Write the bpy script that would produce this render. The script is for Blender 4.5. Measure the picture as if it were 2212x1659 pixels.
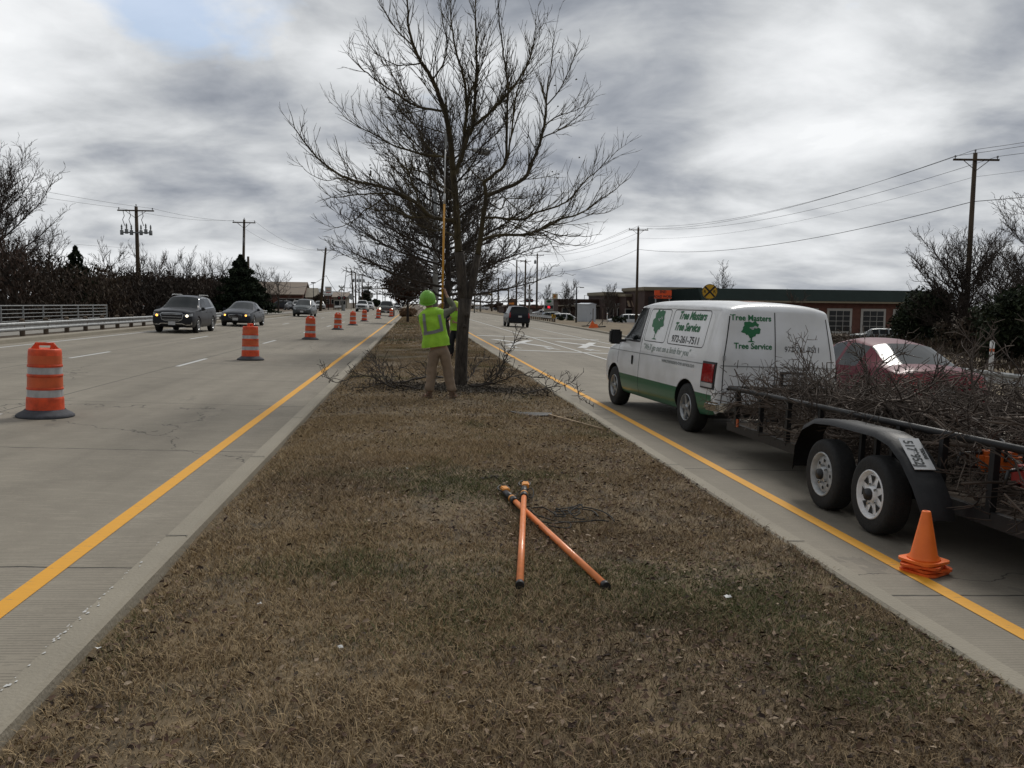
import bpy, bmesh, math, random
import numpy as np
from mathutils import Vector, Matrix
from mathutils.bvhtree import BVHTree
from mathutils.geometry import tessellate_polygon
random.seed(7); rng = np.random.default_rng(7)
for o in list(bpy.data.objects): bpy.data.objects.remove(o)
sc = bpy.context.scene; COL = sc.collection; R = math.radians
# ---------------- camera (measured from the photograph) ----------------
FPX, PCX, PCY = 1850., 1106., 829.5
def _basis(vx=896, vy=655, roll=0.6):
    d = Vector((vx-PCX, PCY-vy, -FPX)).normalized()
    h = Vector((math.cos(R(roll)), -math.sin(R(roll)), 0))
    z = h.cross(d).normalized()
    if z.y < 0: z = -z
    return Matrix((d.cross(z), d, z))
MB3 = _basis(); CAMP = Vector((0, 0, 1.8))
cam = bpy.data.cameras.new('camera'); co = bpy.data.objects.new('camera', cam); COL.objects.link(co)
co.matrix_world = Matrix.Translation(CAMP) @ MB3.to_4x4()
cam.sensor_width = 36; cam.lens = 36*FPX/2212; cam.clip_start = .1; cam.clip_end = 6000
sc.camera = co
SL = .03
def zr(x): return -SL*max(-16., min(16., x))
def ray(px, py): return (MB3 @ Vector((px-PCX, PCY-py, -FPX))).normalized()
def atY(px, py, Y):
    r = ray(px, py); return CAMP + r*(Y/r.y)
def G(px, py, dz=0.):
    r = ray(px, py); p = CAMP + r*((dz-CAMP.z)/(r.z+SL*r.x))
    if abs(p.x) > 16: p = CAMP + r*((zr(p.x)+dz-CAMP.z)/r.z)
    return p
# ---------------- world: overcast cloud layer over the physical sky ----------------
SUN_EL, SUN_AZ = R(48), R(28)          # azimuth measured from +Y (down the road) towards +X
w = bpy.data.worlds.new('World'); sc.world = w; w.use_nodes = True
nt = w.node_tree; N = nt.nodes; Lk = nt.links; N.clear()
def nn(t, **k):
    n = N.new(t)
    for a, b in k.items(): setattr(n, a, b)
    return n
def mth(op, a, b=None, c=None, clamp=False):
    n = nn('ShaderNodeMath', operation=op); n.use_clamp = clamp
    for i, v in enumerate((a, b, c)):
        if v is None: continue
        if isinstance(v, (int, float)): n.inputs[i].default_value = v
        else: Lk.new(v, n.inputs[i])
    return n.outputs[0]
out = nn('ShaderNodeOutputWorld'); sky = nn('ShaderNodeTexSky', sky_type='NISHITA'); sky.sun_disc = False
sky.sun_elevation = SUN_EL; sky.sun_rotation = SUN_AZ
tc = nn('ShaderNodeTexCoord'); D = tc.outputs['Generated']
sep = nn('ShaderNodeSeparateXYZ'); Lk.new(D, sep.inputs[0])
zz = mth('ADD', mth('MAXIMUM', sep.outputs[2], 0.0), .24)
comb = nn('ShaderNodeCombineXYZ')
Lk.new(mth('DIVIDE', sep.outputs[0], zz), comb.inputs[0]); Lk.new(mth('DIVIDE', sep.outputs[1], zz), comb.inputs[1])
def noise(vec, scale, det, rough, dist=0., off=(0, 0, 0), sc3=(1, 1, 1)):
    m = nn('ShaderNodeMapping'); m.inputs[1].default_value = off; m.inputs[3].default_value = sc3; Lk.new(vec, m.inputs[0])
    n = nn('ShaderNodeTexNoise'); n.inputs['Scale'].default_value = scale; n.inputs['Detail'].default_value = det
    n.inputs['Roughness'].default_value = rough; n.inputs['Distortion'].default_value = dist
    Lk.new(m.outputs[0], n.inputs['Vector']); return n.outputs[0]
n1 = noise(comb.outputs[0], 1.25, 7, .52, .35, (2.3, 5.1, 0), (1, 1.15, 1))
n2 = noise(comb.outputs[0], 4.2, 7, .55, .35, (7, 1, 3))
base = mth('ADD', mth('MULTIPLY', n1, 1.95), mth('MULTIPLY_ADD', n2, .66, -.36))    # ~ .35 .. 1.2
def lobe(px, py, sx, amp):
    """broad brighter / darker bank of cloud around one direction of the sky"""
    r = ray(px, py); v = nn('ShaderNodeVectorMath', operation='DISTANCE'); Lk.new(D, v.inputs[0]); v.inputs[1].default_value = r
    q = mth('DIVIDE', v.outputs['Value'], sx); q = mth('MULTIPLY', mth('MULTIPLY', q, q), -1)
    return mth('MULTIPLY', mth('EXPONENT', q), amp)
LOBES = [(2000, 60, .17, .30), (1690, 240, .09, .18), (1450, 60, .2, -.16), (600, 230, .13, -.22), (200, 60, .2, .22), (740, 110, .06, .22),
         (150, 560, .22, .10), (1600, 560, .2, .14), (330, 330, .1, -.10), (1100, 520, .3, .10), (1500, 400, .10, -.14), (2150, 260, .10, -.14),
         (60, 420, .16, .2), (1850, 560, .09, -.12), (1750, 180, .2, .04), (130, 300, .1, -.10), (1950, 340, .12, -.12), (1250, 150, .12, -.12), (1780, 600, .2, .05)]
for a in LOBES: base = mth('ADD', base, lobe(*a))
base = mth('MULTIPLY', base, .68)
rmp = nn('ShaderNodeValToRGB'); Lk.new(base, rmp.inputs[0]); rmp.color_ramp.interpolation = 'B_SPLINE'
el = rmp.color_ramp.elements
el[0].position = .26; el[0].color = (.15, .175, .225, 1); el[1].position = .97; el[1].color = (.95, .965, .98, 1)
for p, c in ((.40, (.25, .275, .32, 1)), (.53, (.385, .41, .455, 1)), (.66, (.57, .59, .61, 1)), (.80, (.76, .78, .80, 1))):
    e = el.new(p); e.color = c
# darker, thicker cloud behind the camera
back = mth('MULTIPLY_ADD', sep.outputs[1], .28, .78, clamp=True)
mixc = nn('ShaderNodeMix', data_type='RGBA', blend_type='MULTIPLY'); mixc.inputs[0].default_value = 1
Lk.new(rmp.outputs[0], mixc.inputs[6]); cb = nn('ShaderNodeCombineColor')
for i in range(3): Lk.new(back, cb.inputs[i])
Lk.new(cb.outputs[0], mixc.inputs[7])
bgc = nn('ShaderNodeBackground'); bgs = nn('ShaderNodeBackground'); bgs.inputs[1].default_value = .11
Lk.new(mixc.outputs[2], bgc.inputs[0]); bgc.inputs[1].default_value = .86; Lk.new(sky.outputs[0], bgs.inputs[0])
# the gap of blue sky at the upper left
gn = noise(comb.outputs[0], 4.5, 5, .55, .3, (3, 3, 1))
gap = mth('ADD', lobe(400, 70, .06, .62), mth('ADD', lobe(310, 40, .04, .4), lobe(560, 85, .045, .52)))
gap = mth('MULTIPLY', mth('SUBTRACT', mth('ADD', gap, mth('MULTIPLY', gn, 1.9)), 1.35), 1.3, clamp=True)
gap = mth('MINIMUM', gap, .62)
mx = nn('ShaderNodeMixShader'); Lk.new(gap, mx.inputs[0]); Lk.new(bgc.outputs[0], mx.inputs[1]); Lk.new(bgs.outputs[0], mx.inputs[2])
Lk.new(mx.outputs[0], out.inputs[0])
sun = bpy.data.lights.new('sun', 'SUN'); sun.energy = 1.5; sun.angle = R(18); sun.color = (1, .96, .9)
so = bpy.data.objects.new('sun', sun); COL.objects.link(so)
sd = Vector((math.sin(SUN_AZ)*math.cos(SUN_EL), math.cos(SUN_AZ)*math.cos(SUN_EL), math.sin(SUN_EL)))
so.rotation_euler = sd.to_track_quat('Z', 'Y').to_euler(); so.location = (0, 0, 40)
sc.view_settings.view_transform = 'Standard'; sc.view_settings.look = 'None'; sc.view_settings.exposure = .2; sc.view_settings.gamma = 1
# ---------------- materials ----------------
def mat(name, col, rough=.6, metal=0., var=.0, vs=8., bump=0., bs=30., spec=.5, emit=None, es=0., col2=None, coat=0., trans=0., alpha=None, stretch=(1, 1, 1)):
    m = bpy.data.materials.new(name); m.use_nodes = True; t = m.node_tree; b = t.nodes['Principled BSDF']
    b.inputs['Base Color'].default_value = (*col, 1); b.inputs['Roughness'].default_value = rough; b.inputs['Metallic'].default_value = metal
    b.inputs['Specular IOR Level'].default_value = spec; b.inputs['Coat Weight'].default_value = coat
    if trans: b.inputs['Transmission Weight'].default_value = trans
    if emit: b.inputs['Emission Color'].default_value = (*emit, 1); b.inputs['Emission Strength'].default_value = es
    c = t.nodes.new('ShaderNodeTexCoord'); mp = t.nodes.new('ShaderNodeMapping'); mp.inputs[3].default_value = stretch
    t.links.new(c.outputs['Object'], mp.inputs[0])
    if var or col2:
        n = t.nodes.new('ShaderNodeTexNoise'); n.inputs['Scale'].default_value = vs; n.inputs['Detail'].default_value = 5; n.inputs['Roughness'].default_value = .6
        t.links.new(mp.outputs[0], n.inputs['Vector'])
        r = t.nodes.new('ShaderNodeValToRGB'); r.color_ramp.elements[0].position = .32; r.color_ramp.elements[1].position = .68
        a = [max(0, x*(1-var)) for x in col]; d = list(col2) if col2 else [min(1, x*(1+var)) for x in col]
        r.color_ramp.elements[0].color = (*a, 1); r.color_ramp.elements[1].color = (*d, 1)
        t.links.new(n.outputs[0], r.inputs[0]); t.links.new(r.outputs[0], b.inputs['Base Color'])
    if bump:
        n = t.nodes.new('ShaderNodeTexNoise'); n.inputs['Scale'].default_value = bs; n.inputs['Detail'].default_value = 4
        t.links.new(mp.outputs[0], n.inputs['Vector'])
        k = t.nodes.new('ShaderNodeBump'); k.inputs['Strength'].default_value = bump; k.inputs['Distance'].default_value = .02
        t.links.new(n.outputs[0], k.inputs['Height']); t.links.new(k.outputs[0], b.inputs['Normal'])
    return m
def tintmat(name, cols, rough=.9, spec=.2):
    """colour picked by the per-element 'tint' attribute"""
    m = bpy.data.materials.new(name); m.use_nodes = True; t = m.node_tree; b = t.nodes['Principled BSDF']
    b.inputs['Roughness'].default_value = rough; b.inputs['Specular IOR Level'].default_value = spec
    a = t.nodes.new('ShaderNodeAttribute'); a.attribute_name = 'tint'; r = t.nodes.new('ShaderNodeValToRGB')
    e = r.color_ramp.elements; e[0].color = (*cols[0], 1); e[1].color = (*cols[-1], 1)
    for i, c in enumerate(cols[1:-1]):
        q = e.new((i+1)/(len(cols)-1)); q.color = (*c, 1)
    t.links.new(a.outputs['Fac'], r.inputs[0]); t.links.new(r.outputs[0], b.inputs['Base Color'])
    return m
# ---------------- mesh building ----------------
class MB:
    def __init__(s): s.v = []; s.f = []; s.m = []; s.sm = []; s.mi = 0
    def add(s, vs, fs, smooth=False):
        o = len(s.v); s.v += [tuple(v) for v in vs]
        for f in fs: s.f.append([i+o for i in f]); s.m.append(s.mi); s.sm.append(smooth)
    def box(s, c, d, rz=0., M=None, bev=0.):
        hx, hy, hz = d[0]/2, d[1]/2, d[2]/2
        if bev:
            b = min(bev, hx*.9, hy*.9, hz*.9); vs = []
            bm = bmesh.new(); bmesh.ops.create_cube(bm, size=1)
            for v in bm.verts: v.co = Vector((v.co.x*d[0], v.co.y*d[1], v.co.z*d[2]))
            bmesh.ops.bevel(bm, geom=bm.edges[:]+bm.verts[:], offset=b, segments=2, affect='EDGES')
            bm.verts.index_update(); vs = [v.co.copy() for v in bm.verts]; fs = [[v.index for v in f.verts] for f in bm.faces]; bm.free()
        else:
            vs = [Vector((x*hx, y*hy, z*hz)) for z in (-1, 1) for y in (-1, 1) for x in (-1, 1)]
            fs = [(0, 2, 3, 1), (4, 5, 7, 6), (0, 1, 5, 4), (2, 6, 7, 3), (0, 4, 6, 2), (1, 3, 7, 5)]
        T = Matrix.Translation(Vector(c)) @ (M.to_4x4() if M else Matrix.Rotation(rz, 4, 'Z'))
        s.add([T @ v for v in vs], fs)
    def tube(s, pts, rad, n=8, cap=True, smooth=True):
        pts = [Vector(p) for p in pts]
        if not hasattr(rad, '__len__'): rad = [rad]*len(pts)
        up = Vector((0, 0, 1)); vs = []; prev = None
        for i, p in enumerate(pts):
            t = (pts[min(i+1, len(pts)-1)]-pts[max(i-1, 0)])
            t = t.normalized() if t.length > 1e-9 else up
            if prev is None:
                a = t.cross(up)
                if a.length < .05: a = t.cross(Vector((1, 0, 0)))
            else: a = prev - t*prev.dot(t)
            a.normalize(); prev = a; b = t.cross(a)
            for k in range(n):
                q = 2*math.pi*k/n; vs.append(p+(a*math.cos(q)+b*math.sin(q))*rad[i])
        fs = [(i*n+k, i*n+(k+1) % n, (i+1)*n+(k+1) % n, (i+1)*n+k) for i in range(len(pts)-1) for k in range(n)]
        s.add(vs, fs, smooth)
        if cap:
            o = len(s.v)-len(vs)
            for r_ in (range(n-1, -1, -1), range((len(pts)-1)*n, len(pts)*n)): s.f.append([o+i for i in r_]); s.m.append(s.mi); s.sm.append(False)
    def lathe(s, prof, c=(0, 0, 0), n=24, axis='Z', smooth=True, M=None, cap=True):
        vs = []
        for r_, h in prof:
            for k in range(n):
                q = 2*math.pi*k/n; x, y = r_*math.cos(q), r_*math.sin(q)
                v = Vector((x, y, h)) if axis == 'Z' else (Vector((h, x, y)) if axis == 'X' else Vector((x, h, y)))
                if M: v = M @ v
                vs.append(v+Vector(c))
        fs = [(i*n+k, i*n+(k+1) % n, (i+1)*n+(k+1) % n, (i+1)*n+k) for i in range(len(prof)-1) for k in range(n)]
        s.add(vs, fs, smooth)
        o = len(s.v)-len(vs)
        if cap and prof[0][0] > 1e-4: s.f.append([o+i for i in range(n-1, -1, -1)]); s.m.append(s.mi); s.sm.append(False)
        if cap and prof[-1][0] > 1e-4: s.f.append([o+(len(prof)-1)*n+i for i in range(n)]); s.m.append(s.mi); s.sm.append(False)
    def prism(s, poly, h0, h1, fn=None):
        """poly in (u,v); fn(u,v,h)->xyz"""
        fn = fn or (lambda u, v, h: (u, v, h)); n = len(poly)
        vs = [fn(u, v, h0) for u, v in poly]+[fn(u, v, h1) for u, v in poly]
        tr = tessellate_polygon([[Vector((u, v, 0)) for u, v in poly]])
        fs = [tuple(reversed(t)) for t in tr]+[tuple(i+n for i in t) for t in tr]+[(i, (i+1) % n, (i+1) % n+n, i+n) for i in range(n)]
        s.add(vs, fs)
    def segs(s, A, B, ra, rb, n=4):
        A = np.asarray(A, float); B = np.asarray(B, float); ra = np.asarray(ra, float); rb = np.asarray(rb, float)
        if len(A) == 0: return
        t = B-A; t /= np.linalg.norm(t, axis=1)[:, None]+1e-9
        ref = np.where(np.abs(t[:, 2:3]) > .9, np.array([[1., 0, 0]]), np.array([[0, 0, 1.]]))
        a = np.cross(t, ref); a /= np.linalg.norm(a, axis=1)[:, None]+1e-9; b = np.cross(t, a); o = len(s.v); L = []
        for P, r_ in ((A, ra), (B, rb)):
            for k in range(n):
                q = 2*math.pi*k/n; L.append(P+(a*math.cos(q)+b*math.sin(q))*r_[:, None])
        V = np.stack(L, 1).reshape(-1, 3); s.v += list(map(tuple, V.tolist()))
        for i in range(len(A)):
            q = o+i*2*n
            for k in range(n): s.f.append([q+k, q+(k+1) % n, q+n+(k+1) % n, q+n+k])
        s.m += [s.mi]*(len(A)*n); s.sm += [True]*(len(A)*n)
    def build(s, name, mats, parent=None, tag_=None, recalc=False):
        me = bpy.data.meshes.new(name); me.from_pydata(s.v, [], s.f); mats = mats if isinstance(mats, (list, tuple)) else [mats]
        for m in mats: me.materials.append(m)
        me.polygons.foreach_set('material_index', s.m); me.polygons.foreach_set('use_smooth', s.sm)
        if recalc:
            bm = bmesh.new(); bm.from_mesh(me); bmesh.ops.recalc_face_normals(bm, faces=bm.faces); bm.to_mesh(me); bm.free()
        me.update(); return link(name, me, parent)
def link(name, me, parent=None):
    o = bpy.data.objects.new(name, me); COL.objects.link(o)
    if parent: o.parent = parent
    return o
def npmesh(name, V, Fq, m, tint=None, parent=None, smooth=False):
    """V (n,3), Fq (m,k) same-size faces"""
    me = bpy.data.meshes.new(name); k = Fq.shape[1]
    me.vertices.add(len(V)); me.vertices.foreach_set('co', np.ascontiguousarray(V, np.float32).ravel())
    me.loops.add(Fq.size); me.loops.foreach_set('vertex_index', Fq.ravel().astype(np.int32))
    me.polygons.add(len(Fq)); me.polygons.foreach_set('loop_start', np.arange(0, Fq.size, k, dtype=np.int32))
    me.materials.append(m)
    if tint is not None:
        a = me.attributes.new('tint', 'FLOAT', 'POINT'); a.data.foreach_set('value', np.asarray(tint, np.float32))
    me.update(calc_edges=True); me.validate()
    if smooth: me.polygons.foreach_set('use_smooth', [True]*len(me.polygons))
    return link(name, me, parent)
def tag(o, label, cat, group=None):
    o['label'] = label; o['category'] = cat
    if group: o['group'] = group
    return o
def thing(name, label, cat, loc=(0, 0, 0), rz=0., group=None):
    o = bpy.data.objects.new(name, None); o.empty_display_size = .3; COL.objects.link(o); o.location = loc; o.rotation_euler = (0, 0, rz)
    return tag(o, label, cat, group)
def struct(o, kind='structure'): o['kind'] = kind; return o
def copy_tree(o, parent=None):
    c = o.copy(); COL.objects.link(c); c.parent = parent
    for ch in [x for x in COL.objects if x.parent == o]: copy_tree(ch, c)
    return c
def evalmesh(o):
    dg = bpy.context.evaluated_depsgraph_get(); dg.update(); return bpy.data.meshes.new_from_object(o.evaluated_get(dg))
def text_mesh(body, size=1., shear=0., bold=0., sx=1., spacing=1., align='CENTER'):
    cu = bpy.data.curves.new('t', 'FONT'); cu.body = body; cu.size = size; cu.shear = shear; cu.offset = bold; cu.align_x = align; cu.space_character = spacing
    cu.resolution_u = 3
    o = bpy.data.objects.new('t', cu); COL.objects.link(o); me = evalmesh(o); bpy.data.objects.remove(o)
    vs = [(v.co.x*sx, v.co.y) for v in me.vertices]; fs = [list(p.vertices) for p in me.polygons]; bpy.data.meshes.remove(me)
    return vs, fs
# ---------------- shared materials ----------------
def road_mat(name, jx, jy0, tine):
    m = bpy.data.materials.new(name); m.use_nodes = True; t = m.node_tree; b = t.nodes['Principled BSDF']; L = t.links
    def n(ty, **k):
        x = t.nodes.new(ty)
        for a, v in k.items(): setattr(x, a, v)
        return x
    def mt(op, a, b_=None, c=None, cl=False):
        x = n('ShaderNodeMath', operation=op); x.use_clamp = cl
        for i, v in enumerate((a, b_, c)):
            if v is None: continue
            if isinstance(v, (int, float)): x.inputs[i].default_value = v
            else: L.new(v, x.inputs[i])
        return x.outputs[0]
    c = n('ShaderNodeTexCoord').outputs['Object']; s = n('ShaderNodeSeparateXYZ'); L.new(c, s.inputs[0]); X, Y = s.outputs[0], s.outputs[1]
    def nz(sc_, det=5, ro=.6, st=(1, 1, 1)):
        mp = n('ShaderNodeMapping'); mp.inputs[3].default_value = st; L.new(c, mp.inputs[0])
        x = n('ShaderNodeTexNoise'); x.inputs['Scale'].default_value = sc_; x.inputs['Detail'].default_value = det; x.inputs['Roughness'].default_value = ro
        L.new(mp.outputs[0], x.inputs['Vector']); return x.outputs[0]
    big = nz(.35, 5, .6, (1, .35, 1)); med = nz(2.2, 6); fine = nz(60, 4, .7); sm = nz(.9, 3, .5, (3, .12, 1))
    v = mt('ADD', mt('MULTIPLY', big, .40), mt('MULTIPLY', med, .22)); v = mt('ADD', v, mt('MULTIPLY', fine, .26)); v = mt('ADD', v, mt('MULTIPLY', sm, .22)); v = mt('ADD', v, mt('MULTIPLY', mt('COSINE', mt('MULTIPLY', mt('ADD', X, 2.3), 3.6)), .028))
    r = n('ShaderNodeValToRGB'); L.new(v, r.inputs[0]); e = r.color_ramp.elements
    e[0].position = .38; e[0].color = (.175, .155, .122, 1); e[1].position = .72; e[1].color = (.33, .295, .236, 1)
    wob = mt('MULTIPLY', mt('SUBTRACT', nz(3, 4), .5), .06)
    fy = mt('FRACT', mt('DIVIDE', mt('ADD', mt('ADD', Y, wob), 44-jy0), 4.4))
    d = mt('LESS_THAN', mt('MULTIPLY', mt('MINIMUM', fy, mt('SUBTRACT', 1., fy)), 4.4), .011)
    for x0 in jx: d = mt('MAXIMUM', d, mt('LESS_THAN', mt('ABSOLUTE', mt('SUBTRACT', mt('ADD', X, mt('MULTIPLY', wob, .3)), x0)), .012))
    # wandering hairline cracks
    vo = n('ShaderNodeTexVoronoi', feature='DISTANCE_TO_EDGE'); vo.inputs['Scale'].default_value = .11; mp = n('ShaderNodeMapping')
    wv = n('ShaderNodeVectorMath', operation='ADD'); nv = n('ShaderNodeTexNoise'); nv.inputs['Scale'].default_value = 1.3; nv.inputs['Detail'].default_value = 6
    L.new(c, nv.inputs['Vector']); sc_ = n('ShaderNodeVectorMath', operation='SCALE'); sc_.inputs['Scale'].default_value = 1.2; L.new(nv.outputs['Color'], sc_.inputs[0])
    L.new(c, wv.inputs[0]); L.new(sc_.outputs[0], wv.inputs[1]); L.new(wv.outputs[0], vo.inputs['Vector'])
    cr = mt('MULTIPLY', mt('LESS_THAN', vo.outputs['Distance'], .0011), .75)
    d = mt('MAXIMUM', d, cr)
    mix = n('ShaderNodeMix', data_type='RGBA'); L.new(d, mix.inputs[0]); L.new(r.outputs[0], mix.inputs[6]); mix.inputs[7].default_value = (.055, .05, .042, 1)
    # stains: tyre and oil darkening along the lane centres
    st = mt('MULTIPLY', mt('GREATER_THAN', nz(1.1, 5, .7, (1, .5, 1)), .66), .30)
    mix2 = n('ShaderNodeMix', data_type='RGBA'); L.new(st, mix2.inputs[0]); L.new(mix.outputs[2], mix2.inputs[6]); mix2.inputs[7].default_value = (.11, .10, .088, 1)
    L.new(mix2.outputs[2], b.inputs['Base Color']); b.inputs['Roughness'].default_value = .82; b.inputs['Specular IOR Level'].default_value = .35
    # transverse tining grooves
    g = mt('FRACT', mt('MULTIPLY', mt('ADD', Y, mt('MULTIPLY', wob, .12)), 1/.033)); g = mt('LESS_THAN', g, .28)
    g = mt('MULTIPLY', g, mt('GREATER_THAN', nz(9, 4, .6, (.35, 3, 1)), .44))
    h = mt('ADD', mt('MULTIPLY', fine, .35), mt('MULTIPLY', g, -.5*tine)); h = mt('SUBTRACT', h, mt('MULTIPLY', d, 1.2))
    k = n('ShaderNodeBump'); k.inputs['Strength'].default_value = .6; k.inputs['Distance'].default_value = .006; L.new(h, k.inputs['Height']); L.new(k.outputs[0], b.inputs['Normal'])
    mix3 = n('ShaderNodeMix', data_type='RGBA'); L.new(mt('MULTIPLY', g, .38*tine), mix3.inputs[0]); L.new(mix2.outputs[2], mix3.inputs[6]); mix3.inputs[7].default_value = (.06, .055, .047, 1)
    L.new(mix3.outputs[2], b.inputs['Base Color'])
    return m
def paint_mat(name, col, worn):
    """road paint, worn through to the concrete in places"""
    m = mat(name, col, .7); t = m.node_tree; b = t.nodes['Principled BSDF']; L = t.links
    c = t.nodes.new('ShaderNodeTexCoord'); a = t.nodes.new('ShaderNodeTexNoise'); a.inputs['Scale'].default_value = 22; a.inputs['Detail'].default_value = 7; a.inputs['Roughness'].default_value = .75
    mp = t.nodes.new('ShaderNodeMapping'); mp.inputs[3].default_value = (.4, 1.8, 1); L.new(c.outputs['Object'], mp.inputs[0]); L.new(mp.outputs[0], a.inputs[0])
    r = t.nodes.new('ShaderNodeValToRGB'); e = r.color_ramp.elements; e[0].position = .33; e[0].color = (.17, .155, .13, 1); e[1].position = .33+.06; e[1].color = (*[x*.9 for x in col], 1)
    q = e.new(.75); q.color = (*col, 1)
    if worn < 1: e[0].position -= .06; e[1].position -= .06
    L.new(a.outputs[0], r.inputs[0]); L.new(r.outputs[0], b.inputs['Base Color']); return m
M = {}
M['roadL'] = road_mat('concrete_left', [-5.95, -9.1, -12.35], 5.72, 1.0)
M['roadR'] = road_mat('concrete_right', [7.0, 10.55], 5.2, .55)
M['yellow'] = paint_mat('yellow_paint', (.80, .38, .022), 1)
M['white'] = paint_mat('white_paint', (.62, .62, .60), 1)
M['kerb'] = mat('kerb_concrete', (.28, .25, .195), .85, var=.09, vs=1.3, bump=.35, bs=45)
M['dirt'] = mat('dirt', (.105, .075, .048), .95, var=.45, vs=.25, bump=.6, bs=3, col2=(.155, .115, .075))
M['verge'] = mat('verge_dry_grass', (.16, .12, .075), .95, var=.35, vs=.8, bump=.7, bs=5, col2=(.22, .17, .10))
M['soil'] = mat('soil', (.09, .068, .042), .95, bump=.8, bs=14, col2=(.20, .145, .08), vs=5, var=.3)
M['blade'] = tintmat('dry_grass', [(.05, .036, .026), (.165, .120, .076), (.285, .208, .126), (.42, .31, .18), (.115, .122, .050), (.075, .088, .036)], .9)
M['leaf'] = tintmat('leaf_litter', [(.03, .018, .013), (.10, .055, .034), (.20, .135, .09), (.36, .28, .20)], .8, .3)
M['chip'] = tintmat('wood_chips', [(.03, .025, .022), (.10, .085, .07), (.19, .165, .135), (.34, .31, .27)], .9)
M['bark'] = mat('bark', (.042, .033, .027), .95, var=.5, vs=14, bump=1., bs=30, col2=(.085, .07, .055), stretch=(1, 1, .3))
M['twig'] = mat('twig_bark', (.04, .031, .026), .9, var=.4, vs=3, col2=(.065, .052, .04))
M['limb'] = mat('lichen_limb_bark', (.045, .034, .022), .9, var=.4, vs=2.5, col2=(.085, .066, .026), bump=.6, bs=30)
M['brush'] = mat('cut_brush', (.065, .048, .038), .9, var=.4, vs=3, col2=(.17, .135, .11))
M['steel'] = mat('galvanised_steel', (.34, .35, .35), .5, .55, var=.2, vs=5)
M['greysteel'] = mat('grey_painted_steel', (.26, .27, .27), .55, .3, var=.15, vs=4)
M['wood'] = mat('weathered_wood', (.105, .078, .055), .9, var=.35, vs=6, bump=.5, bs=20, stretch=(1, 1, .2))
M['pole'] = mat('creosote_pole', (.052, .036, .024), .85, var=.35, vs=3, col2=(.10, .07, .04), stretch=(1, 1, .15))
M['wire'] = mat('cable_black', (.02, .02, .022), .6)
M['insul'] = mat('insulator_grey', (.22, .22, .23), .4)
M['tin'] = mat('transformer_grey', (.20, .21, .21), .5, .3)
M['conc'] = mat('plain_concrete', (.25, .235, .205), .9, var=.2, vs=2)
M['black'] = mat('black_plastic', (.012, .012, .013), .45)
M['rubber'] = mat('tyre_rubber', (.016, .016, .016), .8, var=.3, vs=20, bump=.3, bs=60)
M['glass'] = mat('car_glass', (.008, .012, .013), .08, spec=.3)
M['chrome'] = mat('chrome', (.62, .63, .64), .12, 1.)
M['alloy'] = mat('alloy_rim', (.36, .37, .38), .35, .7)
M['lampon'] = mat('lit_headlamp', (1, .9, .7), .3, emit=(1, .9, .68), es=5)
M['amber'] = mat('lit_amber_lamp', (1, .5, .1), .3, emit=(1, .42, .06), es=3.5)
M['lamp'] = mat('headlamp_lens', (.32, .34, .36), .1, coat=.5)
M['tail'] = mat('tail_lamp', (.28, .012, .012), .15, coat=.5)
M['plate'] = mat('number_plate', (.55, .56, .57), .5)
M['seam'] = mat('panel_gap', (.02, .02, .02), .8)
# ---------------- setting: terrain ----------------
XS = [-3000, -400, -120, -60, -35, -24, -18.5, -17, -13.1, -12.9, -1.7, 0.5, 2.8, 15.0, 17.6, 24, 34, 60, 120, 400, 3000]
def tz(x, y):
    if x < -17: z = np.interp(-x, [17, 24, 35, 60, 3000], [.47, .30, .0, .1, .1])
    elif x < -13: z = .52 if x > -13.05 else .50
    elif x <= 13: z = zr(x)-.12
    elif x > 17: z = np.interp(x, [17, 24, 34, 60, 3000], [-.42, -.42, -.7, -1.9, -1.9])
    else: z = zr(x)-.12
    return float(z)
def sheet(xs, ys, fz, name, m, kind='structure', smooth=True):
    b = MB(); nx = len(xs); b.add([(x, y, fz(x, y)) for y in ys for x in xs], [(j*nx+i, j*nx+i+1, (j+1)*nx+i+1, (j+1)*nx+i) for j in range(len(ys)-1) for i in range(nx-1)], smooth)
    o = b.build(name, m); o['kind'] = kind; return o
YS = [-80, -20, 0, 20, 40, 60, 80, 100, 130, 160, 200, 260, 400, 800, 2000, 5000]
sheet(XS, YS, tz, 'ground', M['dirt'])
RY = [-60, -20]+[i*2. for i in range(0, 60)]+[125, 150, 200, 300, 450, 700, 1200]
sheet([-12.85, -12.2, -9, -6, -3, -1.66], RY, lambda x, y: zr(x), 'road_left_carriageway', M['roadL'])
def rr(y): return float(np.interp(y, [0, 25, 66, 120], [12.3, 12.5, 15.1, 16.9]))
b = MB(); xs = [0, .15, .4, .7, 1.]
b.add([(2.86+(rr(y)-2.86)*t, y, zr(2.86+(rr(y)-2.86)*t)) for y in RY for t in xs], [(j*5+i, j*5+i+1, (j+1)*5+i+1, (j+1)*5+i) for j in range(len(RY)-1) for i in range(4)])
struct(b.build('road_right_carriageway', M['roadR']))
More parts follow.
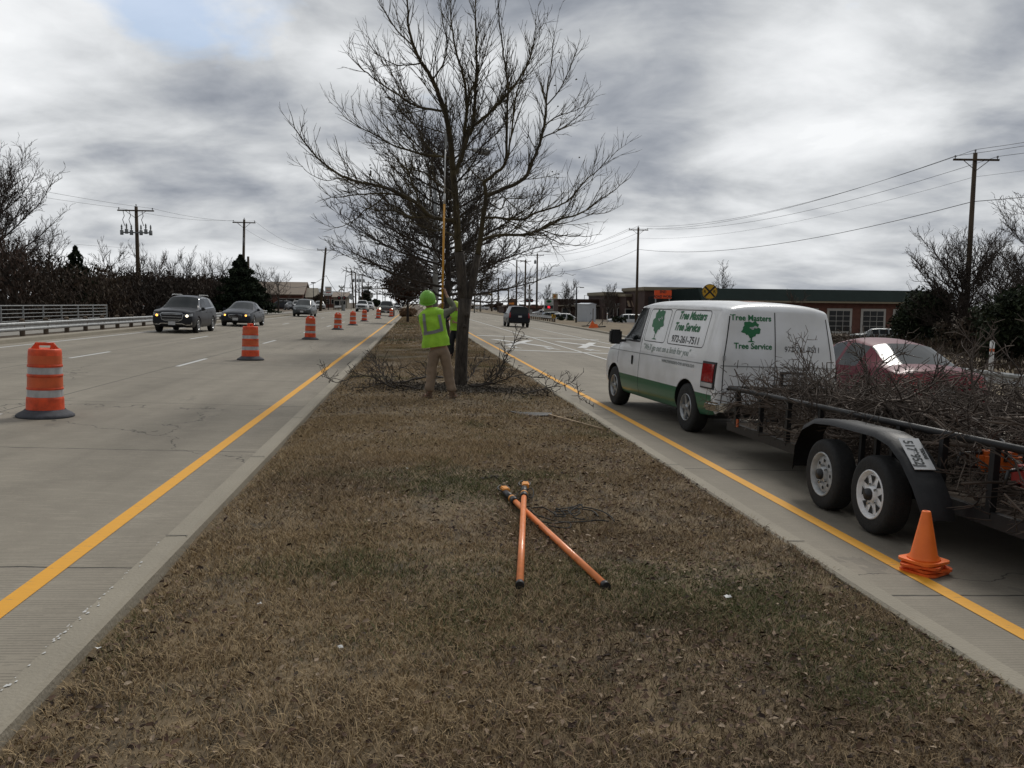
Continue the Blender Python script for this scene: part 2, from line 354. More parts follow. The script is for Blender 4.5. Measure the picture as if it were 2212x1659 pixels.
# ---------------- kerbs ----------------
def kerb(name, prof, fx, ys):
    b = MB(); n = len(prof)
    b.add([(fx(y)+u, y, zr(fx(y)+u)+h) for y in ys for u, h in prof], [(j*n+i, j*n+i+1, (j+1)*n+i+1, (j+1)*n+i) for j in range(len(ys)-1) for i in range(n-1)], False)
    o = b.build(name, M['kerb'], recalc=False); struct(o)
    # expansion gaps
    return o
KY = [-20]+[i*1.5 for i in range(0, 40)]+[70, 90, 120, 160, 215]
kerb('kerb_median_left', [(.015, 0), (.022, .05), (.048, .125), (.072, .148), (.20, .152), (.222, .135), (.23, -.03)], lambda y: -1.76, KY)
kerb('kerb_median_right', [(.195, 0), (.187, .05), (.165, .125), (.142, .148), (.015, .152), (-.005, .135), (-.012, .04)][::-1], lambda y: 2.74, KY)
kerb('kerb_outer_left', [(-.28, .0), (-.27, .13), (-.24, .152), (-.02, .15), (.01, .12), (.03, 0)], lambda y: -12.87, KY+[300, 500])
kerb('kerb_outer_right', [(-.03, 0), (-.01, .12), (.02, .15), (.2, .15), (.24, .10), (.3, -.02)], rr, KY+[300, 500])
sheet([.25, .6, 1.], RY, lambda t, y: zr(rr(y)+.2)+.13, 'tmp', M['dirt'])
bpy.data.objects.remove(bpy.data.objects['tmp'])
b = MB(); xs = [0, .2, .5, 1.]
b.add([(rr(y)+.27+(25-rr(y)-.27)*t, y, zr(rr(y)+.27)+.135+(-.40-(zr(rr(y)+.27)+.135))*t) for y in RY for t in xs], [(j*4+i, j*4+i+1, (j+1)*4+i+1, (j+1)*4+i) for j in range(len(RY)-1) for i in range(3)], True)
struct(b.build('verge_right', M['verge']))
sheet([-17.0, -16, -15, -14.2], [-20, 10, 30, 50, 70, 90, 120], lambda x, y: .515, 'sidewalk_left', M['conc'])
b = MB()
for y0 in [2.9+3.05*i for i in range(14)]:                   # kerb joints
    for x0, x1 in ((-1.69, -1.545), (2.745, 2.885)): b.add([(x0, y0, zr(x0)+.1545), (x1, y0, zr(x1)+.1545), (x1, y0+.012, zr(x1)+.1545), (x0, y0+.012, zr(x0)+.1545)], [(0, 1, 2, 3)])
struct(b.build('kerb_joint_gaps', M['seam']))
b = MB()                                                    # flaking white paint on the left kerb edge
for i in range(55):
    y = random.gauss(4.3, .75); x = -1.695+abs(random.gauss(0, .022)); s_ = random.uniform(.004, .014); z = zr(x)+.1535+0
    b.add([(x-s_*.5, y-s_, z), (x+s_*.5, y-s_*.6, z), (x+s_*.4, y+s_*.8, z), (x-s_*.3, y+s_, z)], [(0, 1, 2, 3)])
struct(b.build('kerb_paint_flakes', M['white']))
# ---------------- painted markings ----------------
def strip(b, x0, x1, y0, y1, x0b=None, x1b=None, dz=.004, n=1):
    x0b = x0 if x0b is None else x0b; x1b = x1 if x1b is None else x1b; vs = []
    for j in range(n+1):
        t = j/n; y = y0+(y1-y0)*t
        for a, c in ((x0, x0b), (x1, x1b)): x = a+(c-a)*t; vs.append((x, y, zr(x)+dz))
    b.add(vs, [(2*j, 2*j+1, 2*j+3, 2*j+2) for j in range(n)])
for nm, x in (('yellow_edge_line_left', -2.3), ('yellow_edge_line_right', 3.56)):
    b = MB(); strip(b, x-.062, x+.062, -10, 700, n=40); struct(b.build(nm, M['yellow']))
b = MB(); strip(b, -12.25, -12.14, 4, 700, n=40); struct(b.build('white_edge_line_left', M['white']))
b = MB()
for k in range(-1, 40):
    y0 = 11.55+12.2*k-1.75
    for x in (-5.86, -9.0): strip(b, x-.055, x+.055, y0+(0 if x > -6 else 1.6), y0+3.+(0 if x > -6 else 1.6))
struct(b.build('white_lane_dashes_left', M['white']))
b = MB(); strip(b, 7.03, 7.15, 14, 175, n=20); strip(b, 10.6, 10.71, 20, 90, n=20)
for k in range(8): strip(b, 10.6, 10.7, 100+12.2*k, 103+12.2*k)
struct(b.build('white_lane_lines_right', M['white']))
# railway crossing symbols on the right carriageway
b = MB()
def bar(p, q, wd, d0=.0085):
    p = Vector(p); q = Vector(q); n_ = (q-p).normalized(); s_ = Vector((-n_.y, n_.x))*wd/2
    vs = [p+s_, p-s_, q-s_, q+s_]; b.add([(v.x, v.y, zr(v.x)+d0) for v in vs], [(0, 1, 2, 3)])
for x0, x1 in ((3.75, 11.2),):
    bar((x0, 52.2), (x1, 51.6), .6); bar((x0-.1, 35.9), (x1, 35.4), .42)
for cx in (5.30, 8.85):
    bar((cx-1.0, 46.9), (cx+1.0, 39.9), .42); bar((cx+1.0, 46.9), (cx-1.0, 39.9), .42, .0125)
    bar((cx-.33, 43.4), (cx+.33, 43.4), 2.2, .0165)
    for sx in (-.85, .85):                                   # the two letters R, stretched along the road
        vs, fs = text_mesh('R', 1., bold=.02); b.add([(cx+sx+v[0]*.95, 37.6+v[1]*2.2, zr(cx+sx+v[0]*.95)+.0085) for v in vs], fs)
struct(b.build('railway_crossing_marking', M['white']))
# ---------------- median: soil sheet, dry grass, leaf litter ----------------
def mz(x, y):
    t = (x+1.53)/4.26
    return zr(x)+.125-.045*max(0, 1-abs(x+1.53)/.22)+.05*math.sin(math.pi*max(0, min(1, t)))+.014*math.sin(1.7*x+.9*y)*math.sin(.8*y)+.008*math.sin(4.1*x-2.7*y)
gx = [-1.535+4.27*i/24 for i in range(25)]; gy = [-2+.22*i for i in range(110)]+[24, 28, 34, 42, 55, 75, 100, 140, 215]
sheet(gx, gy, mz, 'median_soil', M['soil'])
def vn(x, y, s, seed=0):
    """value noise, vectorised"""
    x = x*s+seed*17.3; y = y*s+seed*9.1; xi = np.floor(x); yi = np.floor(y); fx = x-xi; fy = y-yi
    fx = fx*fx*(3-2*fx); fy = fy*fy*(3-2*fy)
    h = lambda a, b_: np.modf(np.abs(np.sin(a*127.1+b_*311.7+seed)*43758.5453))[0]
    return (h(xi, yi)*(1-fx)+h(xi+1, yi)*fx)*(1-fy)+(h(xi, yi+1)*(1-fx)+h(xi+1, yi+1)*fx)*fy
def mzv(x, y):
    t = np.clip((x+1.53)/4.26, 0, 1)
    return -SL*x+.125-.045*np.maximum(0, 1-np.abs(x+1.53)/.22)+.05*np.sin(math.pi*t)+.014*np.sin(1.7*x+.9*y)*np.sin(.8*y)+.008*np.sin(4.1*x-2.7*y)
TR = Vector((.93, 17.35))
def bare(x, y): return np.exp(-(((x-TR.x)/1.9)**2+((y-TR.y+.4)/1.5)**2)**2)
def grass_zone(name, y0, y1, n, hr, wr, five):
    # clumped positions: a share of the blades gathers round tuft centres
    nt_ = n//14; tx = rng.uniform(-1.5, 2.75, nt_); ty = rng.uniform(y0, y1, nt_)
    k = rng.integers(0, nt_, n); sp = .034 if five else .07
    x = tx[k]+rng.normal(0, sp, n); y = ty[k]+rng.normal(0, sp, n)
    u = rng.random(n) < .45; x = np.where(u, rng.uniform(-1.5, 2.75, n), x); y = np.where(u, rng.uniform(y0, y1, n), y)
    dens = .15+.85*np.clip(vn(x, y, 1.1, 3)*.8+vn(x, y, 4.5, 5)*.7-.15, 0, 1); dens *= 1-.93*bare(x, y)
    ok = (rng.random(n) < dens) & (x > -1.51) & (x < 2.77); x = x[ok]; y = y[ok]; n = len(x); z = mzv(x, y)-.004
    a = rng.uniform(0, 2*math.pi, n); hh = rng.uniform(*hr, n)*(.55+.7*vn(x, y, 1.6, 9)); ln = rng.uniform(.35, 1.5, n)*hh*1.15; wd = rng.uniform(*wr, n)
    la = rng.uniform(0, 2*math.pi, n); dx, dy = np.cos(la), np.sin(la); px, py = np.cos(a)*wd/2, np.sin(a)*wd/2
    green = vn(x, y, .42, 21)*.55+vn(x, y, 1.7, 22)*.35+.35*np.exp(-((y-7.6)/1.2)**2)*np.exp(-((x-.7)/1.3)**2)+rng.normal(0, .09, n)
    dry = .10+.12*np.clip((y-5)/6, 0, 1)+.62*vn(x, y, .5, 31)*.75+.22*vn(x, y, 2.3, 33)+.16*np.exp(-((y-11.8)/2.5)**2)+rng.normal(0, .13, n)
    t = np.where(rng.random(n) < .13, rng.uniform(0, .12, n), np.clip(dry+(rng.random(n) < .06)*.25, 0, .62)); t = np.where(green > .66, rng.uniform(.72, 1, n), t)
    if five:
        mxx, myy = x+dx*ln*.35, y+dy*ln*.35
        V = np.stack([np.stack([x-px, y-py, z], 1), np.stack([x+px, y+py, z], 1), np.stack([mxx+px*.8, myy+py*.8, z+hh*.62], 1),
                      np.stack([mxx-px*.8, myy-py*.8, z+hh*.62], 1), np.stack([x+dx*ln, y+dy*ln, z+hh*rng.uniform(.75, 1.05, n)], 1)], 1).reshape(-1, 3)
        o = np.arange(n)[:, None]*5; F = np.concatenate([o+[[0, 1, 2]], o+[[0, 2, 3]], o+[[3, 2, 4]]]); T = np.repeat(t, 5)
    else:
        V = np.stack([np.stack([x-px, y-py, z], 1), np.stack([x+px, y+py, z], 1), np.stack([x+dx*ln, y+dy*ln, z+hh], 1)], 1).reshape(-1, 3)
        F = np.arange(3*n).reshape(-1, 3); T = np.repeat(t, 3)
    o = npmesh(name, V, F, M['blade'], T); o['kind'] = 'stuff'; return o
if 1: grass_zone('dry_grass_near', 1.7, 6.2, 230000, (.022, .05), (.0026, .0056), True)
if 1: grass_zone('dry_grass_middle', 6.2, 12.5, 170000, (.025, .05), (.004, .008), False)
if 1: grass_zone('dry_grass_distant', 34, 110, 60000, (.04, .08), (.02, .045), False)
grass_zone('dry_grass_far', 12.5, 34, 170000, (.025, .055), (.007, .014), False)
def litter(name, m, xs_, ys_, size, flat=.5, tr=(0, 1), el_=.6):
    n = len(xs_); z = mzv(xs_, ys_)+rng.uniform(.006, .026, n); s = rng.uniform(*size, n); a = rng.uniform(0, 6.28, n)
    ux, uy = np.cos(a), np.sin(a); tl = rng.normal(0, flat, n); t2 = rng.normal(0, flat, n); c = rng.uniform(.15, .5, n)*s
    def P(u, v, h): return np.stack([xs_+(ux*u-uy*v*el_)*s, ys_+(uy*u+ux*v*el_)*s, z+np.maximum(-.012, (u*tl+v*t2)*s*.5+h*c)], 1)
    V = np.stack([P(-1, 0, 0), P(-.2, -.9, 1), P(.75, -.5, .8), P(1.1, 0, 0), P(.7, .55, .9), P(-.3, .85, 1)], 1).reshape(-1, 3)
    o = np.arange(n)[:, None]*6; F = np.concatenate([o+[[0, 1, 2, 3]], o+[[0, 3, 4, 5]]])
    q = npmesh(name, V, F, m, np.repeat(rng.uniform(*tr, n)**1.6, 6)); q['kind'] = 'stuff'; return q
n = 19000; x = rng.uniform(-1.5, 2.75, n); y = 1.8+rng.random(n)**1.5*13; k = (rng.random(n) < .16+.84*np.clip((vn(x, y, .8, 41)+.35*(x > .6)+.25*(y < 4)-.45)*1.6, 0, 1))
litter('leaf_litter', M['leaf'], x[k], y[k], (.009, .022), .5)
n = 13000; r_ = np.abs(rng.normal(0, .75, n)); a = rng.uniform(0, 6.28, n); x = TR.x-.1+r_*1.55*np.cos(a); y = TR.y-.65+r_*1.0*np.sin(a)
k = (x > -1.5) & (x < 2.7); litter('wood_chips', M['chip'], x[k], y[k], (.010, .028), .6, (0, .9), .35)
n = 700; x = rng.normal(1.15, .38, n); y = rng.normal(16.45, .25, n); litter('pale_wood_chips', M['chip'], x, y, (.012, .032), .6, (.55, 1), .3)
# ---------------- trees ----------------
class Tree:
    def __init__(s, seed=1): s.r = random.Random(seed); s.A = []; s.B = []; s.ra = []; s.rb = []; s.big = []
    def seg(s, a, b, ra, rb): s.A.append(tuple(a)); s.B.append(tuple(b)); s.ra.append(ra); s.rb.append(rb)
    def grow(s, p, d, L, r0, lvl, P):
        """one shoot: a curved chain of segments that throws side shoots"""
        r = s.r; n = max(2, min(9, int(L/P['step'])+1)); st = L/n; p = Vector(p); d = Vector(d).normalized(); side = r.choice((-1, 1))
        tip = P['tip']
        for i in range(n):
            t0 = i/n; t1 = (i+1)/n; ra = r0*(1-t0)**.8+tip; rb = r0*(1-t1)**.8+tip
            wob = P['wob']; d = (d+Vector((r.gauss(0, wob), r.gauss(0, wob), r.gauss(0, wob)+P['up']*(1 if lvl > 0 else .3)))).normalized()
            q = p+d*st; s.seg(p, q, ra, rb)
            if lvl > 0 and (i > 0 or L > 1.5*P['step']):
                k = P['kids'][min(len(P['kids'])-1, lvl-1)]; k = int(k)+(r.random() < k-int(k))
                for _ in range(k):
                    side = -side; ax = d.cross(Vector((r.gauss(0, 1), r.gauss(0, 1), r.gauss(0, 1)))).normalized()
                    an = r.uniform(*P['ang'])
                    nd = (Matrix.Rotation(an, 3, ax) @ d); nd.z += P.get('lift', .12)
                    f = r.uniform(.42, .85)*(1-.5*t1)
                    s.grow(p+(q-p)*r.random(), nd, max(P['step']*.8, L*f), max(tip*1.1, ra*.55), lvl-1, P)
            p = q
        return p
    def limb(s, pts, r0, r1, lvl, P, dens=1., Lk=1., planar=.5, start=.12):
        """a traced main limb: smooth tube plus side shoots along it"""
        pts = [Vector(p) for p in pts]; fine = []
        for i in range(len(pts)-1):
            p0 = pts[max(i-1, 0)]; p1 = pts[i]; p2 = pts[i+1]; p3 = pts[min(i+2, len(pts)-1)]
            for k in range(4):
                t = k/4; fine.append(.5*((2*p1)+(p2-p0)*t+(2*p0-5*p1+4*p2-p3)*t*t+(3*p1-p0-3*p2+p3)*t**3))
        fine.append(pts[-1]); n = len(fine); r = s.r
        for i in range(1, n-1): fine[i] = fine[i]+Vector((r.gauss(0, 1), r.gauss(0, 1), r.gauss(0, 1)))*.006
        rad = [r1+(r0-r1)*(1-i/(n-1))**.85 for i in range(n)]; s.big.append((fine, rad))
        tot = sum((fine[i+1]-fine[i]).length for i in range(n-1)); acc = 0; nxt = tot*start
        for i in range(n-1):
            e = fine[i+1]-fine[i]; l = e.length; d = e.normalized()
            while acc+l > nxt:
                t = nxt/tot; p = fine[i]+e*((nxt-acc)/l)
                ax = d.cross(Vector((r.gauss(0, planar), r.gauss(0, 1), r.gauss(0, planar)))).normalized()
                nd = Matrix.Rotation(r.uniform(.4, .95), 3, ax) @ d; nd.z += .28
                LL = Lk*r.uniform(.35, 1.)*(1.15-.75*t); s.grow(p, nd, LL, min(rad[i]*.42, P.get('sr', .0035+.0065*LL)), lvl if LL > .45 else max(0, lvl-1), P)
                nxt += r.uniform(.6, 1.4)*P['gap']/dens
            acc += l
    def build(s, mb, n=4, kmin=0.):
        mb.segs(s.A, s.B, np.maximum(s.ra, kmin), np.maximum(s.rb, kmin), n)
        for f, rad in s.big: mb.tube(f, rad, 9 if rad[0] > .05 else 6)
P0 = dict(step=.17, tip=.0021, wob=.065, up=.06, kids=[.5, .62, .8], ang=(.32, .75), gap=.112, lift=.15)
def px(pts, Y0, dy): # pixel polyline -> points; depth drifts by dy along the limb
    n = len(pts)-1; return [atY(a, b_, Y0+dy*i/max(n, 1)) for i, (a, b_) in enumerate(pts)]
def main_tree():
    root = thing('bare_oak_tree', 'tall bare oak with forked trunk being pruned, nearest tree on the median', 'tree', (TR.x, TR.y, zr(TR.x)+.12))
    t = Tree(11); Y = TR.y; tr = MB()
    inv = lambda p: Vector(p)-root.location
    trunk = [(994.6, 846), (995, 836), (996, 790), (998, 740), (1001, 690), (1005, 645)]
    pts = [inv(p) for p in px(trunk, Y, 0)]; tr.tube([pts[0]-Vector((0, 0, .1))]+pts, [.165, .152, .138, .128, .122, .124, .138], 18)
    tr.tube([inv(p) for p in px([(1003, 660), (999, 625), (996, 576), (992, 545)], Y, 0)], [.115, .108, .10, .098], 14)
    tr.tube([inv(p) for p in px([(1006, 660), (1016, 622), (1023, 600), (1032, 551)], Y, .1)], [.10, .088, .076, .07], 14)
    for a, b_, z in ((990, 622, .05), (1009, 680, .055), (1003, 705, .04)):           # healed pruning scars
        c = inv(atY(a, b_, Y-.13)); tr.lathe([(.0, -.02), (z*.6, -.018), (z, .0), (z*.9, .03)], c, 10, 'Y')
    tr.build('trunk', M['bark'], root)
    L = lambda pts_, r0, r1, dy, Y0=Y, lvl=2, Lk=1., **k: t.limb([inv(p) for p in px(pts_, Y0, dy)], r0*.84, r1*.8, lvl, P0, Lk=Lk*1.38, **k)
    L([(992, 545), (988.6, 514), (985, 441), (979, 368)], .098, .075, .1, dens=.45, lvl=2)
    L([(979, 368), (972, 294), (963, 250), (948, 206), (930, 165), (911, 136), (893, 99), (882, 55), (880, 0), (878, -60)], .072, .008, -.9, Y+.1, dens=1.25)
    L([(979, 380), (990, 358), (1001.5, 312.5), (1003, 283), (1009, 228), (1001, 165), (985, 110), (975, 50), (970, -40)], .062, .006, .9, Y+.1, dens=1.15)
    L([(996, 349), (1008, 300), (1021.7, 272), (1027, 202), (1029, 147), (1029, 92), (1027, 37), (1030, -60)], .055, .007, .2, Y+.1, dens=1.2)
    L([(1021.7, 272), (1051, 250), (1073, 228), (1099, 198.5), (1124, 165), (1143, 130), (1152, 90), (1158, 40)], .04, .004, -.8, Y+.1)
    L([(1009, 228), (1020, 190), (1040, 140), (1055, 90), (1070, 30)], .022, .004, 1.0, Y+.6, Lk=.8)
    L([(1032.6, 551), (1038, 514.6), (1043.7, 470.5), (1049, 423), (1045.5, 393)], .07, .045, .1, Y+.1, dens=.4)
    L([(1049, 425), (1088, 408), (1132, 386), (1150, 349), (1165, 312.5), (1176, 272), (1180, 228), (1183, 184), (1191, 140), (1198, 66)], .056, .005, .9, Y+.2, dens=1.15)
    L([(1176, 272), (1198, 254), (1227, 243), (1258, 232), (1286, 210)], .02, .003, .4, Y+.8, Lk=.7)
    L([(1165, 300), (1200, 285), (1235, 262), (1262, 236), (1282, 190)], .018, .003, -.5, Y+.7, Lk=.7)
    L([(1180, 228), (1205, 200), (1225, 160), (1245, 110), (1254, 80)], .018, .003, .3, Y+.9, Lk=.7)
    L([(1045.5, 393), (1069, 375), (1091.5, 349), (1095, 257), (1097, 184), (1088, 121), (1080, 60), (1075, -20)], .042, .005, -1.0, Y+.2, dens=1.1)
    L([(1092, 349), (1099, 331), (1110, 250), (1117, 198.5), (1139, 140), (1152, 92), (1165, 45)], .028, .004, -.7, Y-.6, dens=1.1)
    L([(1045.5, 395), (1030, 380), (1012, 362), (1004, 340)], .02, .004, -.6, Y+.2, Lk=.6)
    L([(1043.7, 470.5), (1073, 470.5), (1124.5, 474), (1161, 459.5), (1205, 445), (1235, 426), (1264, 390), (1301, 360), (1338, 320)], .034, .004, -1.3, Y+.1, dens=1.15)
    L([(1032, 530), (1050, 515), (1088, 507), (1132, 507), (1168.6, 496), (1213, 474), (1257, 459.5), (1290, 437), (1330, 408), (1363, 382)], .044, .004, .9, Y+.1, dens=1.15)
    L([(1132, 507), (1168, 502), (1198, 522), (1235, 529), (1262, 530), (1282, 522)], .018, .003, .3, Y+.5, Lk=.6)
    L([(1168, 497), (1210, 508), (1253, 511), (1275, 510), (1297, 505)], .016, .003, -.5, Y+.5, Lk=.55)
    L([(1257, 459), (1290, 463), (1320, 455), (1348, 440)], .012, .003, .2, Y+.8, Lk=.5)
    L([(1075, 411), (1115, 452), (1140, 470), (1165, 482)], .016, .003, -.3, Y+.2, Lk=.6)
    L([(1049, 432), (1080, 452), (1095, 430), (1130, 428), (1170, 420), (1210, 424)], .02, .003, 1., Y+.2, Lk=.7)
    L([(985, 478), (958, 474), (930, 467), (897, 437), (849, 412), (816, 401), (768, 391.5), (731, 375), (694.5, 349), (661, 312.5), (639, 279), (628, 246)], .058, .004, -1.1, Y, dens=1.15)
    L([(897, 437), (862, 422), (838, 419), (786, 419), (752, 423), (720, 426), (700, 412), (687, 393)], .026, .003, .5, Y-.4, Lk=.7)
    L([(838, 419), (812, 440), (786, 456), (768, 474), (731, 491), (708, 488), (689, 476)], .018, .003, .7, Y-.3, Lk=.5)
    L([(849, 412), (818, 402), (780, 408), (740, 385), (700, 390), (665, 372), (645, 350)], .016, .003, -1., Y-.5, Lk=.6)
    L([(930, 467), (890, 470), (850, 455), (800, 452), (760, 440), (730, 430)], .024, .003, 1.1, Y, Lk=.7)
    L([(977, 340), (950, 338), (922, 334.5), (878, 323.5), (845, 312.5), (808, 290), (772, 272), (742, 250), (727.5, 230)], .036, .004, .9, Y+.1, dens=1.1)
    L([(878, 323), (850, 296), (830, 270), (805, 245), (790, 220)], .016, .003, .4, Y+.5, Lk=.7)
    L([(954, 240), (911, 232), (882, 221), (863.5, 206), (830.5, 187), (794, 158), (768, 136), (748, 110)], .03, .004, -.6, Y-.2, dens=1.1)
    L([(863, 206), (860, 188), (845, 160), (825, 130), (812, 95)], .016, .003, .4, Y-.3, Lk=.6)
    L([(911, 136), (880, 140), (850, 138), (820, 120), (800, 100), (780, 70)], .018, .003, .6, Y-.5, Lk=.7)
    L([(893, 99), (860, 70), (840, 40), (818, 5), (800, -40)], .02, .003, .3, Y-.6, Lk=.8)
    L([(935, 172), (960, 130), (965, 90), (955, 40), (950, -30)], .02, .003, -.4, Y-.4, Lk=.8)
    L([(970, 290), (940, 282), (905, 270), (870, 262), (840, 240)], .018, .003, -.7, Y, Lk=.8)
    L([(983, 420), (950, 400), (915, 372), (880, 365), (845, 350), (815, 345)], .026, .003, 1.2, Y, Lk=.8)
    L([(990, 520), (960, 500), (930, 497), (890, 480), (850, 478), (815, 470)], .022, .003, -.8, Y, Lk=.7)
    for i in range(42):                                     # the last leaves still hanging on
        a, b_ = t.r.choice([(1150+t.r.gauss(0, 50), 250+t.r.gauss(0, 70)), (1220+t.r.gauss(0, 40), 400+t.r.gauss(0, 25)), (1000+t.r.gauss(0, 60), 170+t.r.gauss(0, 60)), (800, 370+t.r.gauss(0, 20))])
        t.grow(inv(atY(a, b_, Y+t.r.gauss(0, .5))), (t.r.gauss(0, 1), t.r.gauss(0, 1), -.2), .05, .012, 0, dict(P0, step=.03, wob=.6, tip=.006))
    mb = MB(); t.build(mb, 3); mb.build('crown', M['limb'], root); print('main tree segs', len(t.A))
    return root
def auto_tree(name, label, loc, H, Wd, seed, cat='tree', group=None, r0=.12, m='twig', P=None, fork=.25, n1=9, lvl=2, kmin=.0, flat=0., bm='bark', trunk_h=None, sway=.0, Lk=1.):
    root = thing(name, label, cat, loc, 0, group); t = Tree(seed); r = t.r; P = dict(P or P0); lead = [Vector((0, 0, -.1))]
    th = trunk_h or H*fork
    for i in range(1, 7): lead.append(Vector((r.gauss(0, .03*H*.3)+sway*i/6, r.gauss(0, .03*H*.3), H*.86*i/6)))
    tb = MB(); k = max(2, int(6*fork+1.5)); tb.tube(lead[:k+1], [r0*1.15*(1-.09*i) for i in range(k+1)], 9); tb.build('trunk', M[bm], root)
    t.limb(lead[k-1:], r0*.75, .006, lvl, P, start=.02, Lk=H*.16*Lk)
    for i in range(n1):
        h = th+(H*.78-th)*(i/(n1-1))**1.1; az = i*2.4+r.uniform(-.5, .5); ln = Wd*.5*(1-.35*(h/H))*r.uniform(.8, 1.12)*(1-.55*max(0, (h/H-.5)))
        rise = .25+1.3*(h/H)+r.uniform(-.1, .15)-flat; p = Vector((sway*h/H, 0, h)); pts = [p]
        for q in (.25, .5, .75, 1.): pts.append(p+Vector((math.cos(az)*ln*q, math.sin(az)*ln*q, ln*q*(rise*(.55+.45*q))))+Vector((r.gauss(0, .05), r.gauss(0, .05), r.gauss(0, .05)))*ln*.3)
        t.limb(pts, r0*.42*(1-.5*h/H), max(.004, kmin), lvl, P, start=.18, Lk=H*.16*Lk)
    mb = MB(); t.build(mb, 3, kmin); mb.build('crown', M[m], root); return root
main_tree()
g1 = 'bare trees along the grass median'
PD = dict(P0, step=.22, kids=[1.05, 1.05, 1.0], gap=.17, tip=.0045, lift=.08, wob=.1, sr=.012)
auto_tree('bare_oak_tree', 'dense twiggy bare tree standing on the median directly behind the tall pruned oak', (1.15, 31, .08), 8.9, 8.6, 5, group=g1, r0=.15, P=PD, n1=34, lvl=3, fork=.2, flat=.3, Lk=1.0)
auto_tree('bare_oak_tree', 'lower, wider bare tree with drooping twigs, third along the median', (1.0, 44, .08), 7.4, 12.5, 9, group=g1, r0=.15, P=dict(PD, step=.28, gap=.17, tip=.007, lift=0), n1=38, lvl=3, fork=.26, flat=.5, Lk=1.1)
def leafy(name, label, cat, loc, H, Wd, n, m, seed, leaf=.1, group=None, z0=.25, trunk=.1, lump=.35, twigs=True, cone=False, tint=(0, 1), hide_trunk=False):
    """crown of many small leaf-sized faces gathered in uneven clumps, with gaps"""
    g = np.random.default_rng(seed); root = thing(name, label, cat, loc, 0, group); nc = 26
    if cone:
        u = g.random(n)**1.35; z = H*(.06+.94*u); rad = Wd/2*(1-u)**.8*(.55+.45*np.sqrt(g.random(n)))*(1+.25*np.sin(z*7+g.random()*6)); a = g.uniform(0, 6.28, n)
        rad *= 1+.28*np.sin(a*5+z*3); P_ = np.stack([rad*np.cos(a), rad*np.sin(a), z], 1)
    else:
        c = g.normal(0, 1, (nc, 3)); c /= np.linalg.norm(c, axis=1)[:, None]; c *= g.uniform(.35, .85, (nc, 1)); k = g.integers(0, nc, n)
        d = g.normal(0, 1, (n, 3)); d /= np.linalg.norm(d, axis=1)[:, None]; d *= (g.random((n, 1))**.5)*lump*g.uniform(.7, 1.2, (nc, 1))[k]
        P_ = (c[k]+d)*np.array([Wd/2, Wd/2, H*(1-z0)/2])+np.array([0, 0, H*(1+z0)/2])
        P_[:, 2] = np.maximum(P_[:, 2], .02)
    s = leaf*g.uniform(.5, 1.3, n); u1 = g.normal(0, 1, (n, 3)); u1 /= np.linalg.norm(u1, axis=1)[:, None]; u2 = np.cross(u1, g.normal(0, 1, (n, 3))); u2 /= np.linalg.norm(u2, axis=1)[:, None]
    V = np.stack([P_-u1*s[:, None], P_+u2*s[:, None]*.45, P_+u1*s[:, None], P_-u2*s[:, None]*.45], 1).reshape(-1, 3)
    npmesh('crown', V, np.arange(4*n).reshape(-1, 4), m, np.repeat(g.uniform(*tint, n), 4), root)
    if not hide_trunk:
        t = Tree(seed); tb = MB(); tb.tube([(0, 0, -.1), (0, 0, H*z0), (.05, 0, H*.6)], [trunk*1.2, trunk, trunk*.4], 8)
        for i in range(7): t.grow((0, 0, H*(z0+.05*i)), (math.cos(i*2.4), math.sin(i*2.4), .8), Wd*.4, trunk*.4, 1, dict(P0, step=.5))
        t.build(tb, 3); tb.build('trunk', M['bark'], root)
    return root
M['russet'] = tintmat('russet_leaves', [(.03, .016, .012), (.06, .032, .022), (.10, .05, .032)], .8)
M['cedar'] = tintmat('cedar_needles', [(.008, .013, .008), (.020, .030, .016), (.038, .050, .026)], .9)
M['ever'] = tintmat('evergreen_leaves', [(.009, .014, .008), (.024, .034, .017), (.045, .056, .028)], .85)
M['scrub'] = tintmat('scrub_stems', [(.020, .016, .013), (.048, .037, .029), (.082, .060, .044), (.055, .052, .034)], .95)
M['tan'] = tintmat('tan_seed_heads', [(.12, .075, .045), (.20, .13, .08), (.28, .19, .12)], .9)
leafy('oak_tree', 'oak still holding russet leaves on the median, left of and beyond the bare trees', 'tree', (-.6, 74, .1), 5.9, 5.4, 9000, M['russet'], 4, leaf=.13, z0=.22)
leafy('ornamental_grass_clump', 'round clump of tan ornamental grass on the median far down the road', 'shrub', (-.9, 104, .1), 1.1, 1.9, 2600, M['tan'], 6, leaf=.16, z0=0., hide_trunk=True, lump=.6)
